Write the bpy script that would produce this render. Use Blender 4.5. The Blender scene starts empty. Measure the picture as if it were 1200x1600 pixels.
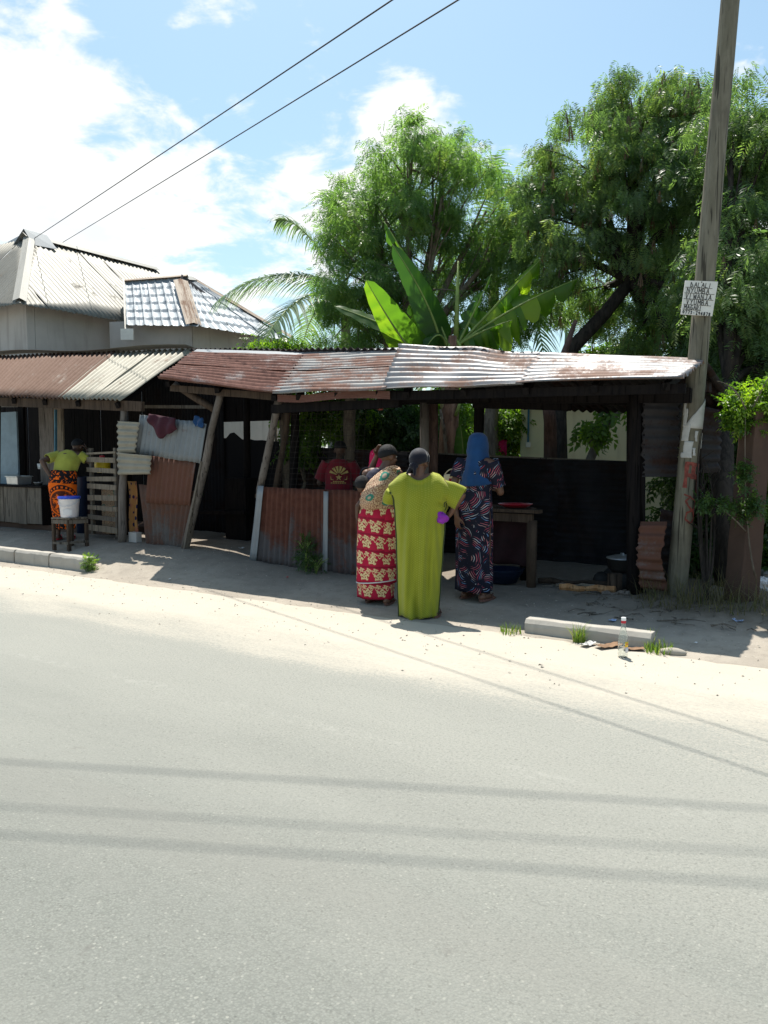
import bpy, bmesh, math, random
import numpy as np
from mathutils import Vector, Matrix, noise as mnoise
R = math.radians
rng = random.Random(7)
nrg = np.random.default_rng(11)
SC = bpy.context.scene
COL = SC.collection

# ------------------------------------------------------------------ camera, sky, sun, exposure
CAM_H = 1.55
PITCH = R(4.24)
cam_data = bpy.data.cameras.new('camera')
cam_data.sensor_width = 36.0
cam_data.lens = 27.0
cam_data.clip_start = 0.05
cam_data.clip_end = 2000
cam = bpy.data.objects.new('camera', cam_data)
cam.location = (0, 0, CAM_H)
cam.rotation_euler = (math.pi / 2 - PITCH, 0, 0)
COL.objects.link(cam)
SC.camera = cam

SUN_EL = R(67)
SUN_DIR = Vector((-0.15 * math.cos(SUN_EL), 0.9887 * math.cos(SUN_EL), math.sin(SUN_EL))).normalized()
sun = bpy.data.lights.new('sun', 'SUN')
sun.energy = 5.0
sun.angle = R(0.53)
sun.color = (1.0, 0.95, 0.87)
sun_o = bpy.data.objects.new('sun', sun)
sun_o.rotation_euler = (-SUN_DIR).to_track_quat('-Z', 'Y').to_euler()
sun_o.location = (0, 0, 30)
COL.objects.link(sun_o)

SC.view_settings.view_transform = 'Standard'
SC.view_settings.look = 'None'
SC.view_settings.gamma = 1.0
SC.view_settings.use_curve_mapping = False
SC.view_settings.exposure = 0.62
SC.render.engine = 'CYCLES'
SC.cycles.max_bounces = 6
SC.cycles.diffuse_bounces = 4
SC.cycles.transparent_max_bounces = 12

# ------------------------------------------------------------------ node helpers
class S:
    """a scalar socket with arithmetic that makes Math nodes"""
    def __init__(s, nt, k): s.nt, s.k = nt, k
    def m(s, op, *a, clamp=False):
        nd = s.nt.nodes.new('ShaderNodeMath'); nd.operation = op; nd.use_clamp = clamp
        for i, v in enumerate((s,) + a):
            if isinstance(v, S): s.nt.links.new(v.k, nd.inputs[i])
            else: nd.inputs[i].default_value = v
        return S(s.nt, nd.outputs[0])
    def __add__(s, o): return s.m('ADD', o)
    __radd__ = __add__
    def __sub__(s, o): return s.m('SUBTRACT', o)
    def __rsub__(s, o): return (s * -1) + o
    def __mul__(s, o): return s.m('MULTIPLY', o)
    __rmul__ = __mul__
    def __truediv__(s, o): return s.m('DIVIDE', o)
    def sin(s): return s.m('SINE')
    def fract(s): return s.m('FRACT')
    def floor(s): return s.m('FLOOR')
    def abs(s): return s.m('ABSOLUTE')
    def sqrt(s): return s.m('SQRT')
    def gt(s, o): return s.m('GREATER_THAN', o)
    def lt(s, o): return s.m('LESS_THAN', o)
    def max(s, o): return s.m('MAXIMUM', o)
    def min(s, o): return s.m('MINIMUM', o)
    def atan2(s, o): return s.m('ARCTAN2', o)
    def ss(s, a, b):
        nd = s.nt.nodes.new('ShaderNodeMapRange'); nd.interpolation_type = 'SMOOTHSTEP'
        s.nt.links.new(s.k, nd.inputs[0]); nd.inputs[1].default_value = a; nd.inputs[2].default_value = b
        return S(s.nt, nd.outputs[0])

class Mat:
    def __init__(s, name, world=False):
        s.mat = bpy.data.materials.new(name); s.mat.use_nodes = True
        s.nt = s.mat.node_tree; s.nt.nodes.clear()
        s.out = s.nt.nodes.new('ShaderNodeOutputMaterial')
    def n(s, t, **kw):
        nd = s.nt.nodes.new(t)
        for k, v in kw.items(): setattr(nd, k, v)
        return nd
    def ln(s, a, b): s.nt.links.new(a.k if isinstance(a, S) else a, b)
    def put(s, sock, v):
        if isinstance(v, S): s.nt.links.new(v.k, sock)
        elif hasattr(v, 'node'): s.nt.links.new(v, sock)
        elif isinstance(v, (tuple, list)) and sock.type == 'RGBA': sock.default_value = tuple(v)[:3] + (1,)
        else: sock.default_value = v
    def coord(s, which='Object'):
        if which == 'World':
            return s.n('ShaderNodeNewGeometry').outputs['Position']
        return s.n('ShaderNodeTexCoord').outputs[which]
    def xyz(s, vec):
        nd = s.n('ShaderNodeSeparateXYZ'); s.ln(vec, nd.inputs[0])
        return [S(s.nt, o) for o in nd.outputs]
    def comb(s, x=0, y=0, z=0):
        nd = s.n('ShaderNodeCombineXYZ')
        for i, v in enumerate((x, y, z)): s.put(nd.inputs[i], v)
        return nd.outputs[0]
    def scale(s, vec, sc):
        nd = s.n('ShaderNodeMapping'); s.ln(vec, nd.inputs[0])
        nd.inputs['Scale'].default_value = sc if isinstance(sc, (tuple, list)) else (sc,) * 3
        return nd.outputs[0]
    def noise(s, vec, scale=5, detail=4, rough=.55, dist=0.0, color=False):
        nd = s.n('ShaderNodeTexNoise'); s.ln(vec, nd.inputs['Vector'])
        nd.inputs['Scale'].default_value = scale; nd.inputs['Detail'].default_value = detail
        nd.inputs['Roughness'].default_value = rough; nd.inputs['Distortion'].default_value = dist
        return nd.outputs['Color'] if color else S(s.nt, nd.outputs[0])
    def voro(s, vec, scale=5, feature='F1', rand=1.0):
        nd = s.n('ShaderNodeTexVoronoi'); nd.feature = feature; s.ln(vec, nd.inputs['Vector'])
        nd.inputs['Scale'].default_value = scale; nd.inputs['Randomness'].default_value = rand
        return nd
    def mix(s, f, a, b, blend='MIX'):
        nd = s.n('ShaderNodeMix'); nd.data_type = 'RGBA'; nd.blend_type = blend; nd.clamp_factor = True
        s.put(nd.inputs[0], f); s.put(nd.inputs[6], a); s.put(nd.inputs[7], b)
        return nd.outputs[2]
    def ramp(s, f, stops, interp='LINEAR'):
        nd = s.n('ShaderNodeValToRGB'); nd.color_ramp.interpolation = interp
        e = nd.color_ramp.elements
        while len(e) < len(stops): e.new(.5)
        for i, (p, c) in enumerate(stops):
            e[i].position = p; e[i].color = tuple(c)[:3] + (1,)
        s.put(nd.inputs[0], f); return nd.outputs[0]
    def attr(s, name):
        nd = s.n('ShaderNodeAttribute'); nd.attribute_name = name
        return S(s.nt, nd.outputs['Fac'])
    def rand(s):
        return S(s.nt, s.n('ShaderNodeObjectInfo').outputs['Random'])
    def bump(s, h, strength=.4, dist=.01):
        nd = s.n('ShaderNodeBump'); s.put(nd.inputs['Height'], h)
        nd.inputs['Strength'].default_value = strength; nd.inputs['Distance'].default_value = dist
        return nd.outputs[0]
    def pbr(s, base, rough=.7, metal=0.0, normal=None, spec=.4, trans=0.0, sheen=0.0):
        p = s.n('ShaderNodeBsdfPrincipled')
        s.put(p.inputs['Base Color'], base); s.put(p.inputs['Roughness'], rough); s.put(p.inputs['Metallic'], metal)
        p.inputs['Specular IOR Level'].default_value = spec
        if sheen: p.inputs['Sheen Weight'].default_value = sheen
        if trans: p.inputs['Transmission Weight'].default_value = trans
        if normal is not None: s.ln(normal, p.inputs['Normal'])
        s.p = p
        s.ln(p.outputs[0], s.out.inputs[0]); return s.mat

# ------------------------------------------------------------------ sky with broken cloud
F_ = Vector((0, math.cos(PITCH), -math.sin(PITCH))); U_ = Vector((0, math.sin(PITCH), math.cos(PITCH)))
def ray(px, py):
    return Vector(((px - 600) / 1200, 0, 0)) + F_ + U_ * ((800 - py) / 1200)

def build_world():
    w = bpy.data.worlds.new('World'); SC.world = w; w.use_nodes = True
    nt = w.node_tree; nt.nodes.clear()
    m = Mat.__new__(Mat); m.nt = nt
    out = nt.nodes.new('ShaderNodeOutputWorld'); bg = nt.nodes.new('ShaderNodeBackground')
    nt.links.new(bg.outputs[0], out.inputs[0])
    sky = nt.nodes.new('ShaderNodeTexSky'); sky.sky_type = 'NISHITA'; sky.sun_disc = False
    sky.sun_elevation = SUN_EL; sky.sun_rotation = math.atan2(SUN_DIR.x, SUN_DIR.y)
    sky.air_density = 1.0; sky.dust_density = 1.6; sky.ozone_density = 1.2
    g = nt.nodes.new('ShaderNodeTexCoord').outputs['Generated']
    x, y, z = m.xyz(g)
    den = z.max(0.0) + 0.22
    p = m.comb(x / den, y / den, 0.0)
    big = m.noise(p, 1.7, 7, .58, .25)
    # broken cumulus: the banks stand where the photo shows them, elsewhere the noise alone decides
    bank = None
    for (px, py, rad, wgt) in ((130, 270, .13, .22), (60, 350, .12, .20), (290, 340, .09, .16), (40, 140, .08, .14), (150, 420, .10, .16), (420, 370, .09, .22), (480, 300, .05, .14), (590, 215, .075, .28),
                               (655, 185, .05, .24), (545, 330, .06, .16), (360, 145, .035, .18), (505, 55, .032, .2), (140, 100, .04, .16), (80, 15, .035, .18), (295, 5, .03, .18), (375, 15, .025, .18), (470, 265, .025, .14), (165, 215, .028, -.25), (350, 265, .04, -.12)):
        v = ray(px, py).normalized()
        d = ((x - v.x) * (x - v.x) + (y - v.y) * (y - v.y) + (z - v.z) * (z - v.z)).sqrt()
        k = (1 - d / (rad * 1.7)).max(0.0); k = k * k * (3 - 2 * k) * wgt
        bank = k if bank is None else bank + k
    fine = m.noise(p, 7.0, 6, .6, .4)
    dens = .5 + (big - .5) * 1.25 + bank * .66 + (fine - .5) * .62
    cov = dens.ss(.575, .75)
    body = dens.ss(.68, .9)
    cl = m.mix(body * m.noise(p, 3.2, 4).ss(.42, .62) * .6, (8.6, 8.7, 8.6), (6.6, 7.1, 7.7))
    hz = (1 - z.max(0.0)).m('POWER', 3.0)
    base = m.mix(1.0, sky.outputs[0], (1.24, 1.46, 1.36), 'MULTIPLY')
    base = m.mix(hz * .30, base, (6.4, 7.3, 7.6))
    col = m.mix(cov, base, cl)
    # below the horizon the sky is never seen; keep it a plain ground tone
    col = m.mix(z.ss(-.02, .01), (1.5, 1.4, 1.25), col)
    nt.links.new(col, bg.inputs[0]); bg.inputs[1].default_value = SKY_STR
SKY_STR = 0.085
build_world()

# ------------------------------------------------------------------ street frame and pixel helpers
AZ = R(32.5)
DV = Vector((math.cos(AZ), -math.sin(AZ), 0))      # along the street, to the right and nearer
NV = Vector((math.sin(AZ), math.cos(AZ), 0))       # away from the street, into the stalls
Z = Vector((0, 0, 1))
CP = Vector((0, 0, CAM_H))
def st(s, t, z=0.0): return DV * s + NV * t + Z * z
def S_(p): return p.dot(DV)
def T_(p): return p.dot(NV)
def sm(a, b, x):
    k = min(1, max(0, (x - a) / (b - a))); return k * k * (3 - 2 * k)
def gz(s, t):
    """height of the dirt verge"""
    left = 1 - sm(-8.3, -5.6, s)
    edge = -0.03 + 0.045 * sm(5.5, 6.2, t)
    return edge + (0.09 + 0.10 * left) * sm(6.35, 7.5, t) + left * .06 * sm(6.3, 6.5, t)
def atY(px, py, y):
    r = ray(px, py); return CP + r * (y / r.y)
def T(px, py, t):
    r = ray(px, py); return CP + r * (t / r.dot(NV))
def gp(px, py):
    r = ray(px, py); k = 1.0
    h = lambda k: (CP + r * k).z - gz(S_(CP + r * k), T_(CP + r * k))
    while h(k) > 0 and k < 80: k += .05
    a, b = k - .05, k
    for _ in range(20):
        k = (a + b) / 2
        if h(k) > 0: a = k
        else: b = k
    return CP + r * k
def drop(p, dz=0.0):
    return Vector((p.x, p.y, gz(S_(p), T_(p)) + dz))

# ------------------------------------------------------------------ mesh helpers
class MB:
    def __init__(s): s.v = []; s.f = []; s.uv = {}
    def add(s, vs, fs, uvs=None):
        o = len(s.v); s.v += [tuple(v) for v in vs]; s.f += [tuple(i + o for i in f) for f in fs]
        if uvs is not None:
            for i, u in enumerate(uvs): s.uv[o + i] = u
        return o
    def hexa(s, c): # 8 corners: bottom 4 ccw, top 4 ccw
        s.add(c, [(3, 2, 1, 0), (4, 5, 6, 7), (0, 1, 5, 4), (1, 2, 6, 5), (2, 3, 7, 6), (3, 0, 4, 7)]); return s
    def box(s, c, size, ax=None):
        c = Vector(c); a = ax or (Vector((1, 0, 0)), Vector((0, 1, 0)), Z)
        h = [a[i] * (size[i] / 2) for i in range(3)]
        s.hexa([c - h[0] - h[1] - h[2], c + h[0] - h[1] - h[2], c + h[0] + h[1] - h[2], c - h[0] + h[1] - h[2],
                c - h[0] - h[1] + h[2], c + h[0] - h[1] + h[2], c + h[0] + h[1] + h[2], c - h[0] + h[1] + h[2]]); return s
    def bar(s, a, b, w, h, up=Z, jit=0.0):
        a = Vector(a); b = Vector(b); d = (b - a).normalized()
        if abs(d.dot(up)) > .95: up = NV
        x = d.cross(up).normalized(); y = x.cross(d)
        if jit:
            n = max(2, int((b - a).length / .25)); ring = []
            for i in range(n + 1):
                p = a.lerp(b, i / n); ww = w * (1 + rng.uniform(-jit, jit)); hh = h * (1 + rng.uniform(-jit, jit))
                p = p + x * rng.uniform(-jit, jit) * w * .5 + y * rng.uniform(-jit, jit) * h * .5
                ring += [p - x * ww / 2 - y * hh / 2, p + x * ww / 2 - y * hh / 2, p + x * ww / 2 + y * hh / 2, p - x * ww / 2 + y * hh / 2]
            fs = [(0, 1, 2, 3), tuple(4 * n + k for k in (3, 2, 1, 0))]
            for i in range(n):
                for k in range(4): fs.append((4 * i + k, 4 * i + 4 + k, 4 * i + 4 + (k + 1) % 4, 4 * i + (k + 1) % 4))
            s.add(ring, fs)
        else:
            s.hexa([a - x * w / 2 - y * h / 2, a + x * w / 2 - y * h / 2, b + x * w / 2 - y * h / 2, b - x * w / 2 - y * h / 2,
                    a - x * w / 2 + y * h / 2, a + x * w / 2 + y * h / 2, b + x * w / 2 + y * h / 2, b - x * w / 2 + y * h / 2])
        return s
    def tube(s, pts, rad, seg=8, cap=True, wob=0.0):
        pts = [Vector(p) for p in pts]; n = len(pts)
        if not isinstance(rad, (list, tuple)): rad = [rad] * n
        d0 = (pts[1] - pts[0]).normalized(); up = Z if abs(d0.z) < .9 else Vector((1, 0, 0))
        x = d0.cross(up).normalized(); vs = []; uv = []; L = 0
        for i, p in enumerate(pts):
            d = (pts[min(i + 1, n - 1)] - pts[max(i - 1, 0)]).normalized()
            x = (x - d * x.dot(d)).normalized(); y = d.cross(x)
            if i: L += (p - pts[i - 1]).length
            for k in range(seg):
                a = 2 * math.pi * k / seg; r = rad[i]
                if wob: r *= 1 + wob * mnoise.noise((p.x * 3 + math.cos(a), p.y * 3 + math.sin(a), p.z * 1.2))
                vs.append(p + x * math.cos(a) * r + y * math.sin(a) * r); uv.append((a * rad[i], L))
        fs = []
        for i in range(n - 1):
            for k in range(seg):
                fs.append((i * seg + k, i * seg + (k + 1) % seg, (i + 1) * seg + (k + 1) % seg, (i + 1) * seg + k))
        if cap: fs += [tuple(range(seg - 1, -1, -1)), tuple((n - 1) * seg + k for k in range(seg))]
        s.add(vs, fs, uv); return s
    def capsule(s, a, b, r0, r1, seg=10):
        a = Vector(a); b = Vector(b); d = (b - a); L = d.length
        d = d / L if L > 1e-6 else Z.copy()
        pts = []; rad = []
        for k in (1.0, .87, .5): pts.append(a - d * r0 * k); rad.append(r0 * math.sqrt(max(1e-4, 1 - k * k)))
        pts.append(a); rad.append(r0); pts.append(b); rad.append(r1)
        for k in (.5, .87, 1.0): pts.append(b + d * r1 * k); rad.append(r1 * math.sqrt(max(1e-4, 1 - k * k)))
        return s.tube(pts, rad, seg)
    def ell(s, c, r, seg=14, rings=9, rot=None):
        c = Vector(c); vs = []; fs = []
        for i in range(rings + 1):
            ph = math.pi * i / rings
            for k in range(seg):
                a = 2 * math.pi * k / seg
                v = Vector((r[0] * math.sin(ph) * math.cos(a), r[1] * math.sin(ph) * math.sin(a), r[2] * math.cos(ph)))
                if i in (0, rings): v = Vector((1e-4 * math.cos(a), 1e-4 * math.sin(a), v.z))
                vs.append(c + (rot @ v if rot else v))
        for i in range(rings):
            for k in range(seg): fs.append((i * seg + k, (i + 1) * seg + k, (i + 1) * seg + (k + 1) % seg, i * seg + (k + 1) % seg))
        fs += [tuple(range(seg)), tuple(rings * seg + k for k in range(seg - 1, -1, -1))]
        s.add(vs, fs); return s
    def grid(s, P, nu, nv, uvf=None, closed=False):
        vs = []; uv = []
        for j in range(nv + 1):
            for i in range(nu + (0 if closed else 1)):
                vs.append(P(i / nu, j / nv)); uv.append(uvf(i / nu, j / nv) if uvf else (i / nu, j / nv))
        w = nu if closed else nu + 1; fs = []
        for j in range(nv):
            for i in range(nu):
                i2 = (i + 1) % w; fs.append((j * w + i, j * w + i2, (j + 1) * w + i2, (j + 1) * w + i))
        s.add(vs, fs, uv); return s
    def lathe(s, prof, c=(0, 0, 0), seg=20):
        c = Vector(c); n = len(prof); vs = []; fs = []
        for r, z in prof:
            for k in range(seg):
                a = 2 * math.pi * k / seg; vs.append(c + Vector((r * math.cos(a), r * math.sin(a), z)))
        for i in range(n - 1):
            for k in range(seg): fs.append((i * seg + k, i * seg + (k + 1) % seg, (i + 1) * seg + (k + 1) % seg, (i + 1) * seg + k))
        s.add(vs, fs); return s
    def mesh(s, name, smooth=False):
        me = bpy.data.meshes.new(name); me.from_pydata(s.v, [], s.f)
        if s.uv:
            ul = me.uv_layers.new(name='UVMap'); idx = np.empty(len(me.loops), dtype=np.int32)
            me.loops.foreach_get('vertex_index', idx)
            tab = np.zeros((len(s.v), 2), dtype=np.float32)
            for k, u in s.uv.items(): tab[k] = u
            ul.data.foreach_set('uv', tab[idx].ravel())
        if smooth: me.polygons.foreach_set('use_smooth', [True] * len(me.polygons))
        me.update(); return me

def tag(o, label=None, cat=None, group=None, kind=None):
    if label: o['label'] = label
    if cat: o['category'] = cat
    if group: o['group'] = group
    if kind: o['kind'] = kind
    return o
def put(name, mb, mat, parent=None, smooth=False, local=False, solid=0.0, bevel=0.0):
    me = mb if isinstance(mb, bpy.types.Mesh) else mb.mesh(name, smooth)
    o = bpy.data.objects.new(name, me); COL.objects.link(o)
    if mat is not None and not me.materials: me.materials.append(mat)
    if parent is not None:
        o.parent = parent
        if not local: o.matrix_parent_inverse = world_of(parent).inverted()
    if solid:
        md = o.modifiers.new('solid', 'SOLIDIFY'); md.thickness = solid; md.offset = 0
    if bevel:
        md = o.modifiers.new('bevel', 'BEVEL'); md.width = bevel; md.segments = 2; md.limit_method = 'ANGLE'
    return o
def world_of(o):
    m = Matrix.Translation(o.location) @ o.rotation_euler.to_matrix().to_4x4()
    if o.parent is not None: m = world_of(o.parent) @ o.matrix_parent_inverse @ m
    return m
def thing(name, label, cat, loc=(0, 0, 0), rz=0.0, group=None):
    o = bpy.data.objects.new(name, None); COL.objects.link(o); o.empty_display_size = .1
    o.location = loc; o.rotation_euler = (0, 0, rz); tag(o, label, cat, group); return o
def fast_mesh(name, V, F, tint=None, smooth=False, uv=None):
    """V (n,3), F (m,k) all faces of k corners"""
    me = bpy.data.meshes.new(name); n, (m, k) = len(V), F.shape
    me.vertices.add(n); me.vertices.foreach_set('co', V.astype(np.float32).ravel())
    me.loops.add(m * k); me.loops.foreach_set('vertex_index', F.astype(np.int32).ravel())
    me.polygons.add(m); me.polygons.foreach_set('loop_start', np.arange(0, m * k, k, dtype=np.int32))
    me.polygons.foreach_set('loop_total', np.full(m, k, dtype=np.int32))
    if tint is not None:
        a = me.attributes.new('tint', 'FLOAT', 'POINT'); a.data.foreach_set('value', tint.astype(np.float32))
    if smooth: me.polygons.foreach_set('use_smooth', np.ones(m, dtype=bool))
    me.update(calc_edges=True); return me
def bil(p00, p10, p01, p11):
    p00, p10, p01, p11 = map(Vector, (p00, p10, p01, p11))
    return lambda u, v: p00.lerp(p10, u).lerp(p01.lerp(p11, u), v)
def corr(name, P, mat, parent=None, pitch=.076, amp=.009, nv=6, warp=.012, jag=.006, seed=0, lift=0.0, solid=.0025, per=6, top=None):
    """corrugated sheet: ribs run along v; P(u,v) gives the flat surface; top(u) trims the far end"""
    L = (P(1, .5) - P(0, .5)).length; W = (P(.5, 1) - P(.5, 0)).length
    nu = max(6, int(round(L / pitch * per)))
    sd = Vector((seed * 3.7, seed * 1.3, seed * 7.1))
    def Q(u, v):
        k = top(u) if top else 1.0
        vv = v * k
        vv += (jag * mnoise.noise(Vector((u * L * 7, v * 3, 0)) + sd) + jag * .8 * mnoise.noise(Vector((u * L * 40, v * 9, 4)) + sd)) / max(W, .1) * (1 if v in (0, 1) else 0)
        p = P(u, vv); e = 1e-3
        nn = (P(min(1, u + e), vv) - P(max(0, u - e), vv)).cross(P(u, vv + e) - P(u, vv - e))
        nn = nn.normalized() if nn.length > 1e-12 else Z
        w = warp * mnoise.noise(Vector((u * L * 1.3, v * W * 1.1, 9)) + sd) + warp * .4 * mnoise.noise(Vector((u * L * 5, v * W * 2.5, 2)) + sd)
        a = amp * (1 + .35 * mnoise.noise(Vector((u * L * 2, v * W * 2, 5)) + sd))
        return p + nn * (a * math.sin(2 * math.pi * u * L / pitch + seed) + w + lift)
    mb = MB(); mb.grid(Q, nu, nv, lambda u, v: (u * L, v * W * (top(u) if top else 1)))
    return put(name, mb, mat, parent, smooth=True, solid=solid)
def split(name, P, n, mats, parent, lap=.03, seed=0, labels=None, **kw):
    out = []
    for i in range(n):
        a = max(0, i / n - lap / 2); b = min(1, (i + 1) / n + lap / 2)
        sh = rng.uniform(-.012, .012)
        Pi = lambda u, v, a=a, b=b, sh=sh: P(a + (b - a) * u, v + sh)
        o = corr(name, Pi, mats[i % len(mats)], parent, seed=seed + i, lift=(i % 2) * .006, **kw)
        if labels and labels[i]: o['label'] = labels[i]
        out.append(o)
    return out
# ------------------------------------------------------------------ materials
def tin(name, galv, rust, amount=.5, low=0.0, rough=.5, rust2=(.12, .055, .035), metal=.25, spec=.35):
    """weathered corrugated sheet: zinc, blotches and runs of rust along the ribs"""
    m = Mat(name); uv = m.coord('UV'); u, v, _ = m.xyz(uv)
    off = m.rand() * 37.0
    p = m.comb(u + off, v + off * 1.7, off)
    blot = m.noise(p, 1.6, 6, .62, .3)
    run = m.noise(m.comb((u + off) * 13.0, (v + off) * .9, 0.0), 1.0, 5, .6)
    fine = m.noise(p, 38, 4, .6)
    e = blot * .62 + run * .28 + fine * .16 + (low * v if low else 0.0)
    k = e.ss(.74 - amount * .5, .84 - amount * .42)
    spot = m.noise(p, 9, 3, .5).ss(.66, .72)
    g = m.mix(m.noise(p, 5, 5, .6), tuple(c * .72 for c in galv), tuple(min(.8, c * 1.2) for c in galv))
    g = m.mix(m.noise(m.comb((u + off) * 21, (v + off) * 1.6, 0), 1, 4).ss(.55, .75) * .5, g, tuple(c * .5 for c in galv))
    rr = m.mix(m.noise(p, 11, 5, .65).ss(.3, .7), rust2, rust)
    col = m.mix(k, g, rr); col = m.mix(spot * .35, col, rust2)
    lay = (k * .35 + .38) + (fine - .5) * .2
    return m.pbr(col, lay if rough is None else (k * .3 + rough), (1 - k) * metal, m.bump(fine * .6 + k * .6, .25, .003), spec)

def wood(name, c1, c2, ring=14.0, rough=.8, axis='Object', dirt=(.06, .05, .04), spec=.2):
    m = Mat(name); o = m.coord('Object'); off = m.rand() * 20.0
    x, y, z = m.xyz(o)
    p = m.comb(x + off, y + off, z * .12 + off)
    gr = m.noise(p, ring, 6, .65, 1.2); fi = m.noise(p, ring * 5, 3, .6)
    bl = m.noise(m.comb(x + off, y, z), 2.3, 4)
    col = m.mix(gr.ss(.3, .7), c1, c2); col = m.mix(fi.ss(.55, .75) * .5, col, dirt)
    col = m.mix(bl.ss(.5, .75) * .45, col, dirt)
    ck = m.noise(m.comb(x + off, y + off, z * .05 + off), ring * 2.6, 2, .5, .8).ss(.60, .66)
    col = m.mix(ck * .75, col, tuple(k * .25 for k in dirt))
    return m.pbr(col, rough, 0, m.bump(gr + fi * .5, .5, .006), spec)

def plain(name, col, rough=.6, spec=.4, metal=0.0, var=.25, sc=6.0, bump=.15):
    m = Mat(name); o = m.coord('Object'); off = m.rand() * 9
    n1 = m.noise(o, sc, 5, .6); n2 = m.noise(o, sc * 9, 3, .6)
    c = m.mix(n1.ss(.25, .75), tuple(k * (1 - var) for k in col), tuple(min(.9, k * (1 + var * .7)) for k in col))
    return m.pbr(c, rough, metal, m.bump(n2, bump, .003), spec)

def plaster(name, col, dirt, sc=1.2):
    m = Mat(name); o = m.coord('Object'); x, y, z = m.xyz(o)
    a = m.noise(o, sc, 6, .6); b = m.noise(m.comb(x * 3, y * 3, z * .35), 1.6, 5, .6); f = m.noise(o, 45, 3)
    c = m.mix(a.ss(.3, .75), col, tuple(k * .8 for k in col)); c = m.mix(b.ss(.52, .75) * .55, c, dirt)
    return m.pbr(c, .9, 0, m.bump(f * .5 + a, .3, .006), .2)

def leafmat(name, a, b, trans=.45, gloss=.42, c=None):
    """leaf: colour by the leaf's own tint, light shining through"""
    m = Mat(name); t = m.attr('tint')
    stops = [(0, a), (1, b)] if c is None else [(0, a), (.72, b), (.95, c)]
    col = m.ramp(t, stops)
    p = m.n('ShaderNodeBsdfPrincipled'); m.put(p.inputs['Base Color'], col); p.inputs['Roughness'].default_value = gloss
    p.inputs['Specular IOR Level'].default_value = .45
    tr = m.n('ShaderNodeBsdfTranslucent')
    bright = m.mix(1.0, col, (1.75, 1.95, .8), 'MULTIPLY'); m.put(tr.inputs['Color'], bright)
    mx = m.n('ShaderNodeMixShader'); mx.inputs[0].default_value = trans
    m.ln(p.outputs[0], mx.inputs[1]); m.ln(tr.outputs[0], mx.inputs[2]); m.ln(mx.outputs[0], m.out.inputs[0])
    return m.mat

def bark(name, c1, c2, sc=18):
    m = Mat(name); o = m.coord('Object'); x, y, z = m.xyz(o)
    n1 = m.noise(m.comb(x, y, z * .3), sc, 6, .65, .6); n2 = m.noise(o, 2.5, 4)
    c = m.mix(n1.ss(.35, .65), c1, c2); c = m.mix(n2.ss(.5, .7) * .5, c, tuple(k * .5 for k in c1))
    return m.pbr(c, .9, 0, m.bump(n1, .8, .012), .2)

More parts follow.
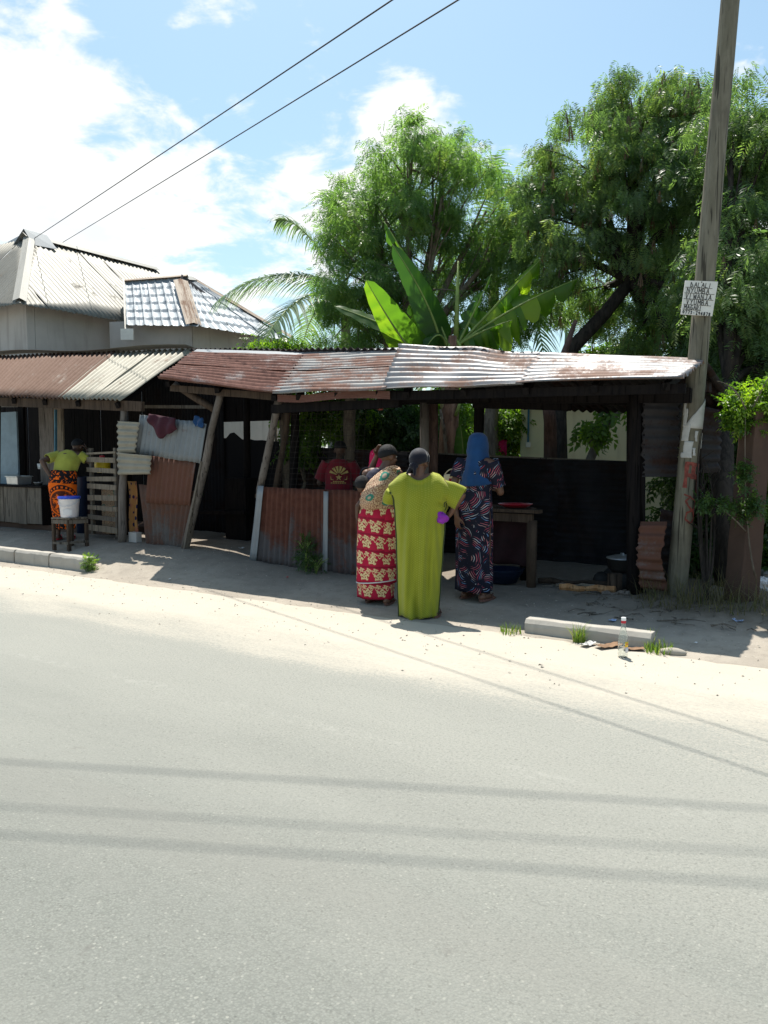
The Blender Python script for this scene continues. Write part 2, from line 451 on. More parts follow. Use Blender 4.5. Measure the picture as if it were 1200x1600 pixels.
def asphalt_mat():
    m = Mat('asphalt'); pos = m.coord('World'); x, y, z = m.xyz(pos)
    s_ = x * DV.x + y * DV.y; t_ = x * NV.x + y * NV.y
    flat = m.comb(s_, t_, 0.0)
    v1 = m.voro(flat, 120); ag = S(m.nt, v1.outputs['Distance']); agc = m.xyz(v1.outputs['Color'])[0]
    n_f = m.noise(flat, 160, 3, .6); n_m = m.noise(flat, 9, 5, .6); n_l = m.noise(m.comb(s_ * .35, t_ * 1.3, 0), .8, 5, .55)
    stone = m.mix(agc, (.150, .158, .140), (.198, .205, .184))
    col = m.mix(ag.ss(.35, .75), stone, (.136, .141, .127))
    light = m.noise(flat, 55, 2, .5).ss(.66, .74)
    col = m.mix(light * .36, col, (.30, .30, .27))
    fl = m.voro(flat, 62); fd = S(m.nt, fl.outputs['Distance']); fc = m.xyz(fl.outputs['Color'])[0]
    col = m.mix((1 - fd.ss(.22, .36)) * fc.gt(.88) * .5, col, (.36, .355, .31))
    col = m.mix((1 - fd.ss(.2, .34)) * fc.lt(.10) * .6, col, (.075, .077, .07))
    col = m.mix(n_m.ss(.3, .7) * .45, col, (.175, .18, .163))
    col = m.mix(n_l.ss(.42, .68) * .55, col, (.215, .218, .195))
    lane = m.noise(m.comb(s_ * .05, t_ * 1.7, 11.0), 1.0, 3, .5).ss(.5, .68)
    col = m.mix(lane * .40, col, (.172, .171, .153))
    gr1 = m.noise(flat, 310, 2, .6)
    col = m.mix(gr1.ss(.52, .7) * .35, col, (.135, .134, .12))
    wob = m.noise(flat, 1.4, 4, .6, color=True); wx, wy, _ = m.xyz(wob)
    ce = m.voro(m.comb(s_ + wx * .9, t_ + wy * .9, 0.0), .33, 'DISTANCE_TO_EDGE')
    crack = (1 - S(m.nt, ce.outputs['Distance']).ss(.0, .0045)) * m.noise(flat, .6, 3).ss(.48, .6)
    col = m.mix(crack * .10, col, (.10, .098, .088))
    # oil spots and dark patches
    oil = m.noise(flat, 4.2, 3, .5, .4).ss(.70, .76) * .55
    col = m.mix(oil, col, (.11, .105, .095))
    # chalky worn edge line
    wl = t_ - 3.42 + (m.noise(flat, 3.0, 3) - .5) * .10
    line = (1 - wl.abs().ss(.03, .085)) * m.noise(flat, 16, 4, .7).ss(.45, .62) * m.noise(m.comb(s_ * .9, 0, 0), 1.0, 2).ss(.42, .55)
    col = m.mix(line * .16, col, (.50, .49, .45))
    # pale sand blown over the road edge
    ed = t_ + (m.noise(m.comb(s_ * .45, t_ * 1.6, 3.0), 1.0, 5, .6) - .5) * 2.0 + (m.noise(flat, 24, 4, .7) - .5) * .7
    sand = ed.ss(3.7, 5.9)
    dust = ed.ss(.6, 4.6)
    grit = m.noise(flat, 75, 3, .7)
    col = m.mix(dust * .75 * grit.ss(.2, .6), col, (.30, .295, .26))
    pit = m.noise(flat, 48, 2, .5).ss(.63, .69)
    col = m.mix(pit * .45, col, (.12, .12, .106))
    sc = m.mix(m.noise(flat, 3.2, 5), (.40, .362, .30), (.46, .42, .35))
    sc = m.mix(n_f.ss(.4, .7) * .3, sc, (.36, .325, .27))
    tr = m.noise(m.comb(s_ * .12, t_ * 5.0, 7.0), 1.0, 4).ss(.55, .7)
    sc = m.mix(tr * .3, sc, (.45, .40, .33))
    thin = m.noise(flat, 40, 4, .7).ss(.35, .7)
    col = m.mix((sand * 1.35 - (1 - sand) * thin * .7).max(0.0).min(1.0), col, sc)
    h = (1 - ag) * .6 + n_f * .5
    b = m.n('ShaderNodeBump'); m.put(b.inputs['Height'], h); b.inputs['Strength'].default_value = .55; b.inputs['Distance'].default_value = .006
    return m.pbr(col, .88, 0, b.outputs[0], .25)

def dirt_mat():
    m = Mat('dirt'); pos = m.coord('World'); x, y, z = m.xyz(pos)
    t_ = x * NV.x + y * NV.y; s_ = x * DV.x + y * DV.y
    flat = m.comb(s_, t_, 0.0)
    a = m.noise(flat, 1.1, 6, .6); b = m.noise(flat, 7, 6, .65); f = m.noise(flat, 70, 4, .7)
    col = m.mix(a.ss(.3, .7), (.37, .33, .275), (.29, .258, .215)); col = m.mix(b.ss(.45, .7) * .5, col, (.215, .19, .16))
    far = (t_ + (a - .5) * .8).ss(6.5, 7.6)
    col = m.mix(far * .75, col, m.mix(b, (.25, .21, .17), (.12, .10, .08)))  # shade under the roofs is painted into the dirt colour here
    pb = m.voro(flat, 26); pk = S(m.nt, pb.outputs['Distance']); pc = m.xyz(pb.outputs['Color'])[0]
    col = m.mix((1 - pk.ss(.12, .2)) * pc.gt(.72), col, (.42, .39, .34))
    col = m.mix((1 - pk.ss(.1, .2)) * pc.lt(.14), col, (.13, .11, .09))
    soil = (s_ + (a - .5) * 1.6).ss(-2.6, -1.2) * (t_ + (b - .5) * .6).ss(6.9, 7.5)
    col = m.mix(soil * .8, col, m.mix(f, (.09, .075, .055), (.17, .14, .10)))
    return m.pbr(col, .95, 0, m.bump(f * .6 + b, .6, .012), .15)

M = {}
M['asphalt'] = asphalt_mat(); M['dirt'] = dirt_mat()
M['roof_brown'] = tin('roof_tin_brown', (.21, .165, .13), (.165, .10, .073), .82, rough=.62, rust2=(.14, .082, .058), metal=.05)
M['roof_cream'] = tin('roof_tin_cream', (.30, .28, .22), (.37, .27, .2), .30, rough=.6, metal=.05)
M['roof_red'] = tin('roof_tin_red', (.28, .25, .24), (.165, .078, .06), .80, rough=.7, rust2=(.105, .047, .036), metal=.08)
M['roof_mixed'] = tin('roof_tin_mixed', (.20, .20, .198), (.19, .098, .07), .55, rough=.55, rust2=(.17, .08, .055))
M['roof_silver'] = tin('roof_tin_silver', (.195, .198, .205), (.19, .115, .085), .50, rough=.45, rust2=(.2, .10, .065), metal=.35)
M['house_tin'] = tin('house_tin', (.185, .178, .152), (.15, .128, .098), .3, rough=.55, metal=.15, rust2=(.12, .10, .08))
M['tile_tin'] = tin('tile_tin', (.29, .32, .345), (.27, .24, .2), .12, rough=.5, metal=.2, rust2=(.3, .26, .22))
M['cap_tin'] = tin('cap_tin', (.29, .28, .25), (.27, .18, .12), .2, rough=.6, metal=.1)
M['cap_rust'] = tin('cap_rust', (.33, .27, .21), (.22, .13, .08), .5, rough=.7, metal=.05)
M['tin_grey'] = tin('wall_tin_grey', (.19, .21, .225), (.28, .17, .12), .2, rough=.55, metal=.1)
M['tin_rust'] = tin('wall_tin_rust', (.16, .15, .145), (.13, .058, .042), .78, rough=.75, metal=.05)
M['tin_fence'] = tin('fence_tin_rust', (.10, .09, .092), (.14, .055, .036), .40, low=.30, rough=.75, metal=.05, rust2=(.10, .036, .024))
M['tin_fence2'] = tin('fence_tin_lower', (.115, .105, .10), (.10, .062, .05), .5, low=.22, rough=.75, metal=.05)
M['tin_beige'] = tin('wall_tin_beige', (.28, .26, .21), (.36, .25, .15), .3, rough=.75, metal=.0)
M['tin_black'] = tin('wall_tin_shade_dark', (.016, .016, .018), (.022, .014, .012), .5, rough=.75, metal=.05, rust2=(.012, .009, .009), spec=.06)  # near-black: the dark of the stall interiors is put into the tin colour
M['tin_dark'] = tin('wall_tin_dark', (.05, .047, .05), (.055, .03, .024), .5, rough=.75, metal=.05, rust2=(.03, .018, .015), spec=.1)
M['zinc'] = tin('zinc_strip', (.25, .265, .28), (.3, .2, .15), .12, rough=.5, metal=.2)
M['wood_grey'] = wood('weathered_wood', (.11, .093, .076), (.185, .16, .13))
M['wood_dark'] = wood('shade_dark_wood', (.009, .008, .009), (.018, .015, .014), dirt=(.008, .007, .007), spec=.05)  # stall shade is worked into this wood colour, hence near-black
M['wood_brown'] = wood('brown_wood', (.05, .035, .026), (.09, .064, .047), dirt=(.03, .025, .02), spec=.1)
M['wood_pale'] = wood('pale_wood', (.19, .155, .115), (.28, .23, .175))
M['wood_orange'] = wood('fresh_split_wood', (.36, .17, .07), (.52, .30, .15))
M['pole_wood'] = wood('pole_wood', (.14, .128, .092), (.225, .205, .155), ring=9)
M['post_grey'] = wood('post_wood', (.115, .097, .085), (.19, .165, .145))
M['plaster'] = plaster('grey_plaster', (.47, .445, .42), (.28, .255, .235))
M['cream_wall'] = plaster('cream_plaster', (.80, .72, .48), (.6, .52, .34), .9)
M['grey_block'] = plaster('grey_block', (.33, .34, .33), (.20, .20, .19))
M['orange_wall'] = plaster('orange_plaster', (.62, .36, .17), (.4, .22, .12))
M['concrete'] = plaster('kerb_concrete', (.43, .40, .35), (.25, .23, .20), 3.0)
M['concrete_brown'] = plaster('stained_concrete', (.105, .066, .05), (.045, .033, .028), 2.2)
M['blue_board'] = plain('blue_painted_board', (.17, .235, .28), .6, var=.15)
M['blue_post'] = plain('blue_painted_post', (.06, .17, .25), .6)
M['white_paint'] = plain('white_painted_board', (.72, .70, .64), .7, var=.06, sc=12)
M['ink'] = plain('black_ink', (.025, .024, .022), .8, var=.1)
M['red_paint'] = plain('red_paint', (.23, .055, .04), .8, var=.5, sc=25)
M['paper'] = plain('torn_paper', (.48, .47, .45), .9, var=.18, sc=9)
M['wire'] = plain('cable_black', (.03, .03, .033), .7)
M['mesh_wire'] = plain('rusty_wire', (.045, .038, .034), .7)
M['plastic_blue'] = plain('blue_plastic', (.015, .07, .55), .35, var=.08)
M['plastic_yellow'] = plain('yellow_plastic', (.75, .52, .02), .4, var=.08)
M['plastic_red'] = plain('red_plastic', (.50, .02, .04), .35, var=.1)
M['plastic_dblue'] = plain('dark_blue_plastic', (.008, .018, .05), .4, var=.1)
M['white_plate'] = plain('white_enamel', (.75, .77, .78), .3, var=.04)
M['pan'] = plain('aluminium_pan', (.55, .56, .57), .38, metal=.75, var=.15)
M['soot'] = plain('sooty_pot', (.02, .019, .018), .7)
M['rock'] = plain('stone', (.40, .36, .30), .9, var=.3, bump=.5)
M['ash'] = plain('ash_grey', (.30, .29, .28), .95, var=.3)
M['maroon'] = plain('maroon_cloth', (.05, .008, .018), .9, var=.3)
M['maroon_dark'] = plain('dark_maroon_cloth', (.022, .006, .009), .9, var=.4); M['card'] = plain('brown_card', (.22, .13, .075), .9, var=.3)
M['litter_white'] = plain('litter_white', (.68, .68, .70), .7, var=.1)
M['litter_blue'] = plain('litter_blue', (.35, .45, .68), .6, var=.25, sc=30)
M['bark_dark'] = bark('dark_bark', (.022, .019, .017), (.055, .045, .038))
M['bark_grey'] = bark('grey_bark', (.13, .105, .08), (.23, .19, .15))
M['bark_red'] = bark('reddish_bark', (.07, .042, .035), (.13, .08, .065))
M['banana_stem'] = bark('banana_stem', (.17, .09, .06), (.36, .22, .15), 9)
M['banana_green'] = plain('banana_petiole', (.22, .30, .07), .5, var=.3)
M['feather_a'] = leafmat('feathery_leaf', (.07, .14, .065), (.155, .25, .09), .58, c=(.22, .29, .10))
M['feather_b'] = leafmat('feathery_leaf_dark', (.065, .12, .065), (.155, .235, .095), .57, c=(.24, .28, .11))
M['pod'] = leafmat('brown_pod', (.08, .045, .028), (.19, .115, .07), .2)
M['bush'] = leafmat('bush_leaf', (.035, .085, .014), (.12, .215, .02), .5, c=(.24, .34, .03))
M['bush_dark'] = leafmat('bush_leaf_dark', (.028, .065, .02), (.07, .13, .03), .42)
M['palm'] = leafmat('palm_leaf', (.085, .14, .09), (.16, .23, .14), .4, gloss=.35)
M['banana'] = leafmat('banana_leaf', (.03, .085, .022), (.10, .21, .022), .55, gloss=.35, c=(.25, .36, .03))
M['banana_dry'] = leafmat('dry_banana_leaf', (.22, .15, .09), (.38, .30, .2), .25, gloss=.8)
M['grass_dry'] = leafmat('dry_grass', (.075, .065, .03), (.19, .16, .08), .3, gloss=.7, c=(.07, .10, .025))
M['grass'] = leafmat('green_grass', (.06, .12, .02), (.16, .24, .035), .4, gloss=.5, c=(.34, .32, .12))

# ---- skin, hair, cloth
def skin_mat(name, col):
    m = Mat(name); o = m.coord('Object')
    c = m.mix(m.noise(o, 9, 4).ss(.3, .7), tuple(k * .85 for k in col), tuple(k * 1.12 for k in col))
    mt = m.pbr(c, .48, 0, m.bump(m.noise(o, 90, 3), .12, .002), .45)
    m.p.inputs['Subsurface Weight'].default_value = .06; m.p.inputs['Subsurface Radius'].default_value = (.02, .008, .004)
    return mt
M['skin'] = skin_mat('skin_brown', (.135, .064, .038)); M['skin_dark'] = skin_mat('skin_deep_brown', (.085, .044, .028))
def hair_mat():
    m = Mat('hair'); o = m.coord('Object'); n = m.noise(o, 120, 4, .7)
    return m.pbr(m.mix(n, (.004, .004, .005), (.016, .015, .016)), .75, 0, m.bump(n, .9, .006), .3)
M['hair'] = hair_mat()
M['eye'] = plain('eye', (.5, .48, .45), .2, var=.05)

def cloth(name, col, rough=.85, weave=True, var=.15):
    m = Mat(name); uv = m.coord('UV'); u, v, _ = m.xyz(uv)
    n = m.noise(m.comb(u, v, 0.0), 5, 4)
    c = m.mix(n.ss(.3, .7), tuple(k * (1 - var) for k in col), tuple(k * (1 + var) for k in col))
    w = (u * 2 * math.pi / .004).sin() * (v * 2 * math.pi / .004).sin()
    return m.pbr(c, rough, 0, m.bump(w, .15, .001), .2, sheen=.2)
def green_dress():
    m = Mat('lime_kaftan_cloth'); uv = m.coord('UV'); u, v, _ = m.xyz(uv)
    d = (u * (2 * math.pi / .022)).sin() * (v * (2 * math.pi / .022)).sin()
    dash = d.ss(.35, .8)
    seg = ((v * (1 / .30)).fract() - .5).abs().ss(.1, .4)
    col = m.mix(dash * .75, (.255, .275, .014), (.40, .40, .075))
    fine = ((u * (2 * math.pi / .011)).sin() * (v * (2 * math.pi / .0055)).sin()).ss(.3, .9)
    col = m.mix(fine * seg * .4, col, (.17, .19, .01))
    col = m.mix(m.noise(uv, 3.5, 4).ss(.35, .7) * .3, col, (.20, .225, .012))
    return m.pbr(col, .8, 0, m.bump(dash, .3, .002), .25, sheen=.15)
def rosette(m, cu, cv, petals=6, ph=0.0):
    """cu, cv: local coords in -1..1; returns (flower, line)"""
    r = (cu * cu + cv * cv).sqrt(); a = cv.atan2(cu)
    edge = (a * petals + ph).sin() * .13 + .72
    flower = (edge - r).ss(-.03, .05)
    swirl = (a * 2 + r * 17.0).sin() * .5 + (a * petals + r * 6).sin() * .4
    line = swirl.ss(.15, .4)
    return flower, line
def red_kanga():
    m = Mat('crimson_flower_kanga'); uv = m.coord('UV'); u, v, _ = m.xyz(uv)
    H, Wd = .165, .14
    vv = v * (1 / H); row = vv.floor(); fv = vv.fract()
    uu = u * (1 / Wd) + row * .47; fu = uu.fract()
    cu = (fu - .5) * 2.0; cv = (fv - .42) * (2 * H / Wd) * 1.05
    fl, ln_ = rosette(m, cu * 1.12, cv * 1.12, 5)
    small_u = (u * (1 / (Wd / 2)) + row * .3).fract(); su = (small_u - .5) * 2.0; sv = (fv - .80) * 7.5
    fl2, l2 = rosette(m, su * .95, sv * .8, 4)
    cream = (.70, .56, .30)
    base = m.mix(m.noise(uv, 4, 3), (.36, .010, .04), (.48, .016, .055))
    band = ((fv - .0).lt(.06)).max((fv - .94).gt(0.0))
    col = m.mix(band * .8, base, (.22, .01, .03))
    vine = (1 - ((fv - .68) * 9 + (u * 2 * math.pi / .05).sin()).abs().ss(.18, .4))
    col = m.mix(vine, col, cream)
    col = m.mix(fl2, col, m.mix(l2, cream, (.36, .02, .04)))
    col = m.mix(fl, col, m.mix(ln_, cream, (.33, .05, .035)))
    return m.pbr(col, .85, 0, None, .2)
def swirl_dress():
    m = Mat('navy_swirl_cloth'); uv = m.coord('UV'); u, v, _ = m.xyz(uv)
    wn = m.noise(uv, 5, 2, color=True); wx, wy, _ = m.xyz(wn)
    p = m.comb(u + (wx - .5) * .07, v + (wy - .5) * .07, 0.0)
    vo = m.voro(p, 8.5); cx, cy, cz = m.xyz(vo.outputs['Color']); px, py, _ = m.xyz(vo.outputs['Position'])
    pu, pv, _ = m.xyz(p)
    dx = pu - px; dy = pv - py
    ang = cx * 6.283
    ca = (ang + 1.5708).sin(); sa = ang.sin()
    ax = dx * ca + dy * sa; ay = dy * ca - dx * sa + .10
    r = (ax * ax + ay * ay).sqrt()
    an = ax.atan2(ay)
    st_ = (r * (2 * math.pi / .020) + an * 3.0).sin()
    arc = st_.ss(.45, .85) * (1 - an.abs().ss(.25, .62)) * m.noise(uv, 9, 2).ss(.36, .46) * (.165 - r).ss(0.0, .03) * (r - .045).ss(0.0, .02)
    pick = ((r * (1 / .020) + cy * 3).floor() * .37 + cz).fract()
    col = m.ramp(pick, [(0, (.42, .06, .10)), (.3, (.50, .51, .56)), (.52, (.48, .15, .18)), (.72, (.16, .30, .55)), (.88, (.62, .35, .34))], 'CONSTANT')
    col = m.mix(arc, (.008, .009, .022), col)
    return m.pbr(col, .8, 0, None, .25)
def carry_cloth():
    m = Mat('beige_rosette_cloth'); uv = m.coord('UV'); u, v, _ = m.xyz(uv)
    sp = m.noise(uv, 95, 2, .5).ss(.44, .56)
    base = m.mix(sp, (.60, .45, .30), (.20, .085, .055))
    wn = m.noise(uv, 14, 3, color=True); wx, wy, _ = m.xyz(wn)
    p = m.comb(u + (wx - .5) * .05, v + (wy - .5) * .05 + .02, 0.0)
    vo = m.voro(p, 6.4, rand=.75); d = S(m.nt, vo.outputs['Distance']); c = m.xyz(vo.outputs['Color'])[0]
    kind = c.gt(.25)
    col = m.mix((1 - d.ss(.36, .39)) * kind, base, (.04, .20, .15))
    col = m.mix((1 - d.ss(.27, .29)) * kind, col, (.42, .31, .24))
    col = m.mix((1 - d.ss(.20, .22)) * kind, col, (.62, .12, .03))
    col = m.mix((1 - d.ss(.07, .09)) * kind, col, (.30, .09, .04))
    col = m.mix((1 - d.ss(.28, .33)) * c.lt(.3), col, (.62, .13, .03))
    return m.pbr(col, .85, 0, None, .2)
def orange_kanga():
    m = Mat('orange_black_kanga'); uv = m.coord('UV'); u, v, _ = m.xyz(uv)
    wn = m.noise(uv, 11, 3, color=True); wx, wy, _ = m.xyz(wn)
    p = m.comb(u + (wx - .5) * .05, v + (wy - .5) * .05, 0.0)
    org = (.78, .13, .006); blk = (.012, .010, .012)
    cu = u - .30; cv = v - .42; r = (cu * cu * 1.0 + cv * cv).sqrt(); a = cv.atan2(cu)
    ring = (1 - (r - .235).abs().ss(.022, .03)); dots = ((a * 26).sin().gt(.1)) * (1 - (r - .235).abs().ss(.010, .016))
    inner = (1 - r.ss(.18, .19)) * (1 - ((a * 7).sin() * .05 + .10 - r).ss(-.01, .02))
    n = m.noise(p, 15, 3).ss(.55, .62)
    col = m.mix(ring, org, blk); col = m.mix(dots, col, org)
    col = m.mix(inner * .9, col, blk); col = m.mix(n * (1 - r.ss(.16, .2)), col, org)
    edge = (v - .70).gt(0.0).max((v - .14).lt(0.0)); 
    flo = m.noise(p, 24, 2).ss(.54, .58)
    col = m.mix(edge, col, m.mix(flo, blk, org))
    return m.pbr(col, .85, 0, None, .2)
def spotted_cloth():
    m = Mat('ochre_spotted_cloth'); uv = m.coord('UV')
    vo = m.voro(uv, 9, rand=.5); d = S(m.nt, vo.outputs['Distance'])
    col = m.mix(1 - d.ss(.26, .32), (.34, .17, .06), (.018, .016, .05))
    col = m.mix(m.noise(uv, 3, 3).ss(.5, .6) * .5, col, (.25, .05, .07))
    return m.pbr(col, .9, 0, None, .2)
def pink_scarf():
    m = Mat('pink_dotted_scarf'); uv = m.coord('UV')
    vo = m.voro(uv, 26, rand=.8); d = S(m.nt, vo.outputs['Distance'])
    col = m.mix((1 - d.ss(.16, .24)) * m.noise(uv, 6, 2).ss(.4, .5), (.62, .012, .10), (.80, .55, .62))
    return m.pbr(col, .8, 0, None, .3)
M['green_dress'] = green_dress(); M['red_kanga'] = red_kanga(); M['swirl'] = swirl_dress(); M['carry'] = carry_cloth()
M['orange_kanga'] = orange_kanga(); M['spotted'] = spotted_cloth(); M['pink'] = pink_scarf()
M['dark_green_trim'] = cloth('dark_trim', (.03, .045, .01)); M['yellow_shirt'] = cloth('olive_yellow_cotton', (.36, .36, .055))
M['navy_shirt'] = cloth('dark_navy_cotton', (.035, .032, .055)); M['black_scarf'] = cloth('black_scarf', (.006, .006, .014), .7)
M['blue_hijab'] = cloth('blue_hijab', (.009, .05, .15), .8); M['maroon_shirt'] = cloth('maroon_cotton', (.19, .012, .022))
M['gold'] = plain('gold_print', (.55, .38, .12), .7, var=.1); M['bag'] = cloth('cream_bag_leather', (.52, .42, .28), .5)
M['purple'] = cloth('purple_plastic_bag', (.25, .02, .36), .3); M['sandal'] = plain('brown_sandal', (.14, .065, .05), .6)
M['dark_cloth'] = cloth('dark_trousers', (.03, .03, .04))

def bucket_mat():
    m = Mat('clear_white_plastic'); o = m.coord('Object'); x, y, z = m.xyz(o)
    # a paper-coloured bundle shows faintly through the translucent wall, as a printed patch would
    c = m.mix(m.noise(o, 6, 3).ss(.45, .6) * .35, (.72, .72, .76), (.62, .55, .60))
    mt = m.pbr(c, .35, 0, None, .5); m.p.inputs['Subsurface Weight'].default_value = .3
    m.p.inputs['Subsurface Radius'].default_value = (.03, .03, .03); return mt
M['bucket'] = bucket_mat()
def glass_mat():
    m = Mat('bottle_glass'); p = m.n('ShaderNodeBsdfPrincipled'); p.inputs['Base Color'].default_value = (.94, .97, .94, 1)
    p.inputs['Roughness'].default_value = .06; p.inputs['Transmission Weight'].default_value = .92; p.inputs['IOR'].default_value = 1.2
    m.ln(p.outputs[0], m.out.inputs[0]); return m.mat
M['glass'] = glass_mat()
# ------------------------------------------------------------------ ground and road
def build_ground():
    ss_ = sorted(set([-300, -180, -110, -70, -45, -32, -25] + list(np.arange(-20, 3.01, .12).round(3)) + [4, 5, 6, 8, 11, 15, 22, 35, 60, 110, 200, 300]))
    tt_ = sorted(set([-300, -150, -80, -40, -20, -12, -8, -4, 0, 3, 4.5] + list(np.arange(5.4, 13.01, .12).round(3)) + [14, 15, 17, 19, 22, 26, 32, 45, 70, 120, 200, 300, 500]))
    vs = []; fs = []
    for t in tt_:
        for s in ss_:
            z = gz(s, t)
            k = sm(6.2, 7.0, t)
            z += k * (.022 * mnoise.noise((s * 1.3, t * 1.6, 0)) + .012 * mnoise.noise((s * 4, t * 4, 3)))
            z += sm(5.6, 6.2, t) * .006 * mnoise.noise((s * 5, t * 5, 1))
            if s > -2.7 and 6.9 < t < 9: z += .05 * sm(-2.7, -1.6, s) * sm(6.9, 7.4, t) * (.6 + mnoise.noise((s * 3, t * 3, 8)))
            vs.append(st(s, t, z))
    w = len(ss_)
    for j in range(len(tt_) - 1):
        for i in range(w - 1): fs.append((j * w + i, j * w + i + 1, (j + 1) * w + i + 1, (j + 1) * w + i))
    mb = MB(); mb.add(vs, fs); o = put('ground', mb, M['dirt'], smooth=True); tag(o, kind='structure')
    mb = MB()
    rs = [-300, -120, -60] + list(range(-40, 21, 2)) + [40, 90, 300]; rt = [-7, -4, -1, 2, 3, 4, 5, 5.6, 6.0, 6.22]
    vs = []; fs = []
    for t in rt:
        for s in rs:
            tt = t + (.06 * mnoise.noise((s * .9, 0, 0)) if t == 6.22 else 0)
            vs.append(st(s, tt, .012 - (0 if t < 6 else .004 * (t - 6) / .22)))
    w = len(rs)
    for j in range(len(rt) - 1):
        for i in range(w - 1): fs.append((j * w + i, j * w + i + 1, (j + 1) * w + i + 1, (j + 1) * w + i))
    mb.add(vs, fs); tag(put('road', mb, M['asphalt']), kind='structure')
build_ground()

# ------------------------------------------------------------------ houses behind on the left
def wall_slab(mb, a, b, z0, z1, th, inward):
    a = Vector(a); b = Vector(b); i = Vector(inward).normalized() * th
    q = lambda p, z: Vector((p.x, p.y, z))
    mb.hexa([q(a, z0), q(b, z0), q(b + i, z0), q(a + i, z0), q(a, z1), q(b, z1), q(b + i, z1), q(a + i, z1)])

def build_houses():
    # block 1: corrugated hip roof, its corner towards the street
    C0 = atY(30, 474, 17.0); w = 2.9; wf = 2.2; rise = 2.35; LS = 6.4; LF = 8.5
    C1 = C0 - DV * LF; C2 = C0 + NV * LS
    h = thing('concrete_house', 'grey plastered house with a pale corrugated hip roof behind the left stall', 'house', (C0.x, C0.y, 0))
    wi = C0 - DV * .45 + NV * .45; mb = MB()
    wall_slab(mb, wi, wi - DV * (LF - .9), 0, C0.z + .33, .2, NV); put('wall', mb, M['plaster'], h)
    mb = MB(); wall_slab(mb, wi + NV * .21, wi + NV * (LS - .9), 0, C0.z + .33, .2, -DV); put('wall', mb, M['plaster'], h)
    mb = MB(); mb.bar(wi - DV * 0.02 - NV * .03 + Z * -1.15, wi - DV * 7 - NV * .03 + Z * -1.15, .09, .12); put('ledge', mb, M['plaster'], h)
    slope_r = -DV * w + Z * rise; slope_f = NV * wf + Z * rise
    Pr = lambda u, v: C0 + NV * (LS * u) + slope_r * v - Z * .0
    Pf = lambda u, v: C0 - DV * (LF * u) + slope_f * v
    nr = 9
    for i in range(nr):
        a, b = i / nr, (i + 1) / nr + .004
        corr('roof_sheet', lambda u, v, a=a, b=b: Pr(a + (b - a) * u, v), M['house_tin'], h, pitch=.14, amp=.015, nv=5, seed=i, lift=(i % 2) * .003, warp=.02,
             top=lambda u, a=a, b=b: max(.02, min(1, (a + (b - a) * u) * LS / wf)), per=4)
    nf = 8
    for i in range(nf):
        a, b = i / nf, (i + 1) / nf + .004
        corr('roof_sheet', lambda u, v, a=a, b=b: Pf(a + (b - a) * u, v), M['house_tin'], h, pitch=.14, amp=.015, nv=5, seed=20 + i, lift=(i % 2) * .003, warp=.02,
             top=lambda u, a=a, b=b: max(.02, min(1, (a + (b - a) * u) * LF / w, (1 - (a + (b - a) * u)) * LF / w + .05)), per=4)
    Pk = C0 + slope_r + NV * wf; Qk = C0 + slope_r + NV * LS
    def cap(a, b, wd, mat, drop_=.05, name='ridge_cap'):
        mb = MB(); d = (b - a).normalized(); sd = d.cross(Z).normalized()
        P = lambda u, v: a.lerp(b, v) + sd * ((u - .5) * wd) - Z * (abs(u - .5) * 2 * drop_) + Z * .085
        mb.grid(P, 4, 6); put(name, mb, mat, h_, smooth=False, solid=.004)
    h_ = h
    cap(C0 + (Pk - C0) * .02, Pk, .28, M['cap_tin'], .07); cap(Pk - NV * .2, Qk, .3, M['cap_tin'], .12)
    # little raised gablet at the top of the hip
    g0 = Pk + Z * .02; mb = MB()
    a = g0 - DV * .02 - NV * .15 + Z * .16; b = g0 + NV * .5 + Z * .14
    mb.add([a, b, b + DV * .42 - Z * .42, a + DV * .38 - Z * .46], [(0, 1, 2, 3)]); mb.add([a, b, b - DV * .55 - Z * .42, a - DV * .6 - Z * .42], [(0, 3, 2, 1)])
    put('gablet', mb, M['tin_grey'], h, solid=.01)
    mb = MB(); a2 = g0 - DV * 1.15 + NV * .1 - Z * .12
    mb.add([a2 + Z * .16, a2 + DV * .75 + Z * .28, a2 + DV * .85 - Z * .18 - NV * .3, a2 - DV * .35 - Z * .12 - NV * .3], [(0, 1, 2, 3)])
    put('gablet', mb, M['tin_grey'], h, solid=.01)
    mb = MB(); mb.tube([wi + DV * .06 + NV * (2.2 + i * .35) + Z * (-.95 + .35 * (i / 6) ** 2) for i in range(7)], .012, 5); put('cable', mb, M['wire'], h)

    # block 2: pressed tile-pattern sheets
    K = atY(311, 512, 18.2); K1 = atY(199, 510, 18.5); K2 = atY(458, 536, 21.2); Rg = atY(287, 436, 20.2); R1 = atY(196, 442, 20.3); R2 = atY(300, 437, 21.4)
    h2 = thing('tiled_house', 'smaller grey house block roofed with tile-pattern metal sheets beside the palm', 'house', (K.x, K.y, 0))
    h_ = h2
    def tiles(P, nu, cols, rows, seed, trim=None):
        def Q(u, v):
            vv = v * (trim(u) if trim else 1); p = P(u, vv); e = 1e-3
            n = (P(u + e, vv) - P(u - e, vv)).cross(P(u, vv + e) - P(u, vv - e)).normalized()
            fr = (vv * rows) % 1.0; cc = (u * cols) % 1.0
            return p + n * (.034 * (1 - fr) + .028 * max(0, math.cos(2 * math.pi * u * cols)) ** 3 + .01 * mnoise.noise((u * 9 + seed, v * 9, 1)))
        mb = MB(); nv = rows * 4
        mb.grid(Q, nu, nv, lambda u, v: (u * 1.2, v * 2)); put('roof_sheet', mb, M['tile_tin'], h2, smooth=False, solid=.004)
    for i in range(2):
        a, b = i / 2, (i + 1) / 2 + .01
        B = bil(K1, K, R1, Rg); tiles(lambda u, v, a=a, b=b: B(a + (b - a) * u, v), 24, 4, 6, i)
    B2 = bil(K, K2, Rg, R2)
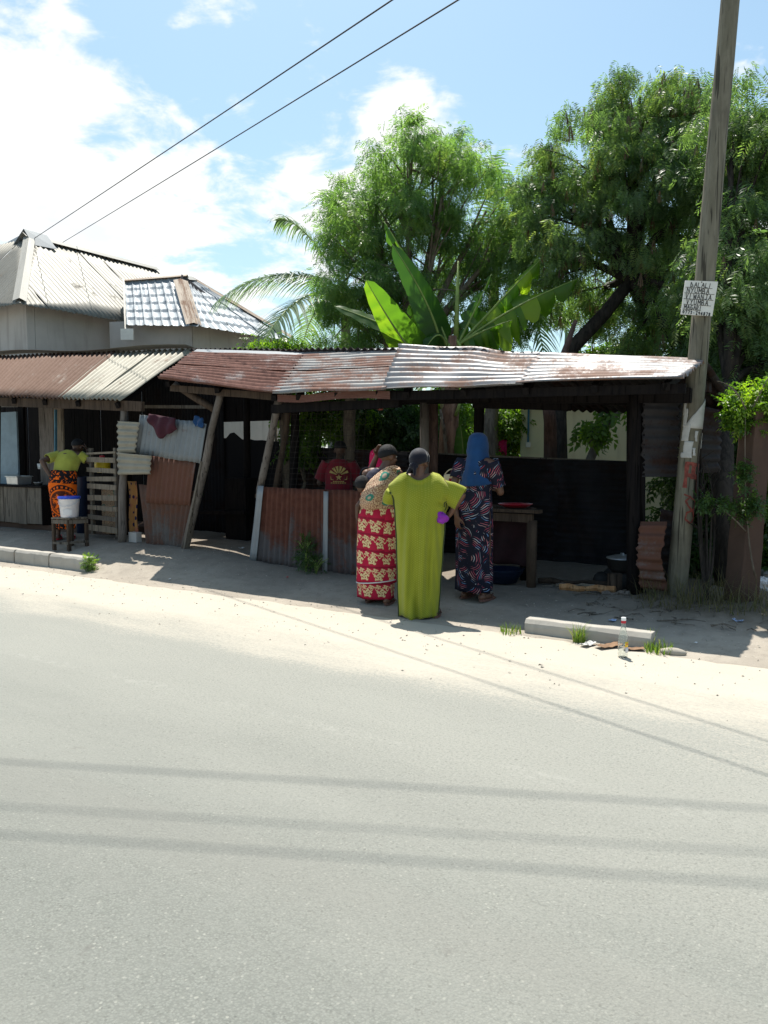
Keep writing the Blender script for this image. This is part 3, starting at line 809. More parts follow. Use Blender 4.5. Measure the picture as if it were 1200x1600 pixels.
    for i in range(3):
        a, b = i / 3, (i + 1) / 3 + .01
        tiles(lambda u, v, a=a, b=b: B2(a + (b - a) * u, v), 24, 4, 6, i + 5)
    cap(K + (Rg - K) * .0 + Vector((-.12, 0, .03)), Rg + (K - Rg) * .12 + Vector((-.12, 0, .06)), .36, M['cap_rust'], .05)
    cap(R1 + Vector((-.05, 0, 0)), Rg + Vector((.1, 0, .03)), .2, M['cap_rust'], .06); cap(Rg, R2, .3, M['cap_tin'], .1); cap(R2, K2 + Z * .1, .24, M['cap_rust'], .08)
    mb = MB(); mb.add([Rg + Vector((-.03, -.08, .1)), Rg + Vector((.50, .25, -.30)), Rg + Vector((-.06, -.5, -.36))], [(0, 1, 2)]); put('gablet', mb, M['tin_dark'], h2, solid=.01)
    mb = MB(); mb.bar(K1 + Vector((-.02, -.05, -.25)), R1 + Vector((-.02, -.1, .06)), .05, .1); put('flashing', mb, M['cap_tin'], h2)
    mb = MB(); mb.box(K1 + Vector((.02, -.08, -.2)), (.3, .06, .26)); put('gutter_end', mb, M['white_paint'], h2)
    i1 = K1 + Vector((-.6, .5, 0)); i2 = K + Vector((-.28, .45, 0)); mb = MB()
    wall_slab(mb, i1, i2, 0, K.z + .27, .2, (0, 1, 0)); put('wall', mb, M['plaster'], h2)
    i3 = K2 + Vector((-.35, .1, 0)); mb = MB(); wall_slab(mb, i2 + Vector((.01, .02, 0)), i3, 0, K.z + .22, .2, (-.6, .8, 0)); put('wall', mb, M['plaster'], h2)
build_houses()

# ------------------------------------------------------------------ left wooden stall with the brown roof
def build_left_stall():
    e1 = T(187, 625, 7.3); e0 = T(-60, 616, 7.32); t1 = T(300, 546, 9.0); t0 = T(-10, 556, 9.05)
    base = drop(T(190, 845, 7.45)); r = thing('wooden_stall', 'open wooden stall under a brown corrugated awning at far left', 'stall', base)
    P = bil(e0, e1, t0, t1)
    split('roof_sheet', P, 6, [M['roof_brown'], M['roof_brown'], M['roof_brown'], M['roof_brown'], M['roof_cream'], M['roof_cream']], r, seed=3, pitch=.12, amp=.024,
          labels=[None] * 4 + ['pale cream roof sheet', 'pale cream roof sheet'])
    mb = MB(); mb.grid(lambda u, v: t0.lerp(t1, u) + Z * (.03 + .03 * math.sin(9 * u)) + (NV * .12 - Z * .02) * (v - .6) * 2 , 14, 3)
    put('ridge_flashing', mb, M['cap_tin'], r, solid=.004)
    # beam under the eave, rafters
    mb = MB(); mb.bar(e0 + NV * .12 - Z * .10, e1 + NV * .12 - Z * .10 + DV * .35, .05, .14, jit=.06); put('beam', mb, M['wood_brown'], r)
    for k in (.15, .35, .55, .75, .97):
        a = e0.lerp(e1, k); b = t0.lerp(t1, k); mb = MB(); mb.bar(a + NV * .05 - Z * .085, b - Z * .085, .06, .08); put('rafter', mb, M['wood_dark'], r)
    mb = MB(); a = drop(T(190, 845, 7.45), -.05); b = T(194, 628, 7.45)
    mb.tube([a.lerp(b, k / 8) + DV * (.012 * math.sin(k * 1.7)) for k in range(9)], [.062 - .002 * k for k in range(9)], 9, wob=.15); put('post', mb, M['post_grey'], r, smooth=True)
    mb = MB(); a = drop(T(2, 845, 7.5), -.05) - DV * .12; mb.tube([a, T(-1, 628, 7.5) - DV * .05], .05, 8, wob=.12); put('post', mb, M['wood_brown'], r, smooth=True)
    a = T(-40, 634, 8.6); b = T(330, 636, 8.6); mb = MB(); mb.bar(a, b, .04, .05); put('purlin', mb, M['wood_grey'], r)
    # back wall of near-black planks, the interior shade is in their colour
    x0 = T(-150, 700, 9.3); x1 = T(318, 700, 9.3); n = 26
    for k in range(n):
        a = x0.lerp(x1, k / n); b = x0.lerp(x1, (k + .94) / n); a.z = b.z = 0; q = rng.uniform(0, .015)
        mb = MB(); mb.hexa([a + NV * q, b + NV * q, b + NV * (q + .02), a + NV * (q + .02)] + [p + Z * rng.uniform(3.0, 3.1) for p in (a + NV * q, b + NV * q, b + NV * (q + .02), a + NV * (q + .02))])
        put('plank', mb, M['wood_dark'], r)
    # side and inner partitions
    for (p0, p1, za, zb, mat) in (((62, 8.25), (84, 8.3), .3, 2.45, 'post_grey'), ((84.5, 8.31), (99, 8.36), .3, 2.42, 'wood_pale')):
        a = T(p0[0], 700, p0[1]); b = T(p1[0], 700, p1[1]); mb = MB(); wall_slab(mb, a, b, za, zb, .03, NV); put('partition_board', mb, M[mat], r)
    a = T(30, 700, 8.5); b = T(38, 700, 8.5); mb = MB(); wall_slab(mb, a, b, .3, 2.45, .05, NV); put('door_post', mb, M['wood_dark'], r)
    a = T(-20, 700, 8.15); b = T(27, 700, 8.15); za = T(10, 760, 8.15).z; zb = T(10, 644, 8.15).z
    mb = MB(); wall_slab(mb, a, b, za, zb, .03, NV); d = put('door', mb, M['blue_board'], r); d['label'] = 'pale blue door panel'
    mb = MB(); wall_slab(mb, a - NV * .012, b - NV * .012, za + .22, za + .25, .012, NV); put('door_rail', mb, M['blue_board'], d)
    mb = MB(); mb.bar(T(87, 765, 8.2), T(87, 640, 8.2), .03, .04); put('conduit', mb, M['blue_post'], r)
    # low earth step the counter stands on
    a = T(-80, 845, 7.95); b = T(172, 838, 7.95); mb = MB(); za = gz(-10, 7.95) - .03
    wall_slab(mb, a, b, za, za + .12, 1.5, NV); put('step', mb, M['concrete_brown'], r, bevel=.02)

    # counter with upright planks
    ca = T(-70, 800, 7.85); cb = T(66, 800, 7.85); zt = T(40, 760, 7.85).z; zb = za + .12
    c = thing('serving_counter', 'low counter faced with weathered upright planks under the blue door', 'counter', (cb.x, cb.y, zb)); n = 12
    for k in range(n):
        a = ca.lerp(cb, k / n); b = ca.lerp(cb, (k + .97) / n); q = rng.uniform(0, .012); za_ = zb + rng.uniform(0, .02); zt_ = zt - .02
        mb = MB(); wall_slab(mb, Vector((a.x, a.y, 0)) + NV * q, Vector((b.x, b.y, 0)) + NV * q, za_, zt_, .02, NV); put('plank', mb, M['wood_grey'], c)
    mb = MB(); wall_slab(mb, cb + DV * .004, cb + DV * .004 + NV * .5, zb, zt - .02, .02, -DV); put('side_board', mb, M['wood_dark'], c)
    mb = MB(); mb.bar(Vector((ca.x, ca.y, zt)) + NV * .24, Vector((cb.x, cb.y, zt)) + NV * .24 + DV * .03, .54, .03); put('counter_top', mb, M['wood_dark'], c)
    # aluminium pan and things on the counter
    p = T(30, 757, 8.0); p.z = zt + .016; pn = thing('metal_pan', 'square dented aluminium pan on the plank counter', 'pan', p, -AZ)
    mb = MB(); 
    mb.hexa([(-.16, -.13, 0), (.16, -.13, 0), (.16, .13, 0), (-.16, .13, 0), (-.175, -.145, .145), (.175, -.145, .145), (.175, .145, .145), (-.175, .145, .145)]); put('pan_body', mb, M['pan'], pn, local=True, bevel=.012)
    mb = MB()
    for a_, b_ in (((-.18, -.15), (.18, -.15)), ((.18, -.15), (.18, .15)), ((.18, .15), (-.18, .15)), ((-.18, .15), (-.18, -.15))): mb.bar((a_[0], a_[1], .148), (b_[0], b_[1], .148), .014, .012)
    put('rim', mb, M['pan'], pn, local=True)
    p = T(60, 757, 8.0); p.z = zt + .016; mb = MB(); mb.lathe([(.001, 0), (.045, .0), (.075, .05), (.08, .055), (.073, .05), (.04, .008), (.001, .006)], p)
    tag(put('bowl', mb, M['pan'], smooth=True), 'small metal bowl beside the square pan on the counter', 'bowl')
    p = T(65, 733, 8.45); mb = MB(); mb.lathe([(.001, 0), (.06, .0), (.075, .10), (.07, .10), (.055, .008), (.001, .008)], p, 16)
    tag(put('white_mug', mb, M['white_plate'], smooth=True), 'white enamel mug hanging on the board left of the yellow-shirted woman', 'mug')
build_left_stall()

# ------------------------------------------------------------------ tin shack in the middle
def build_shack():
    B0 = T(246, 590, 7.15); Bk = T(425, 613, 7.0); Be = T(603, 606, 6.98)
    U0 = T(303, 550, 8.6); Uk = T(466, 555, 8.55); Ue = T(632, 548, 8.5)
    base = drop(T(285, 865, 7.6)); r = thing('tin_shack', 'patched tin shack with a rust red roof and a dark open doorway', 'shack', base)
    # ribs run along the eave: u climbs the slope, v runs along
    def sheet(a, b, c, d, mat, seed, n=2, labels=None):
        P = bil(a, b, c, d)
        for i in range(n):
            lo, hi = i / n, (i + 1) / n + (.05 if i < n - 1 else 0)
            o = corr('roof_sheet', lambda u, v, lo=lo, hi=hi: P(lo + (hi - lo) * u, v), M[mat], r, pitch=.14, amp=.023, nv=26, seed=seed + i, lift=.012 * (n - 1 - i), warp=.016, jag=.012)
    sheet(B0, U0, Bk + DV * .1, Uk + DV * .1, 'roof_red', 5)
    sheet(Bk, Uk, Be, Ue, 'roof_mixed', 9)
    # silver flashing over the ridge, back slope whose rib ends show above it
    mb = MB(); mb.grid(lambda u, v: (U0.lerp(Uk, u * 2) if u < .5 else Uk.lerp(Ue, u * 2 - 1)) + NV * (.16 * (v - .6)) + Z * (.05 - .10 * (1 - v)) * 1.0, 24, 3)
    put('ridge_flashing', mb, M['zinc'], r, solid=.004)
    G0 = T(296, 546, 8.8); G1 = T(622, 546, 8.42); H0 = G0 + NV * 1.7 - Z * .35; H1 = G1 + NV * 1.7 - Z * .35
    split('roof_sheet', bil(G0, G1, H0, H1), 5, [M['tin_dark']], r, seed=30, pitch=.115, amp=.022, lap=.02)
    # eave board of brown tin under the sheets
    mb = MB(); mb.grid(lambda u, v: Bk.lerp(Be, u) + NV * (.10 + .02 * math.sin(u * 11)) - Z * (.02 + .085 * v + .015 * math.sin(u * 7)), 18, 2); put('eave_board', mb, M['roof_red'], r, solid=.006)
    mb = MB(); mb.bar(B0 + NV * .25 - Z * .12, Bk + NV * .3 - Z * .05, .07, .09, jit=.08); put('beam', mb, M['wood_brown'], r)
    mb = MB(); mb.bar(Bk + NV * .25 - Z * .18 - DV * .2, Be + NV * .3 - Z * .14, .08, .10, jit=.05); put('beam', mb, M['wood_dark'], r)
    for k in (0.04, .5, .97):
        a = B0.lerp(Bk, k); b = U0.lerp(Uk, k); mb = MB(); mb.bar(a + NV * .1 - Z * .07, b - Z * .06, .06, .07); put('rafter', mb, M['wood_dark'], r)
    for k in (.2, .55, .9):
        a = Bk.lerp(Be, k); b = Uk.lerp(Ue, k); mb = MB(); mb.bar(a + NV * .1 - Z * .06, b - Z * .06, .06, .07); put('rafter', mb, M['wood_dark'], r)
    # leaning pole at the doorway, brace, fence-corner pole
    def pole(pts, r0, r1, mat, name='post'):
        mb = MB(); n = len(pts); fine = []
        for i in range(n - 1):
            for k in range(3): fine.append(Vector(pts[i]).lerp(Vector(pts[i + 1]), k / 3))
        fine.append(Vector(pts[-1])); m = len(fine)
        mb.tube(fine, [r0 + (r1 - r0) * i / (m - 1) for i in range(m)], 9, wob=.16); return put(name, mb, M[mat], r, smooth=True)
    pole([drop(T(288, 866, 7.5), -.05), T(322, 720, 7.45), T(331, 670, 7.42), T(347, 606, 7.4)], .058, .046, 'post_grey')
    mb = MB(); mb.bar(T(318, 721, 7.43), drop(T(291, 866, 7.46), .0), .09, .03, jit=.05); put('door_jamb', mb, M['wood_grey'], r)
    pole([T(336, 640, 7.5), T(300, 618, 7.5), T(272, 600, 7.6)], .05, .045, 'wood_brown', 'brace')
    pole([T(406, 765, 7.6), T(422, 690, 7.55), T(437, 618, 7.45)], .05, .05, 'post_grey')
    pole([drop(T(402, 800, 7.62), -.05), T(406, 765, 7.6)], .05, .05, 'post_grey')
    pole([T(430, 770, 8.2), T(444, 690, 8.2), T(452, 625, 8.2)], .045, .045, 'wood_brown')
    pole([drop(T(455, 860, 8.3)), T(460, 700, 8.3), T(462, 622, 8.3)], .06, .06, 'wood_dark')
    pole([drop(T(386, 850, 8.9)), T(386, 720, 8.9), T(385, 615, 8.9)], .06, .055, 'wood_dark')
    mb = MB(); mb.bar(T(440, 632, 8.1), T(760, 626, 8.1), .06, .055, jit=.08); put('cross_beam', mb, M['wood_dark'], r)
    # dark inner walls with the two pale openings at the back
    a = T(348, 700, 9.3); b = T(436, 700, 9.3); zs = lambda py: T(390, py, 9.3).z
    mb = MB(); n = 14; vs = []
    for i in range(n + 1):
        k = i / n; p = a.lerp(b, k); top = zs(684 - 10 * math.exp(-((k - .2) / .1) ** 2) + 6 * k + 3 * mnoise.noise((k * 9, 0, 0)))
        vs += [Vector((p.x, p.y, 0)), Vector((p.x, p.y, top))]
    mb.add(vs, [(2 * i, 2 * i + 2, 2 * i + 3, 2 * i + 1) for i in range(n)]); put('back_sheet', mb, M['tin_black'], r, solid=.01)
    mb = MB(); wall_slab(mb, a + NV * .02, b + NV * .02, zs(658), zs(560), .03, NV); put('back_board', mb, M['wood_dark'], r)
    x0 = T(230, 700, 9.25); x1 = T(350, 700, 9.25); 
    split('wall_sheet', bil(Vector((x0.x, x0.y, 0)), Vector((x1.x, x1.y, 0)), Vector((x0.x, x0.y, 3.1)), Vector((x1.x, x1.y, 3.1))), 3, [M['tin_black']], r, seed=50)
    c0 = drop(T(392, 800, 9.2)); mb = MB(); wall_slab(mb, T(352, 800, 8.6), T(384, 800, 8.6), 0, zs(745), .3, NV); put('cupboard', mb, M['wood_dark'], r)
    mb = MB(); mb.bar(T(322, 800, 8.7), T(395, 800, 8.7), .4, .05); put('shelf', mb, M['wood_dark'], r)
    # patchwork of tin beside the doorway
    def patch(q, t, mat, pitch, seed, along=True, label=None, **kw):
        ps = [T(px, py, t + (dt if len(q[0]) > 2 else 0)) for px, py, *dt in [(*a[:2],) for a in q]]
        P = bil(ps[0], ps[1], ps[2], ps[3]) if along else bil(ps[0], ps[2], ps[1], ps[3])
        o = corr('wall_sheet', P, M[mat], r, pitch=pitch, seed=seed, **kw)
        if label: o['label'] = label
        return o
    patch([(227, 858), (290, 866), (216, 758), (306, 768)], 7.52, 'tin_fence2', .095, 61, amp=.014, jag=.03)
    patch([(227, 785), (297, 790), (232, 712), (308, 720)], 7.49, 'tin_rust', .10, 62, label='rusty middle sheet', amp=.013)
    patch([(211, 708), (314, 724), (219, 648), (324, 662)], 7.46, 'tin_grey', .10, 63, label='zinc grey upper sheet', amp=.013, jag=.012)
    patch([(183, 708), (211, 707), (183, 658), (218, 660)], 7.38, 'tin_beige', .085, 64, along=False, label='beige sheet with ribs across', amp=.012)
    patch([(184, 742), (234, 741), (183, 707), (237, 712)], 7.36, 'tin_beige', .085, 65, along=False, label='stained beige sheet with ribs across', amp=.012, jag=.02)
    mb = MB(); wall_slab(mb, T(201, 840, 7.52), T(213, 840, 7.52), gz(-9, 7.5), T(205, 832, 7.5).z, .1, NV); put('sill_block', mb, M['plaster'], r)
    return r
shack = build_shack()

def build_fence():
    r = thing('corrugated_fence', 'low rusty corrugated tin fence with grey foot in front of the shack', 'fence', drop(T(470, 888, 7.56)))
    xs = [(397, 884, 407, 760), (450, 888, 455, 763), (505, 892, 506, 765), (566, 897, 566, 767)]
    for i in range(3):
        a, b = xs[i], xs[i + 1]; t = 7.56 - .006 * (i % 2)
        p = [drop(T(a[0] - 3, a[1], t), -.02), drop(T(b[0] + 2, b[1], t), -.02), T(a[2] - 3, a[3], t), T(b[2] + 2, b[3], t)]
        corr('fence_sheet', bil(*p), M['tin_fence'], r, pitch=.088, amp=.018, seed=70 + i * 3, warp=.015, jag=.006, nv=10)
    for (x0, x1, x2, x3) in ((389, 400, 402, 412), (503, 511, 505, 513)):
        t = 7.515; p = [drop(T(x0, 886, t), -.02), drop(T(x1, 886, t), -.02), T(x2, 759 if x0 < 400 else 768, t), T(x3, 759 if x0 < 400 else 768, t)]
        o = corr('fence_strip', bil(*p), M['zinc'], r, pitch=.09, amp=.006, seed=80, nv=8); o['label'] = 'bright zinc strip'
    a = T(400, 775, 7.60); b = T(566, 780, 7.60); mb = MB(); mb.bar(a, b, .04, .05); put('rail', mb, M['wood_brown'], r)
    w = thing('wire_mesh', 'square wire mesh stretched above the rusty tin fence', 'mesh', T(480, 700, 7.65)); mb = MB()
    P = bil(T(410, 765, 7.65), T(566, 765, 7.62), T(438, 622, 7.65), T(572, 620, 7.62))
    for i in range(18):
        u = i / 17; mb.tube([P(u, v / 6) + NV * .012 * math.sin(v + u * 9) for v in range(7)], .0013, 4)
    for j in range(18):
        v = j / 17; mb.tube([P(u / 6, v) + NV * .012 * math.sin(u + v * 9) for u in range(7)], .0013, 4)
    put('wires', mb, M['mesh_wire'], w, local=False)
build_fence()

# ------------------------------------------------------------------ cooking stall on the right
def build_cooking():
    E0 = T(596, 607, 6.95); E1 = T(1066, 589, 7.0); U0 = T(624, 537, 8.0); U1 = T(1105, 563, 8.2)
    r = thing('cooking_stall', 'smoky open cooking stall under a silver corrugated roof beside the pole', 'stall', drop(T(990, 920, 7.9)))
    P = bil(E0, U0, E1, U1)
    segs = [(-.0, .52, 0, 1, 'roof_silver', 0), (.50, 1.0, 0, 1, 'roof_silver', 4)]
    for i, (v0, v1, u0, u1, mt, sd) in enumerate(segs):
        for j in range(1):
            lo, hi = 0, 1
            def Pq(u, v, v0=v0, v1=v1, lo=lo, hi=hi):
                vv = v0 + (v1 - v0) * v; uu = lo + (hi - lo) * u
                p = P(uu, vv); return p + Z * (.03 * math.exp(-((vv - .30) / .06) ** 2) * (uu - .3) - .03 * math.exp(-((vv - .42) / .12) ** 2) * uu)
            corr('roof_sheet', Pq, M[mt], r, pitch=.14, amp=.021, nv=34, seed=100 + sd + j, lift=.010 * (1 - i), warp=.012, jag=.012)
    # fascia and beams, under-roof shade is in their near-black colour
    mb = MB(); mb.bar(E0 + NV * .16 - Z * .075, E1 + NV * .16 - Z * .085, .04, .085, jit=.04); put('beam', mb, M['wood_dark'], r)
    a = T(600, 620, 7.9); b = T(1080, 618, 7.9); mb = MB(); mb.bar(a, b, .09, .14, jit=.04); put('beam', mb, M['wood_dark'], r)
    mb = MB(); mb.bar(T(740, 632, 8.3), T(892, 636, 8.3), .05, .085, jit=.05); put('cross_beam', mb, M['wood_dark'], r)
    mb = MB(); mb.bar(T(890, 628, 8.32), T(1000, 629, 8.32), .05, .05, jit=.05); put('cross_beam', mb, M['wood_dark'], r)
    for k in (.08, .3, .52, .74, .95):
        a = E0.lerp(E1, k); b = U0.lerp(U1, k); mb = MB(); mb.bar(a + NV * .1 - Z * .07, b - Z * .07, .06, .07); put('rafter', mb, M['wood_dark'], r)
    # rear roof slope so that the inside stays dark
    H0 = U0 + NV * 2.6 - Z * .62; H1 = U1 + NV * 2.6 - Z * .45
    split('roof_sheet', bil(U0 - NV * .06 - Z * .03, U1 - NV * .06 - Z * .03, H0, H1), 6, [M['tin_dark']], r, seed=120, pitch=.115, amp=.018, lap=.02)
    def post(pts, r0, mat='wood_dark', wob=.15):
        mb = MB(); fine = []
        for i in range(len(pts) - 1):
            for k in range(3): fine.append(Vector(pts[i]).lerp(Vector(pts[i + 1]), k / 3))
        fine.append(Vector(pts[-1])); mb.tube(fine, r0, 9, wob=wob); put('post', mb, M[mat], r, smooth=True)
    post([drop(T(991, 922, 7.9), -.05), T(989, 760, 7.9), T(991, 605, 7.9)], .068)
    post([drop(T(1004, 915, 8.0), -.05), T(1003, 600, 8.0)], .035)
    post([drop(T(748, 880, 8.7), -.05), T(747, 700, 8.7), T(750, 606, 8.7)], .065)
    post([drop(T(664, 880, 8.1), -.05), T(663, 620, 8.1)], .055, 'post_grey')
    post([drop(T(676, 880, 8.25), -.05), T(677, 620, 8.25)], .06, 'bark_red')
    # back wall: two rows of shade-darkened sheets, ribs level, with a ragged lit top edge
    y = 10.0
    def back(p0, p1, za, zb, seed, mat):
        A = T(p0, 700, y); B = T(p1, 700, y)
        q = bil(Vector((A.x, A.y, za[0])), Vector((A.x, A.y, zb[0])), Vector((B.x, B.y, za[1])), Vector((B.x, B.y, zb[1])))
        corr('wall_sheet', q, M[mat], r, pitch=.085, amp=.014, nv=14, seed=seed, warp=.02, jag=.01)
    zt = lambda px, py: T(px, py, y).z
    cuts = [425, 530, 640, 755, 870, 1000]; tops = [695, 701, 707, 714, 718, 721]
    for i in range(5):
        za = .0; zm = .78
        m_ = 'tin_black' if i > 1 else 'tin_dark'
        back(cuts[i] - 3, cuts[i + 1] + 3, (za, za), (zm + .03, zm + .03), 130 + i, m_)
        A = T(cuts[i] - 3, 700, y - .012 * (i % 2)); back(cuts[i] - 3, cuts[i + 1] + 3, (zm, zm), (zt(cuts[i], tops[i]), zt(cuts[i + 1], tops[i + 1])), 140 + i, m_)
    a = T(428, 700, y + .05); b = T(1000, 700, y + .05); mb = MB()
    mb.bar(Vector((a.x, a.y, zt(428, 697) - .02)), Vector((b.x, b.y, zt(1000, 722) - .02)), .05, .05); put('rail', mb, M['wood_grey'], r)
    # right-hand side sheets: upper with gap below, curled lower piece
    A = T(1003, 700, 7.95); Bq = T(1122, 700, 9.2)
    def side(px0, t0, px1, t1, py0, py1, seed, mat, amp=.016, bend=0.0, pitch=.10):
        p00 = T(px0, py0[0], t0); p01 = T(px1, py0[1], t1); p10 = T(px0, py1[0], t0); p11 = T(px1, py1[1], t1)
        q0 = bil(p00, p10, p01, p11)
        q = (lambda u, v: q0(u, v) - NV * (bend * math.sin(math.pi * u))) if bend else q0
        corr('side_sheet', q, M[mat], r, pitch=pitch, amp=amp, nv=12, seed=seed, jag=.03)
    side(1004, 7.95, 1062, 8.3, (745, 745), (622, 625), 151, 'tin_dark')
    side(1060, 8.31, 1126, 8.7, (742, 738), (626, 640), 152, 'tin_dark')
    side(1000, 7.86, 1040, 7.92, (920, 925), (814, 814), 153, 'tin_rust', bend=.12, amp=.02)
    side(1030, 8.2, 1064, 8.3, (915, 915), (795, 800), 154, 'tin_dark')
    mb = MB(); p = T(1090, 588, 8.0); q = MB(); q.grid(lambda u, v: T(1080, 570, 8.75).lerp(T(1113, 574, 9.0), u) - Z * v * .27 + NV * .02 * math.sin(5 * u), 6, 4); put('eave_flap', q, M['tin_dark'], r, solid=.01)

    # table with a slab top
    ta = T(700, 790, 8.0); zt_ = gz(-3.4, 8) + .84
    t0 = T(712, 790, 7.75); t1 = T(838, 800, 7.75)
    tb = thing('wooden_table', 'rough wooden table with thick slab top in the smoky stall', 'table', drop((t0 + t1) / 2)); L = (t1 - t0).length
    for k in range(5):
        o_ = NV * (.14 * k + .07); q = rng.uniform(-.008, .008); a = Vector((t0.x, t0.y, zt_ + q)) + o_; b = Vector((t1.x, t1.y, zt_ + q)) + o_ - DV * (.085 * k + rng.uniform(-.02, .02))
        mb = MB(); mb.bar(a, b, .132, .035); put('plank', mb, M['wood_brown'], tb)
    for k in (.06,): 
        mb = MB(); mb.bar(Vector((t0.x, t0.y, zt_ - .075)) + NV * k, Vector((t1.x, t1.y, zt_ - .075)) + NV * k - DV * .06, .05, .09, jit=.04); put('apron', mb, M['wood_brown'], tb)
    for (f, g, mt) in ((.92, .08, 'post_grey'), (.62, .6, 'wood_dark'), (.06, .08, 'post_grey'), (.06, .6, 'wood_dark')):
        p = t0.lerp(t1, f) + NV * g; mb = MB(); mb.tube([drop(p, -.03), drop(p, .45), Vector((p.x, p.y, zt_ - .10))], [.055, .058, .055], 8, wob=.15); put('leg', mb, M['wood_brown' if mt == 'post_grey' else mt], tb, smooth=True)
    p = t0.lerp(t1, .62) + NV * .3; p.z = zt_ + .022; mb = MB(); mb.lathe([(.001, 0), (.12, .0), (.19, .035), (.195, .04), (.185, .036), (.115, .008), (.001, .008)], p, 24)
    tag(put('red_tray', mb, M['plastic_red'], smooth=True), 'round red plastic tray on the wooden table', 'tray')
    p = t0.lerp(t1, .6) + NV * .22; mb = MB()
    mb.grid(lambda u, v: p + DV * ((u - .5) * .5) + NV * (.04 * math.sin(9 * u + 3 * v)) + Z * (zt_ - .10 - p.z - .52 * v), 20, 8)
    tag(put('hanging_cloth', mb, M['maroon_dark'], smooth=True, solid=.004), 'dark red cloth hanging under the wooden table', 'cloth')
    p = drop(t0.lerp(t1, .5) + NV * .25); mb = MB(); mb.lathe([(.001, .0), (.15, .0), (.23, .15), (.245, .155), (.235, .145), (.15, .012), (.001, .012)], p + Z * .01, 24)
    tag(put('washing_basin', mb, M['plastic_dblue'], smooth=True), 'dark blue plastic basin on the ground under the table', 'basin')
    # firewood, hearth stones and pot
    logs = [((842, 898), (958, 890), .035, 8.2, 'wood_brown', 'slim brown log furthest back in the firewood'), ((876, 912), (962, 893), .045, 7.85, 'wood_orange', 'thick orange split log at the front of the fire'),
            ((870, 903), (930, 895), .03, 8.0, 'wood_pale', 'pale sunlit split log between two darker logs'), ((942, 921), (984, 907), .035, 7.75, 'post_grey', 'grey log end lying by the black post')]
    for (a, b, rad, t, mt, lb) in logs:
        A = drop(T(a[0], a[1], t), rad * .8); B = drop(T(b[0], b[1], t), rad * 1.0 + .03); mb = MB()
        d = (B - A); pts = [A + d * (k / 6) + Z * .012 * math.sin(k * 2) for k in range(7)]
        mb.tube(pts, [rad * (.8 + .25 * math.sin(k * 1.3 + 1)) for k in range(7)], 6, wob=.25); tag(put('firewood_log', mb, M[mt]), lb, 'log', 'firewood under the cooking stall')
    p = drop(T(961, 906, 7.95)); mb = MB(); mb.tube([p - Z * .03, p + Z * .10, p + Z * .22], [.075, .07, .072], 9, wob=.2)
    tag(put('tree_stump', mb, M['wood_brown'], smooth=True), 'short upright wood block by the hearth', 'wood block')
    for i, (px, py, t, rr) in enumerate(((940, 893, 8.35, .10), (975, 890, 8.4, .11), (955, 885, 8.7, .10))):
        p = drop(T(px, py, t), .06); mb = MB(); mb.ell(p, (rr, rr * .85, rr * 1.1), 10, 7)
        tag(put('hearth_stone', mb, M['soot'], smooth=True), 'sooty hearth stone %s' % ('at the left front of the fire', 'under the right side of the pot', 'furthest back behind the logs')[i], 'stone', 'hearth stones')
    p = drop(T(972, 880, 8.45), .16); pt = thing('cooking_pot', 'blackened cooking pot with an aluminium lid on hearth stones', 'pot', p)
    mb = MB(); mb.lathe([(.001, 0), (.10, .0), (.15, .05), (.155, .15), (.165, .16)], (0, 0, 0), 22); put('pot_body', mb, M['soot'], pt, local=True, smooth=True)
    mb = MB(); mb.lathe([(.17, .158), (.168, .168), (.09, .19), (.02, .195), (.02, .215), (.001, .217)], (0, 0, 0), 22); put('lid', mb, M['pan'], pt, local=True, smooth=True)
    mb = MB()
    for i in range(40):
        p = drop(T(rng.uniform(840, 985), rng.uniform(898, 914), 8.0) + NV * rng.uniform(-.3, .5), .008); q = p + Vector((rng.uniform(-.12, .12), rng.uniform(-.05, .05), rng.uniform(0, .015)))
        mb.bar(p, q + Vector((.01, 0, 0)), .01, .008)
    tag(put('wood_chips', mb, M['wood_pale']), 'scattered splinters and chips around the firewood', 'wood chips', kind='stuff')
build_cooking()
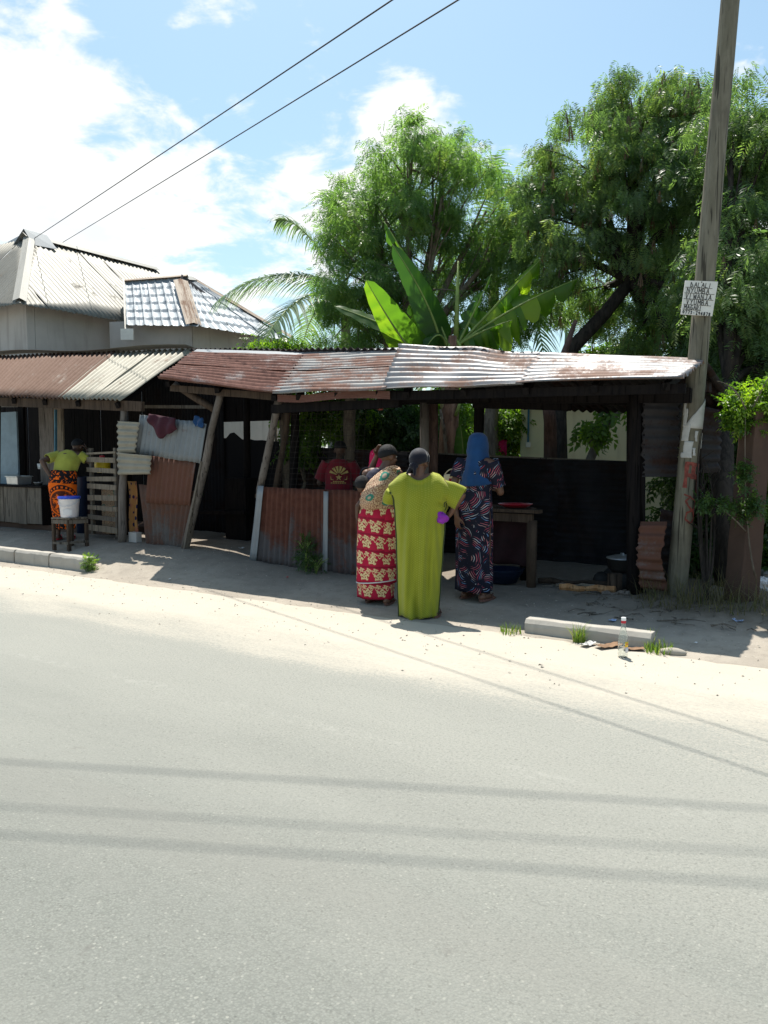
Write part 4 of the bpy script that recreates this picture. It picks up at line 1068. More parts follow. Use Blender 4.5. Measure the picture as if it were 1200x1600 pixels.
# ------------------------------------------------------------------ what stands behind the stalls
def build_behind():
    t = 14.6
    a = T(813, 700, t); b = T(1030, 700, t - .5); h = thing('cream_house', 'cream plastered house wall seen through the back of the cooking stall', 'house', Vector((a.x, a.y, 0)))
    zt = T(900, 622, t).z
    mb = MB(); wall_slab(mb, a, b + DV * 2.2, 0, zt, .2, NV); put('wall', mb, M['cream_wall'], h)
    mb = MB(); wall_slab(mb, a + NV * .21, a + NV * 4, 0, zt, .2, DV); put('wall', mb, M['cream_wall'], h)
    e0 = a - NV * .45 - DV * .1 + Z * (zt - a.z - .04); e1 = b + DV * 2.3 - NV * .45; e1.z = e0.z
    split('roof_sheet', bil(e0, e1, e0 + NV * 2.6 + Z * .55, e1 + NV * 2.6 + Z * .55), 4, [M['house_tin']], h, seed=170, pitch=.1, amp=.015)
    mb = MB(); p = T(826, 640, t - .06); q = T(825, 695, t - .06); mb.tube([p, q], .022, 6); put('pipe', mb, M['blue_post'], h)
    mb = MB(); mb.box(q, (.09, .06, .1)); put('pipe_box', mb, M['white_paint'], h)
    # little porch roof to its left
    pa = T(786, 690, t + .2); pb = T(815, 664, t + .2); mb = MB()
    mb.add([pa, pb, pb + NV * 1.5, pa + NV * 1.5, pa + Z * .08, pb + Z * .08, pb + NV * 1.5 + Z * .08, pa + NV * 1.5 + Z * .08], [(3, 2, 1, 0), (4, 5, 6, 7), (0, 1, 5, 4), (1, 2, 6, 5), (2, 3, 7, 6), (3, 0, 4, 7)])
    put('porch_roof', mb, M['wood_pale'], h)
    q = T(798, 690, t + .3); mb = MB(); mb.bar(Vector((q.x, q.y, 0)), q, .16, .16); put('porch_post', mb, M['cream_wall'], h)
    q = T(779, 712, t - .2); mb = MB(); mb.grid(lambda u, v: q + DV * (u - .5) * .34 + Z * (.32 - .75 * v) + NV * .03 * math.sin(9 * u), 8, 4)
    tag(put('hanging_cloth', mb, M['pink'], smooth=True, solid=.004), 'pink cloth drying on a line beside the porch', 'cloth')
    la = T(768, 690, t - .2); lb = T(812, 690, t); mb = MB(); mb.tube([la, lb], .006, 4); tag(put('clothes_line', mb, M['white_paint']), 'thin clothes line beside the porch of the cream house', 'line')
    # grey block pillar and walls seen through the mesh
    for (x0, x1, y0, tt, mat, nm, lb, cat) in ((512, 534, 636, 12.6, 'grey_block', 'block_pillar', 'grey block pillar seen through the wire mesh', 'pillar'),
                                         (558, 579, 684, 13.5, 'orange_wall', 'orange_wall', 'short orange plastered wall seen through the wire mesh', 'wall'),
                                         (550, 585, 662, 15.5, 'grey_block', 'grey_shed', 'small grey shed wall far behind the orange wall', 'shed')):
        a = T(x0, 700, tt); b = T(x1, 700, tt); mb = MB(); wall_slab(mb, a, b, 0, T((x0 + x1) / 2, y0, tt).z, .35, NV); tag(put(nm, mb, M[mat]), lb, cat)
build_behind()

# ------------------------------------------------------------------ leaves
def rots(n, dirs=None, up=.35):
    """random frames: x along dirs (n,3), tilted around it"""
    if dirs is None:
        dirs = nrg.normal(size=(n, 3))
    x = dirs / np.linalg.norm(dirs, axis=1, keepdims=True)
    u = np.stack([nrg.normal(0, up, n), nrg.normal(0, up, n), np.ones(n)], 1)
    y = np.cross(u, x); y /= np.linalg.norm(y, axis=1, keepdims=True) + 1e-9
    z = np.cross(x, y)
    return np.stack([x, y, z], 2)
def bipinnate(npair=6):
    V = []; F = []; r_ = random.Random(2)
    for i in range(npair):
        x0 = .18 + .80 * i / (npair - 1); L = .42 * math.sin(math.pi * (.25 + .6 * i / (npair - 1))) + .06
        for sg in (-1, 1):
            o = len(V); dx = .55 * L; dy = sg * .85 * L; w = .058
            px, py = -dy / L * w * .5, dx / L * w * .5
            dz0 = -.25 * x0 * x0; mid = .62
            tw = r_.uniform(.75, 1.3); dx *= tw; dy *= tw; dz0 += r_.uniform(-.05, .05)
            V += [(x0, 0, dz0), (x0 + dx * mid + px * 1.5, dy * mid + py * 1.5, dz0 - .03 + r_.uniform(-.04, .04)), (x0 + dx, dy, dz0 - .2 * L - .03), (x0 + dx * mid - px * 1.5, dy * mid - py * 1.5, dz0 - .03)]
            F += [(o, o + 1, o + 2, o + 3)]
    F2 = [f for f in F]
    return np.array(V, float), np.array(F2)
def twig_leaves(n=7, w=.22, L=.42):
    V = []; F = []; r = random.Random(3)
    for i in range(n):
        x0 = .1 + .9 * i / (n - 1); sg = (-1 if i % 2 else 1) if i < n - 1 else 0
        dx, dy = (.6, .8 * sg) if sg else (1, 0); o = len(V); dz = r.uniform(-.25, .1)
        px, py = -dy * w * .5, dx * w * .5
        V += [(x0, 0, -.1 * x0), (x0 + dx * L * .5 + px, dy * L * .5 + py, dz * .4 + .04), (x0 + dx * L, dy * L, dz - .06), (x0 + dx * L * .5 - px, dy * L * .5 - py, dz * .4 + .04)]
        F.append((o, o + 1, o + 2, o + 3))
    return np.array(V, float), np.array(F)
def pods(n=6):
    V = []; F = []; r = random.Random(5)
    for i in range(n):
        a = r.uniform(0, 6.28); o = len(V); dx, dy = math.cos(a) * .2, math.sin(a) * .2; w = .05; L = r.uniform(.7, 1)
        V += [(dx * .2, dy * .2, 0), (dx * .2 + w * .6, dy * .2, 0), (dx + w, dy, -L), (dx - w * .2, dy, -L)]
        F.append((o, o + 1, o + 2, o + 3))
    return np.array(V, float), np.array(F)
BIP = bipinnate(); TWG = twig_leaves(); POD = pods()
def scatter(name, tmpl, P, Rm, sc, tint, mat, parent):
    V, F = tmpl; n = len(P)
    W = np.einsum('nij,kj->nki', Rm, V) * sc[:, None, None] + P[:, None, :]
    FF = F[None] + (np.arange(n) * len(V))[:, None, None]
    me = fast_mesh(name, W.reshape(-1, 3), FF.reshape(-1, F.shape[1]), np.repeat(tint, len(V)))
    return put(name, me, mat, parent)
def bez(a, b, c, n=10):
    a, b, c = Vector(a), Vector(b), Vector(c)
    return [a * (1 - t) ** 2 + b * 2 * t * (1 - t) + c * t * t for t in [i / n for i in range(n + 1)]]

def make_tree(name, label, base, fork, lobes, nclump, per, leaf, leafmat_, barkm, r0, leafsize=.2, clump=.42, droop=.25, pod=0, seed=1, group=None, cat='tree', trunk_pts=None):
    """lobes: (centre, radii, weight). Clumps of leaves sit on twigs that end in the lobes' outer shells."""
    r = random.Random(seed); g = np.random.default_rng(seed)
    root = thing(name, label, cat, base, 0, group)
    fork = Vector(fork); mb = MB()
    tp = trunk_pts or [base - Z * .1, base.lerp(fork, .35) + Vector((r.uniform(-.1, .1), 0, 0)), base.lerp(fork, .7) + Vector((r.uniform(-.1, .1), 0, 0)), fork]
    mb.tube(tp, [r0 * (1 - .35 * i / (len(tp) - 1)) for i in range(len(tp))], 9, wob=.2)
    put('trunk', mb, barkm, root, smooth=True)
    ws = np.array([l[2] for l in lobes], float); ws /= ws.sum(); C = []; limb = MB(); starts = []
    for li, (c, rad, w) in enumerate(lobes):
        c = Vector(c); k = bez(fork, fork.lerp(c, .5) + Z * .25 * (c - fork).length * .5 + Vector((r.uniform(-.2, .2), r.uniform(-.2, .2), 0)), c, 9)
        limb.tube(k, [r0 * .55 * (1 - .75 * i / 9) for i in range(10)], 7, wob=.15); starts.append(k)
    for i in range(nclump):
        li = g.choice(len(lobes), p=ws); c, rad, _ = lobes[li]
        v = g.normal(size=3); v /= np.linalg.norm(v); rr = g.uniform(.3, 1.0) ** .55 * (1 + .16 * g.normal())
        p = Vector(c) + Vector((v[0] * rad[0] * rr, v[1] * rad[1] * rr, v[2] * rad[2] * rr)); C.append(p)
        k = starts[li]; s0 = k[r.randint(4, 9)]
        if i % 2 == 0:
            tw = bez(s0, s0.lerp(p, .55) + Z * .2 * (p - s0).length * r.uniform(0, 1), p, 5)
            limb.tube(tw, [r0 * .13 * (1 - .85 * q / 5) + .004 for q in range(6)], 4, cap=False)
    put('branches', limb, barkm, root, smooth=True)
    C = np.array([tuple(c) for c in C]); n = nclump * per
    ci = np.repeat(np.arange(nclump), per); cs = np.clip(g.normal(1, .28, nclump), .45, 1.7)[ci]
    off = g.normal(size=(n, 3)); off /= np.linalg.norm(off, axis=1, keepdims=True); off *= (g.uniform(0, 1, n) ** .6)[:, None]
    off = off * np.array([1, 1, .62]) * clump * cs[:, None]
    P = C[ci] + off; P[:, 2] -= .25 * (off[:, 0] ** 2 + off[:, 1] ** 2) / clump
    d = off + g.normal(0, .15, (n, 3)); d[:, 2] -= droop
    tint = np.clip(g.uniform(0, 1, nclump)[ci] * .55 + g.uniform(0, 1, n) * .45, 0, 1)
    global nrg
    sv = nrg; nrg = g
    scatter('crown', leaf, P, rots(n, d, .45), leafsize * g.uniform(.65, 1.3, n), tint, leafmat_, root)
    if pod:
        m_ = pod; ci = g.integers(0, nclump, m_); P = C[ci] + g.normal(0, clump * .35, (m_, 3)) - np.array([0, 0, .12])
        Rm = np.stack([np.eye(3)] * m_); a = g.uniform(0, 6.28, m_); Rm[:, 0, 0] = np.cos(a); Rm[:, 0, 1] = -np.sin(a); Rm[:, 1, 0] = np.sin(a); Rm[:, 1, 1] = np.cos(a)
        scatter('seed_pods', POD, P, Rm, g.uniform(.14, .26, m_), g.uniform(0, 1, m_), M['pod'], root)['kind'] = 'stuff'
    nrg = sv
    return root

def build_trees():
    # feathery tree in the middle
    Y = 14.0; A = lambda px, py, y=Y: atY(px, py, y)
    base = A(640, 800); base.z = 0
    lob = [(A(640, 265), (1.15, 1.1, .95), 1.5), (A(585, 330, 14.5), (.95, 1, .95), 1.2), (A(690, 310, 13.6), (.95, 1, .9), 1.2), (A(560, 420, 14.3), (.85, .9, .9), 1.2), (A(625, 410), (.95, 1.0, 1.0), 1.3),
           (A(700, 405, 14.4), (.9, .9, .9), 1.0), (A(540, 500, 14.3), (.65, .8, .6), .7), (A(760, 330, 14.2), (.75, .8, .8), .8), (A(600, 500, 14.6), (.9, .9, .7), .8), (A(775, 430, 14.5), (.7, .8, .8), .7), (A(700, 240, 14.2), (.55, .6, .5), .4), (A(790, 380, 14), (.6, .7, .7), .8), (A(800, 480, 14.2), (.6, .7, .6), .6), (A(760, 520, 14.6), (.7, .7, .5), .5)]
    make_tree('feathery_tree', 'feathery light green tree behind the banana plant in the middle', base, A(640, 560), lob, 275, 54, BIP, M['feather_a'], M['bark_grey'], .16, .17, .34, .3, seed=4)
    # big drooping tree on the right
    Y = 12.6; base = A(878, 800, Y); base.z = 0
    lob = [(A(985, 190, Y), (1.0, 1.0, .75), 1.2), (A(925, 240, Y - .2), (.85, 1, .85), 1.1), (A(1065, 200, Y), (.8, 1, .7), .9), (A(890, 330, Y), (.7, 1, .85), 1.1), (A(1000, 310, Y - .3), (1.1, 1.1, .9), 1.4),
           (A(1090, 310, Y), (.95, 1, .9), 1.1), (A(850, 400, Y), (.45, .7, .5), .5), (A(960, 420, Y + .4), (.9, 1, .75), .9), (A(1070, 430, Y + .2), (1.0, 1, .8), 1.0), (A(1040, 520, Y), (.9, .9, .55), .7), (A(840, 300, Y + .3), (.5, .7, .7), .5), (A(1030, 550, Y + 1), (.9, .8, .4), .6), (A(930, 470, Y + 1.2), (.7, .8, .5), .5), (A(1000, 150, Y), (.7, .7, .4), .35), (A(1110, 480, Y - 1), (.7, .8, .7), .8), (A(1080, 560, Y - .8), (.6, .7, .35), .5)]
    tr = [base - Z * .1, A(872, 640, Y), A(893, 545, Y), A(945, 490, Y), A(985, 440, Y)]
    make_tree('drooping_tree', 'tall tree with drooping feathery leaves and brown pods left of the pole', base, A(985, 440, Y), lob, 330, 47, BIP, M['feather_b'], M['bark_dark'], .15, .18, .34, .55, pod=800, seed=9, trunk_pts=tr)
    # edge tree behind the pole
    Y = 10.8; base = A(1135, 935, 8.4); base = drop(base)
    lob = [(A(1190, 230, Y), (.65, .8, .55), .8), (A(1150, 300, Y + .6), (.7, .8, .7), .8), (A(1215, 330, Y), (.8, .9, .8), 1.1), (A(1160, 420, Y), (.65, .9, .75), 1.0), (A(1230, 460, Y), (.8, .9, .8), 1.1), (A(1150, 520, Y), (.55, .8, .6), .9), (A(1215, 570, Y - .4), (.75, .8, .5), .9), (A(1140, 590, Y), (.4, .7, .35), .6), (A(1125, 430, Y - .3), (.5, .7, .8), .9), (A(1200, 640, Y), (.7, .8, .6), 1.0), (A(1110, 650, Y), (.5, .6, .5), .7), (A(1200, 760, Y), (.6, .6, .6), .7), (A(1110, 780, Y - .4), (.5, .5, .6), .6), (A(1150, 180, Y), (.5, .6, .4), .5)]
    tr = [base - Z * .1, A(1128, 760, 8.6), A(1132, 660, 9.2), A(1140, 600, 10)]
    make_tree('dark_tree', 'dark leafy tree with a black trunk between the pole and the concrete post', base, A(1140, 600, 10), lob, 260, 66, BIP, M['feather_b'], M['bark_dark'], .13, .18, .42, .5, pod=90, seed=14, trunk_pts=tr)
    # forked pale-leaved tree in front of the cream wall, bare trunks behind the back rail
    Y = 12.0; base = drop(A(928, 800, Y)); base.z = 0
    lob = [(A(940, 650, Y), (.35, .4, .22), 1), (A(965, 640, Y), (.4, .4, .25), 1), (A(925, 668, Y), (.18, .3, .2), .6)]
    make_tree('small_forked_tree', 'small forked tree with thin drooping leaves against the cream wall', base, A(930, 700, Y), lob, 8, 14, TWG, M['bush'], M['bark_grey'], .085, .22, .2, .9, seed=21,
              trunk_pts=[base, A(921, 722, Y), A(938, 680, Y), A(955, 655, Y), A(978, 632, Y)])
    for (px, y, w, mat, nm, lb, q) in ((858, 11.3, .105, 'bark_red', 'bare_tree', 'thick reddish bare trunk standing before the cream wall', (860, 855)), (768, 12.6, .085, 'bark_grey', 'bare_tree', 'slender knotty pale trunk right of the blue hijab', (764, 768)),
                                   (545, 12.2, .10, 'bark_grey', 'bare_tree', 'grey trunk seen through the wire mesh beside the orange wall', (546, 550)), (447, 12.3, .08, 'bark_grey', 'bare_tree', 'thin pale trunk behind the corner of the wire mesh', (444, 450))):
        a = A(px, 720, y); a.z = 0; b = A(q[0], 660, y); c = A(q[1], 608, y)
        root = thing(nm, lb, 'tree trunk', a); mb = MB(); mb.tube([a, a.lerp(b, .5) + DV * .03, b, b.lerp(c, .5), c, c + (c - b) * .2], [w * 1.1, w, w, w * .95, w * .9, w * .8], 9, wob=.25); put('trunk', mb, M[mat], root, smooth=True)
        if px == 858:
            limb = MB(); limb.tube([c, c + Vector((.2, 0, .4)), c + Vector((.42, .1, 1.0))], [.08, .06, .03], 6); put('branch', limb, M[mat], root, smooth=True)
    # bushes behind the back wall
    def bush(px, py, y, rad, n, mat, label, seed, leaf=TWG, size=.2, group=None):
        c = A(px, py, y); base = Vector((c.x, c.y, 0)); lobes = [(c, rad, 1), (c - Z * rad[2] * .7, (rad[0] * .9, rad[1], rad[2] * .6), .6)]
        make_tree('shrub', label, base, base.lerp(c, .6), lobes, n, 26, leaf, M[mat], M['bark_grey'], .04, size, .28, .3, seed=seed, cat='shrub', group=group)
    bush(476, 680, 12.4, (.22, .3, .25), 14, 'bush', 'bright lit shrub behind the wire mesh left of the grey pillar', 31, size=.16)
    bush(500, 625, 13.0, (.9, .5, .35), 22, 'bush', 'leafy shrub just under the roof beam above the grey pillar', 32)
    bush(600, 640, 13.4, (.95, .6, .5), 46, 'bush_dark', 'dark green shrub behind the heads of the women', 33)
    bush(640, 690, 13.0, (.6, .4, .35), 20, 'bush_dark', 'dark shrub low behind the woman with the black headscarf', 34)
    bush(700, 650, 14.0, (.5, .5, .6), 26, 'bush', 'green shrub behind the banana stem', 35)
    bush(790, 650, 16.0, (.42, .6, .6), 40, 'bush', 'bright yellow-green shrub beside the little porch roof', 36)
    bush(775, 715, 15.6, (.6, .4, .3), 22, 'bush', 'low sunlit shrub below the porch roof', 37)
    bush(430, 540, 14.2, (.5, .35, .10), 16, 'bush', 'bright creeper leaves poking above the rust red roof', 38, size=.14)
    bush(1165, 850, 9.6, (.35, .4, .5), 26, 'bush', 'lit green shrub right behind the concrete post', 39)
    bush(1215, 740, 9.4, (.4, .5, .8), 60, 'bush', 'tall bright shrub at the right edge behind the concrete post', 40)
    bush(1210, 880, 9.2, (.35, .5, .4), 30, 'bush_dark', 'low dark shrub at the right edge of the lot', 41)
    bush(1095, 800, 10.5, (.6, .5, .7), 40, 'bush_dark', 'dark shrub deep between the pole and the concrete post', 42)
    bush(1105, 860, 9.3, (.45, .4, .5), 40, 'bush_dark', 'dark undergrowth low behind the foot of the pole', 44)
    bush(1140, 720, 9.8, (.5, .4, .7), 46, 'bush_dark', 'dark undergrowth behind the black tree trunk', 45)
    bush(960, 560, 15.0, (1.0, .5, .3), 26, 'bush', 'sunlit shrub tops above the right end of the silver roof', 43)
    # distant dark hedge closing the view
    g = np.random.default_rng(77); n = 10500
    s_ = g.uniform(-30, 32, n); t_ = 21 + g.normal(0, .8, n); z_ = g.uniform(0, 1, n) ** .8 * (3.0 + 1.2 * np.sin(s_ * .9) + .8 * np.sin(s_ * 2.3))
    P = np.stack([s_ * DV.x + t_ * NV.x, s_ * DV.y + t_ * NV.y, z_], 1)
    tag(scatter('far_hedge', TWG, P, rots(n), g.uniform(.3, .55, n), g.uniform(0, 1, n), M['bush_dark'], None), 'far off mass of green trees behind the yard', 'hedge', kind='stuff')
build_trees()

# ------------------------------------------------------------------ palms and the banana plant
def frond_mesh(a, b, c, nl=46, L=.75, w=.045, hang=.6, r0=.03, seed=0, twist=0.0):
    g = random.Random(seed); k = bez(a, b, c, 24); mb = MB(); V = []; F = []; tint = []
    for i in range(nl):
        f = .10 + .90 * i / nl; x = f * 24; j = min(23, int(x)); p = k[j].lerp(k[j + 1], x - j); d = (k[j + 1] - k[j]).normalized()
        sd = d.cross(Z); sd = sd.normalized() if sd.length > .05 else Vector((1, 0, 0)); up = sd.cross(d)
        ll = L * (math.sin(math.pi * min(1, .12 + f * .86)) ** .6) * g.uniform(.85, 1.1)
        for sg in (-1, 1):
            dr = (sd * sg * .9 + d * .55 + up * .25 + Vector((g.uniform(-.1, .1), g.uniform(-.1, .1), g.uniform(-.1, .1)))).normalized(); o = len(V); q = p.copy(); dd = dr.copy(); wd = up.cross(dd).normalized()
            tn = g.uniform(0, 1)
            for s_ in range(5):
                ww = w * (1 - (s_ / 4) ** 1.5) + .002
                V += [tuple(q - wd * ww / 2), tuple(q + wd * ww / 2)]; tint += [tn, tn]
                dd = (dd - Z * hang * .42).normalized(); q = q + dd * ll / 4
            for s_ in range(4): F.append((o + 2 * s_, o + 2 * s_ + 1, o + 2 * s_ + 3, o + 2 * s_ + 2))
    return k, np.array(V), np.array(F), np.array(tint)
def palm(name, label, base, top, fronds, seed, r0=.13):
    root = thing(name, label, 'palm tree', base); mb = MB()
    mb.tube([base.lerp(top, i / 8) for i in range(9)], [r0 * (1.1 - .3 * i / 8) for i in range(9)], 9, wob=.1); put('trunk', mb, M['bark_grey'], root, smooth=True)
    for i, (mid, tip, nl, L) in enumerate(fronds):
        k, V, F, ti = frond_mesh(top, mid, tip, nl, L, seed=seed + i)
        o = put('frond', fast_mesh('frond', V, F, ti), M['palm'], root)
        mb = MB(); mb.tube(k, [.028 * (1 - .85 * j / 24) for j in range(25)], 5); put('rib', mb, M['banana_green'], o)
def build_palms():
    A = atY
    Y = 17.5; top = A(540, 455, Y); base = Vector((top.x, top.y, 0))
    palm('coconut_palm', 'coconut palm with blue-grey fronds left of the feathery tree', base, top,
         [(A(430, 395, Y - .6), A(335, 475, Y - 1.0), 66, 1.25), (A(470, 330, Y), A(432, 345, Y), 50, 1.0), (A(560, 300, Y), A(640, 360, Y + 1), 40, .8), (A(450, 440, Y - 1.5), A(400, 560, Y - 2.2), 50, 1.1), (A(520, 250, Y + 1), A(500, 310, Y + 2), 36, .7), (A(480, 470, Y + 1), A(470, 560, Y + 2), 36, .8)], 3)
    Y = 15.5; top = A(772, 440, Y); base = Vector((top.x, top.y, 0))
    palm('coconut_palm', 'coconut palm whose drooping fronds hang behind the banana leaves on the right', base, top,
         [(A(860, 400, Y), A(898, 560, Y - .6), 48, .9), (A(830, 390, Y - .6), A(855, 590, Y - 1), 44, .9), (A(900, 430, Y + .5), A(960, 560, Y), 44, .9), (A(770, 330, Y), A(775, 240, Y), 36, .6), (A(720, 370, Y), A(680, 470, Y), 40, .8), (A(800, 300, Y + 1), A(850, 330, Y + 1), 40, .8)], 40)
build_palms()

def banana_leaf(name, root, a, b, c, w, mat='banana', torn=0.0, seed=0, face=None, fold=.25, tint=(.2, .5), nseg=22, curl=.0, label=None):
    """blade on a curved midrib; torn>0 cuts the two halves into strips that hang apart"""
    g = random.Random(seed); k = bez(a, b, c, nseg); face = Vector(face) if face is not None else Vector((0, -1, .25))
    V = []; F = []; ti = []; uv = []
    for sg in (-1, 1):
        i = 0
        while i < nseg:
            seglen = nseg if torn == 0 else g.randint(1, 3) if torn > .5 else g.randint(2, 6)
            j = min(nseg, i + seglen); hang = 0 if torn == 0 else g.uniform(0, torn) * 1.25; miss = torn > .5 and g.random() < (.16 if torn > 1.1 else .2); tn = g.uniform(*tint)
            if not miss:
                o = len(V); n = j - i + 1
                for q in range(i, j + 1):
                    f = q / nseg; p = k[q]; d = (k[min(q + 1, nseg)] - k[max(q - 1, 0)]).normalized()
                    sd = d.cross(face).normalized(); nn = sd.cross(d)
                    prof = max(0.0, (min(1, f / .16) ** .6) * (max(0, (1 - f)) ** .42) * 1.12); prof = min(prof, 1.0)
                    shr = 1.0 if torn == 0 else 1 - (.5 if torn > 1.1 else .35) * abs((q - (i + j) / 2) / max(1, (j - i) / 2))
                    for e in range(5):
                        x = e / 4; ang = fold + hang * x
                        out = sd * sg * math.cos(ang) - nn * math.sin(ang) * (1 if not curl else 1 + curl * x) - Z * hang * .55 * x
                        wv = .010 * math.sin(q * 1.9 + sg) * x
                        V.append(tuple(p + out * (w * .5 * prof * shr * x) + nn * wv)); ti.append(min(1, max(0, tn + .06 * math.sin(q * 2.1)))); uv.append((x, f))
                for q in range(n - 1):
                    for e in range(4): F.append((o + q * 5 + e, o + q * 5 + e + 1, o + q * 5 + 6 + e, o + q * 5 + 5 + e))
            i = j
    o = put(name, fast_mesh(name, np.array(V), np.array(F), np.array(ti), smooth=True), M[mat], root)
    if label: o['label'] = label
    mb = MB(); mb.tube(k, [.026 * (1 - .85 * q / nseg) for q in range(nseg + 1)], 6); put('midrib', mb, M['banana_green'], o, smooth=True)
def build_banana():
    Y = 12.0; A = lambda px, py, y=Y: atY(px, py, y)
    base = A(704, 800); base.z = 0; crown = A(706, 545)
    r = thing('banana_plant', 'banana plant with big torn leaves rising behind the silver roof', 'banana plant', base)
    mb = MB(); pts = [base - Z * .05, A(700, 700), A(703, 640), A(706, 570), A(708, 525)]; mb.tube(pts, [.17, .15, .14, .11, .07], 11, wob=.15); put('stem', mb, M['banana_stem'], r, smooth=True)
    for (px, py, qx, qy) in ((688, 640, 697, 690), (722, 618, 712, 650), (692, 660, 700, 740)):
        mb = MB(); a = A(px, py, Y - .15); b = A(qx, qy, Y - .15); mb.tube([a, a.lerp(b, .5) + Vector((0, -.03, 0)), b], [.02, .028, .03], 6); put('old_petiole', mb, M['banana_green'] if px > 700 else M['wood_pale'], r, smooth=True)
    L = [((700, 540), (672, 460), (600, 346), .54, dict(torn=.6, tint=(.3, .85), face=(.5, -.75, .2))),
         ((690, 545), (680, 480), (613, 382), .60, dict(torn=0, tint=(.05, .15), face=(.35, -.9, .2), y=Y - .4)),
         ((652, 560), (618, 520), (572, 438), .62, dict(torn=0, tint=(.62, .80), face=(-.45, -.75, .1), y=Y - .5)),
         ((690, 548), (600, 505), (522, 478), .40, dict(torn=0, tint=(.05, .2), face=(.1, -.7, .7), fold=.12)),
         ((712, 545), (770, 480), (848, 402), .85, dict(torn=1.3, tint=(.55, 1.0), face=(-.3, -.8, .3))),
         ((715, 540), (800, 475), (902, 436), .95, dict(torn=1.3, tint=(.5, 1.0), face=(-.1, -.8, .6), y=Y - .3)),
         ((712, 545), (740, 490), (768, 428), .42, dict(torn=.8, tint=(.1, .35), face=(.5, -.8, .1))),
         ((708, 545), (740, 520), (800, 500), .62, dict(torn=1.2, tint=(.5, 1.0), face=(0, -.7, .6), y=Y - .4)),
         ((700, 545), (655, 505), (640, 475), .45, dict(torn=.4, tint=(.1, .5), face=(.3, -.8, .3))),
         ((700, 550), (690, 500), (665, 545), .5, dict(torn=.5, tint=(.1, .3), face=(.3, -.8, .2), y=Y - .3)),
         ((715, 555), (770, 530), (770, 560), .5, dict(torn=1.2, tint=(.4, 1.0), face=(0, -.8, .4), y=Y - .5)),
         ((690, 550), (640, 530), (610, 560), .45, dict(torn=.3, tint=(.0, .2), face=(.1, -.8, .4), y=Y - .2))]
    for i, (a, b, c, w, kw) in enumerate(L):
        y = kw.pop('y', Y); banana_leaf('leaf', r, A(*a), A(*b, (Y + y) / 2), A(*c, y), w, seed=50 + i, **kw)
    mb = MB(); mb.tube([A(712, 540), A(714, 480), A(716, 408)], [.045, .035, .012], 7); o = put('rolled_leaf', mb, M['banana_green'], r, smooth=True); o['label'] = 'rolled young leaf pointing up'
    banana_leaf('dry_leaf', r, A(703, 535), A(697, 560, Y - .3), A(690, 640, Y - .3), .3, 'banana_dry', .9, 71, label='dry hanging leaf'); banana_leaf('dry_leaf', r, A(712, 530), A(735, 560, Y - .3), A(722, 600, Y - .3), .26, 'banana_dry', .9, 72, label='dry hanging leaf')
    banana_leaf('leaf', r, A(722, 740, Y - .1), A(726, 700, Y - .1), A(719, 664, Y - .1), .34, seed=90, tint=(.3, .5), face=(.3, -.9, .1))
build_banana()

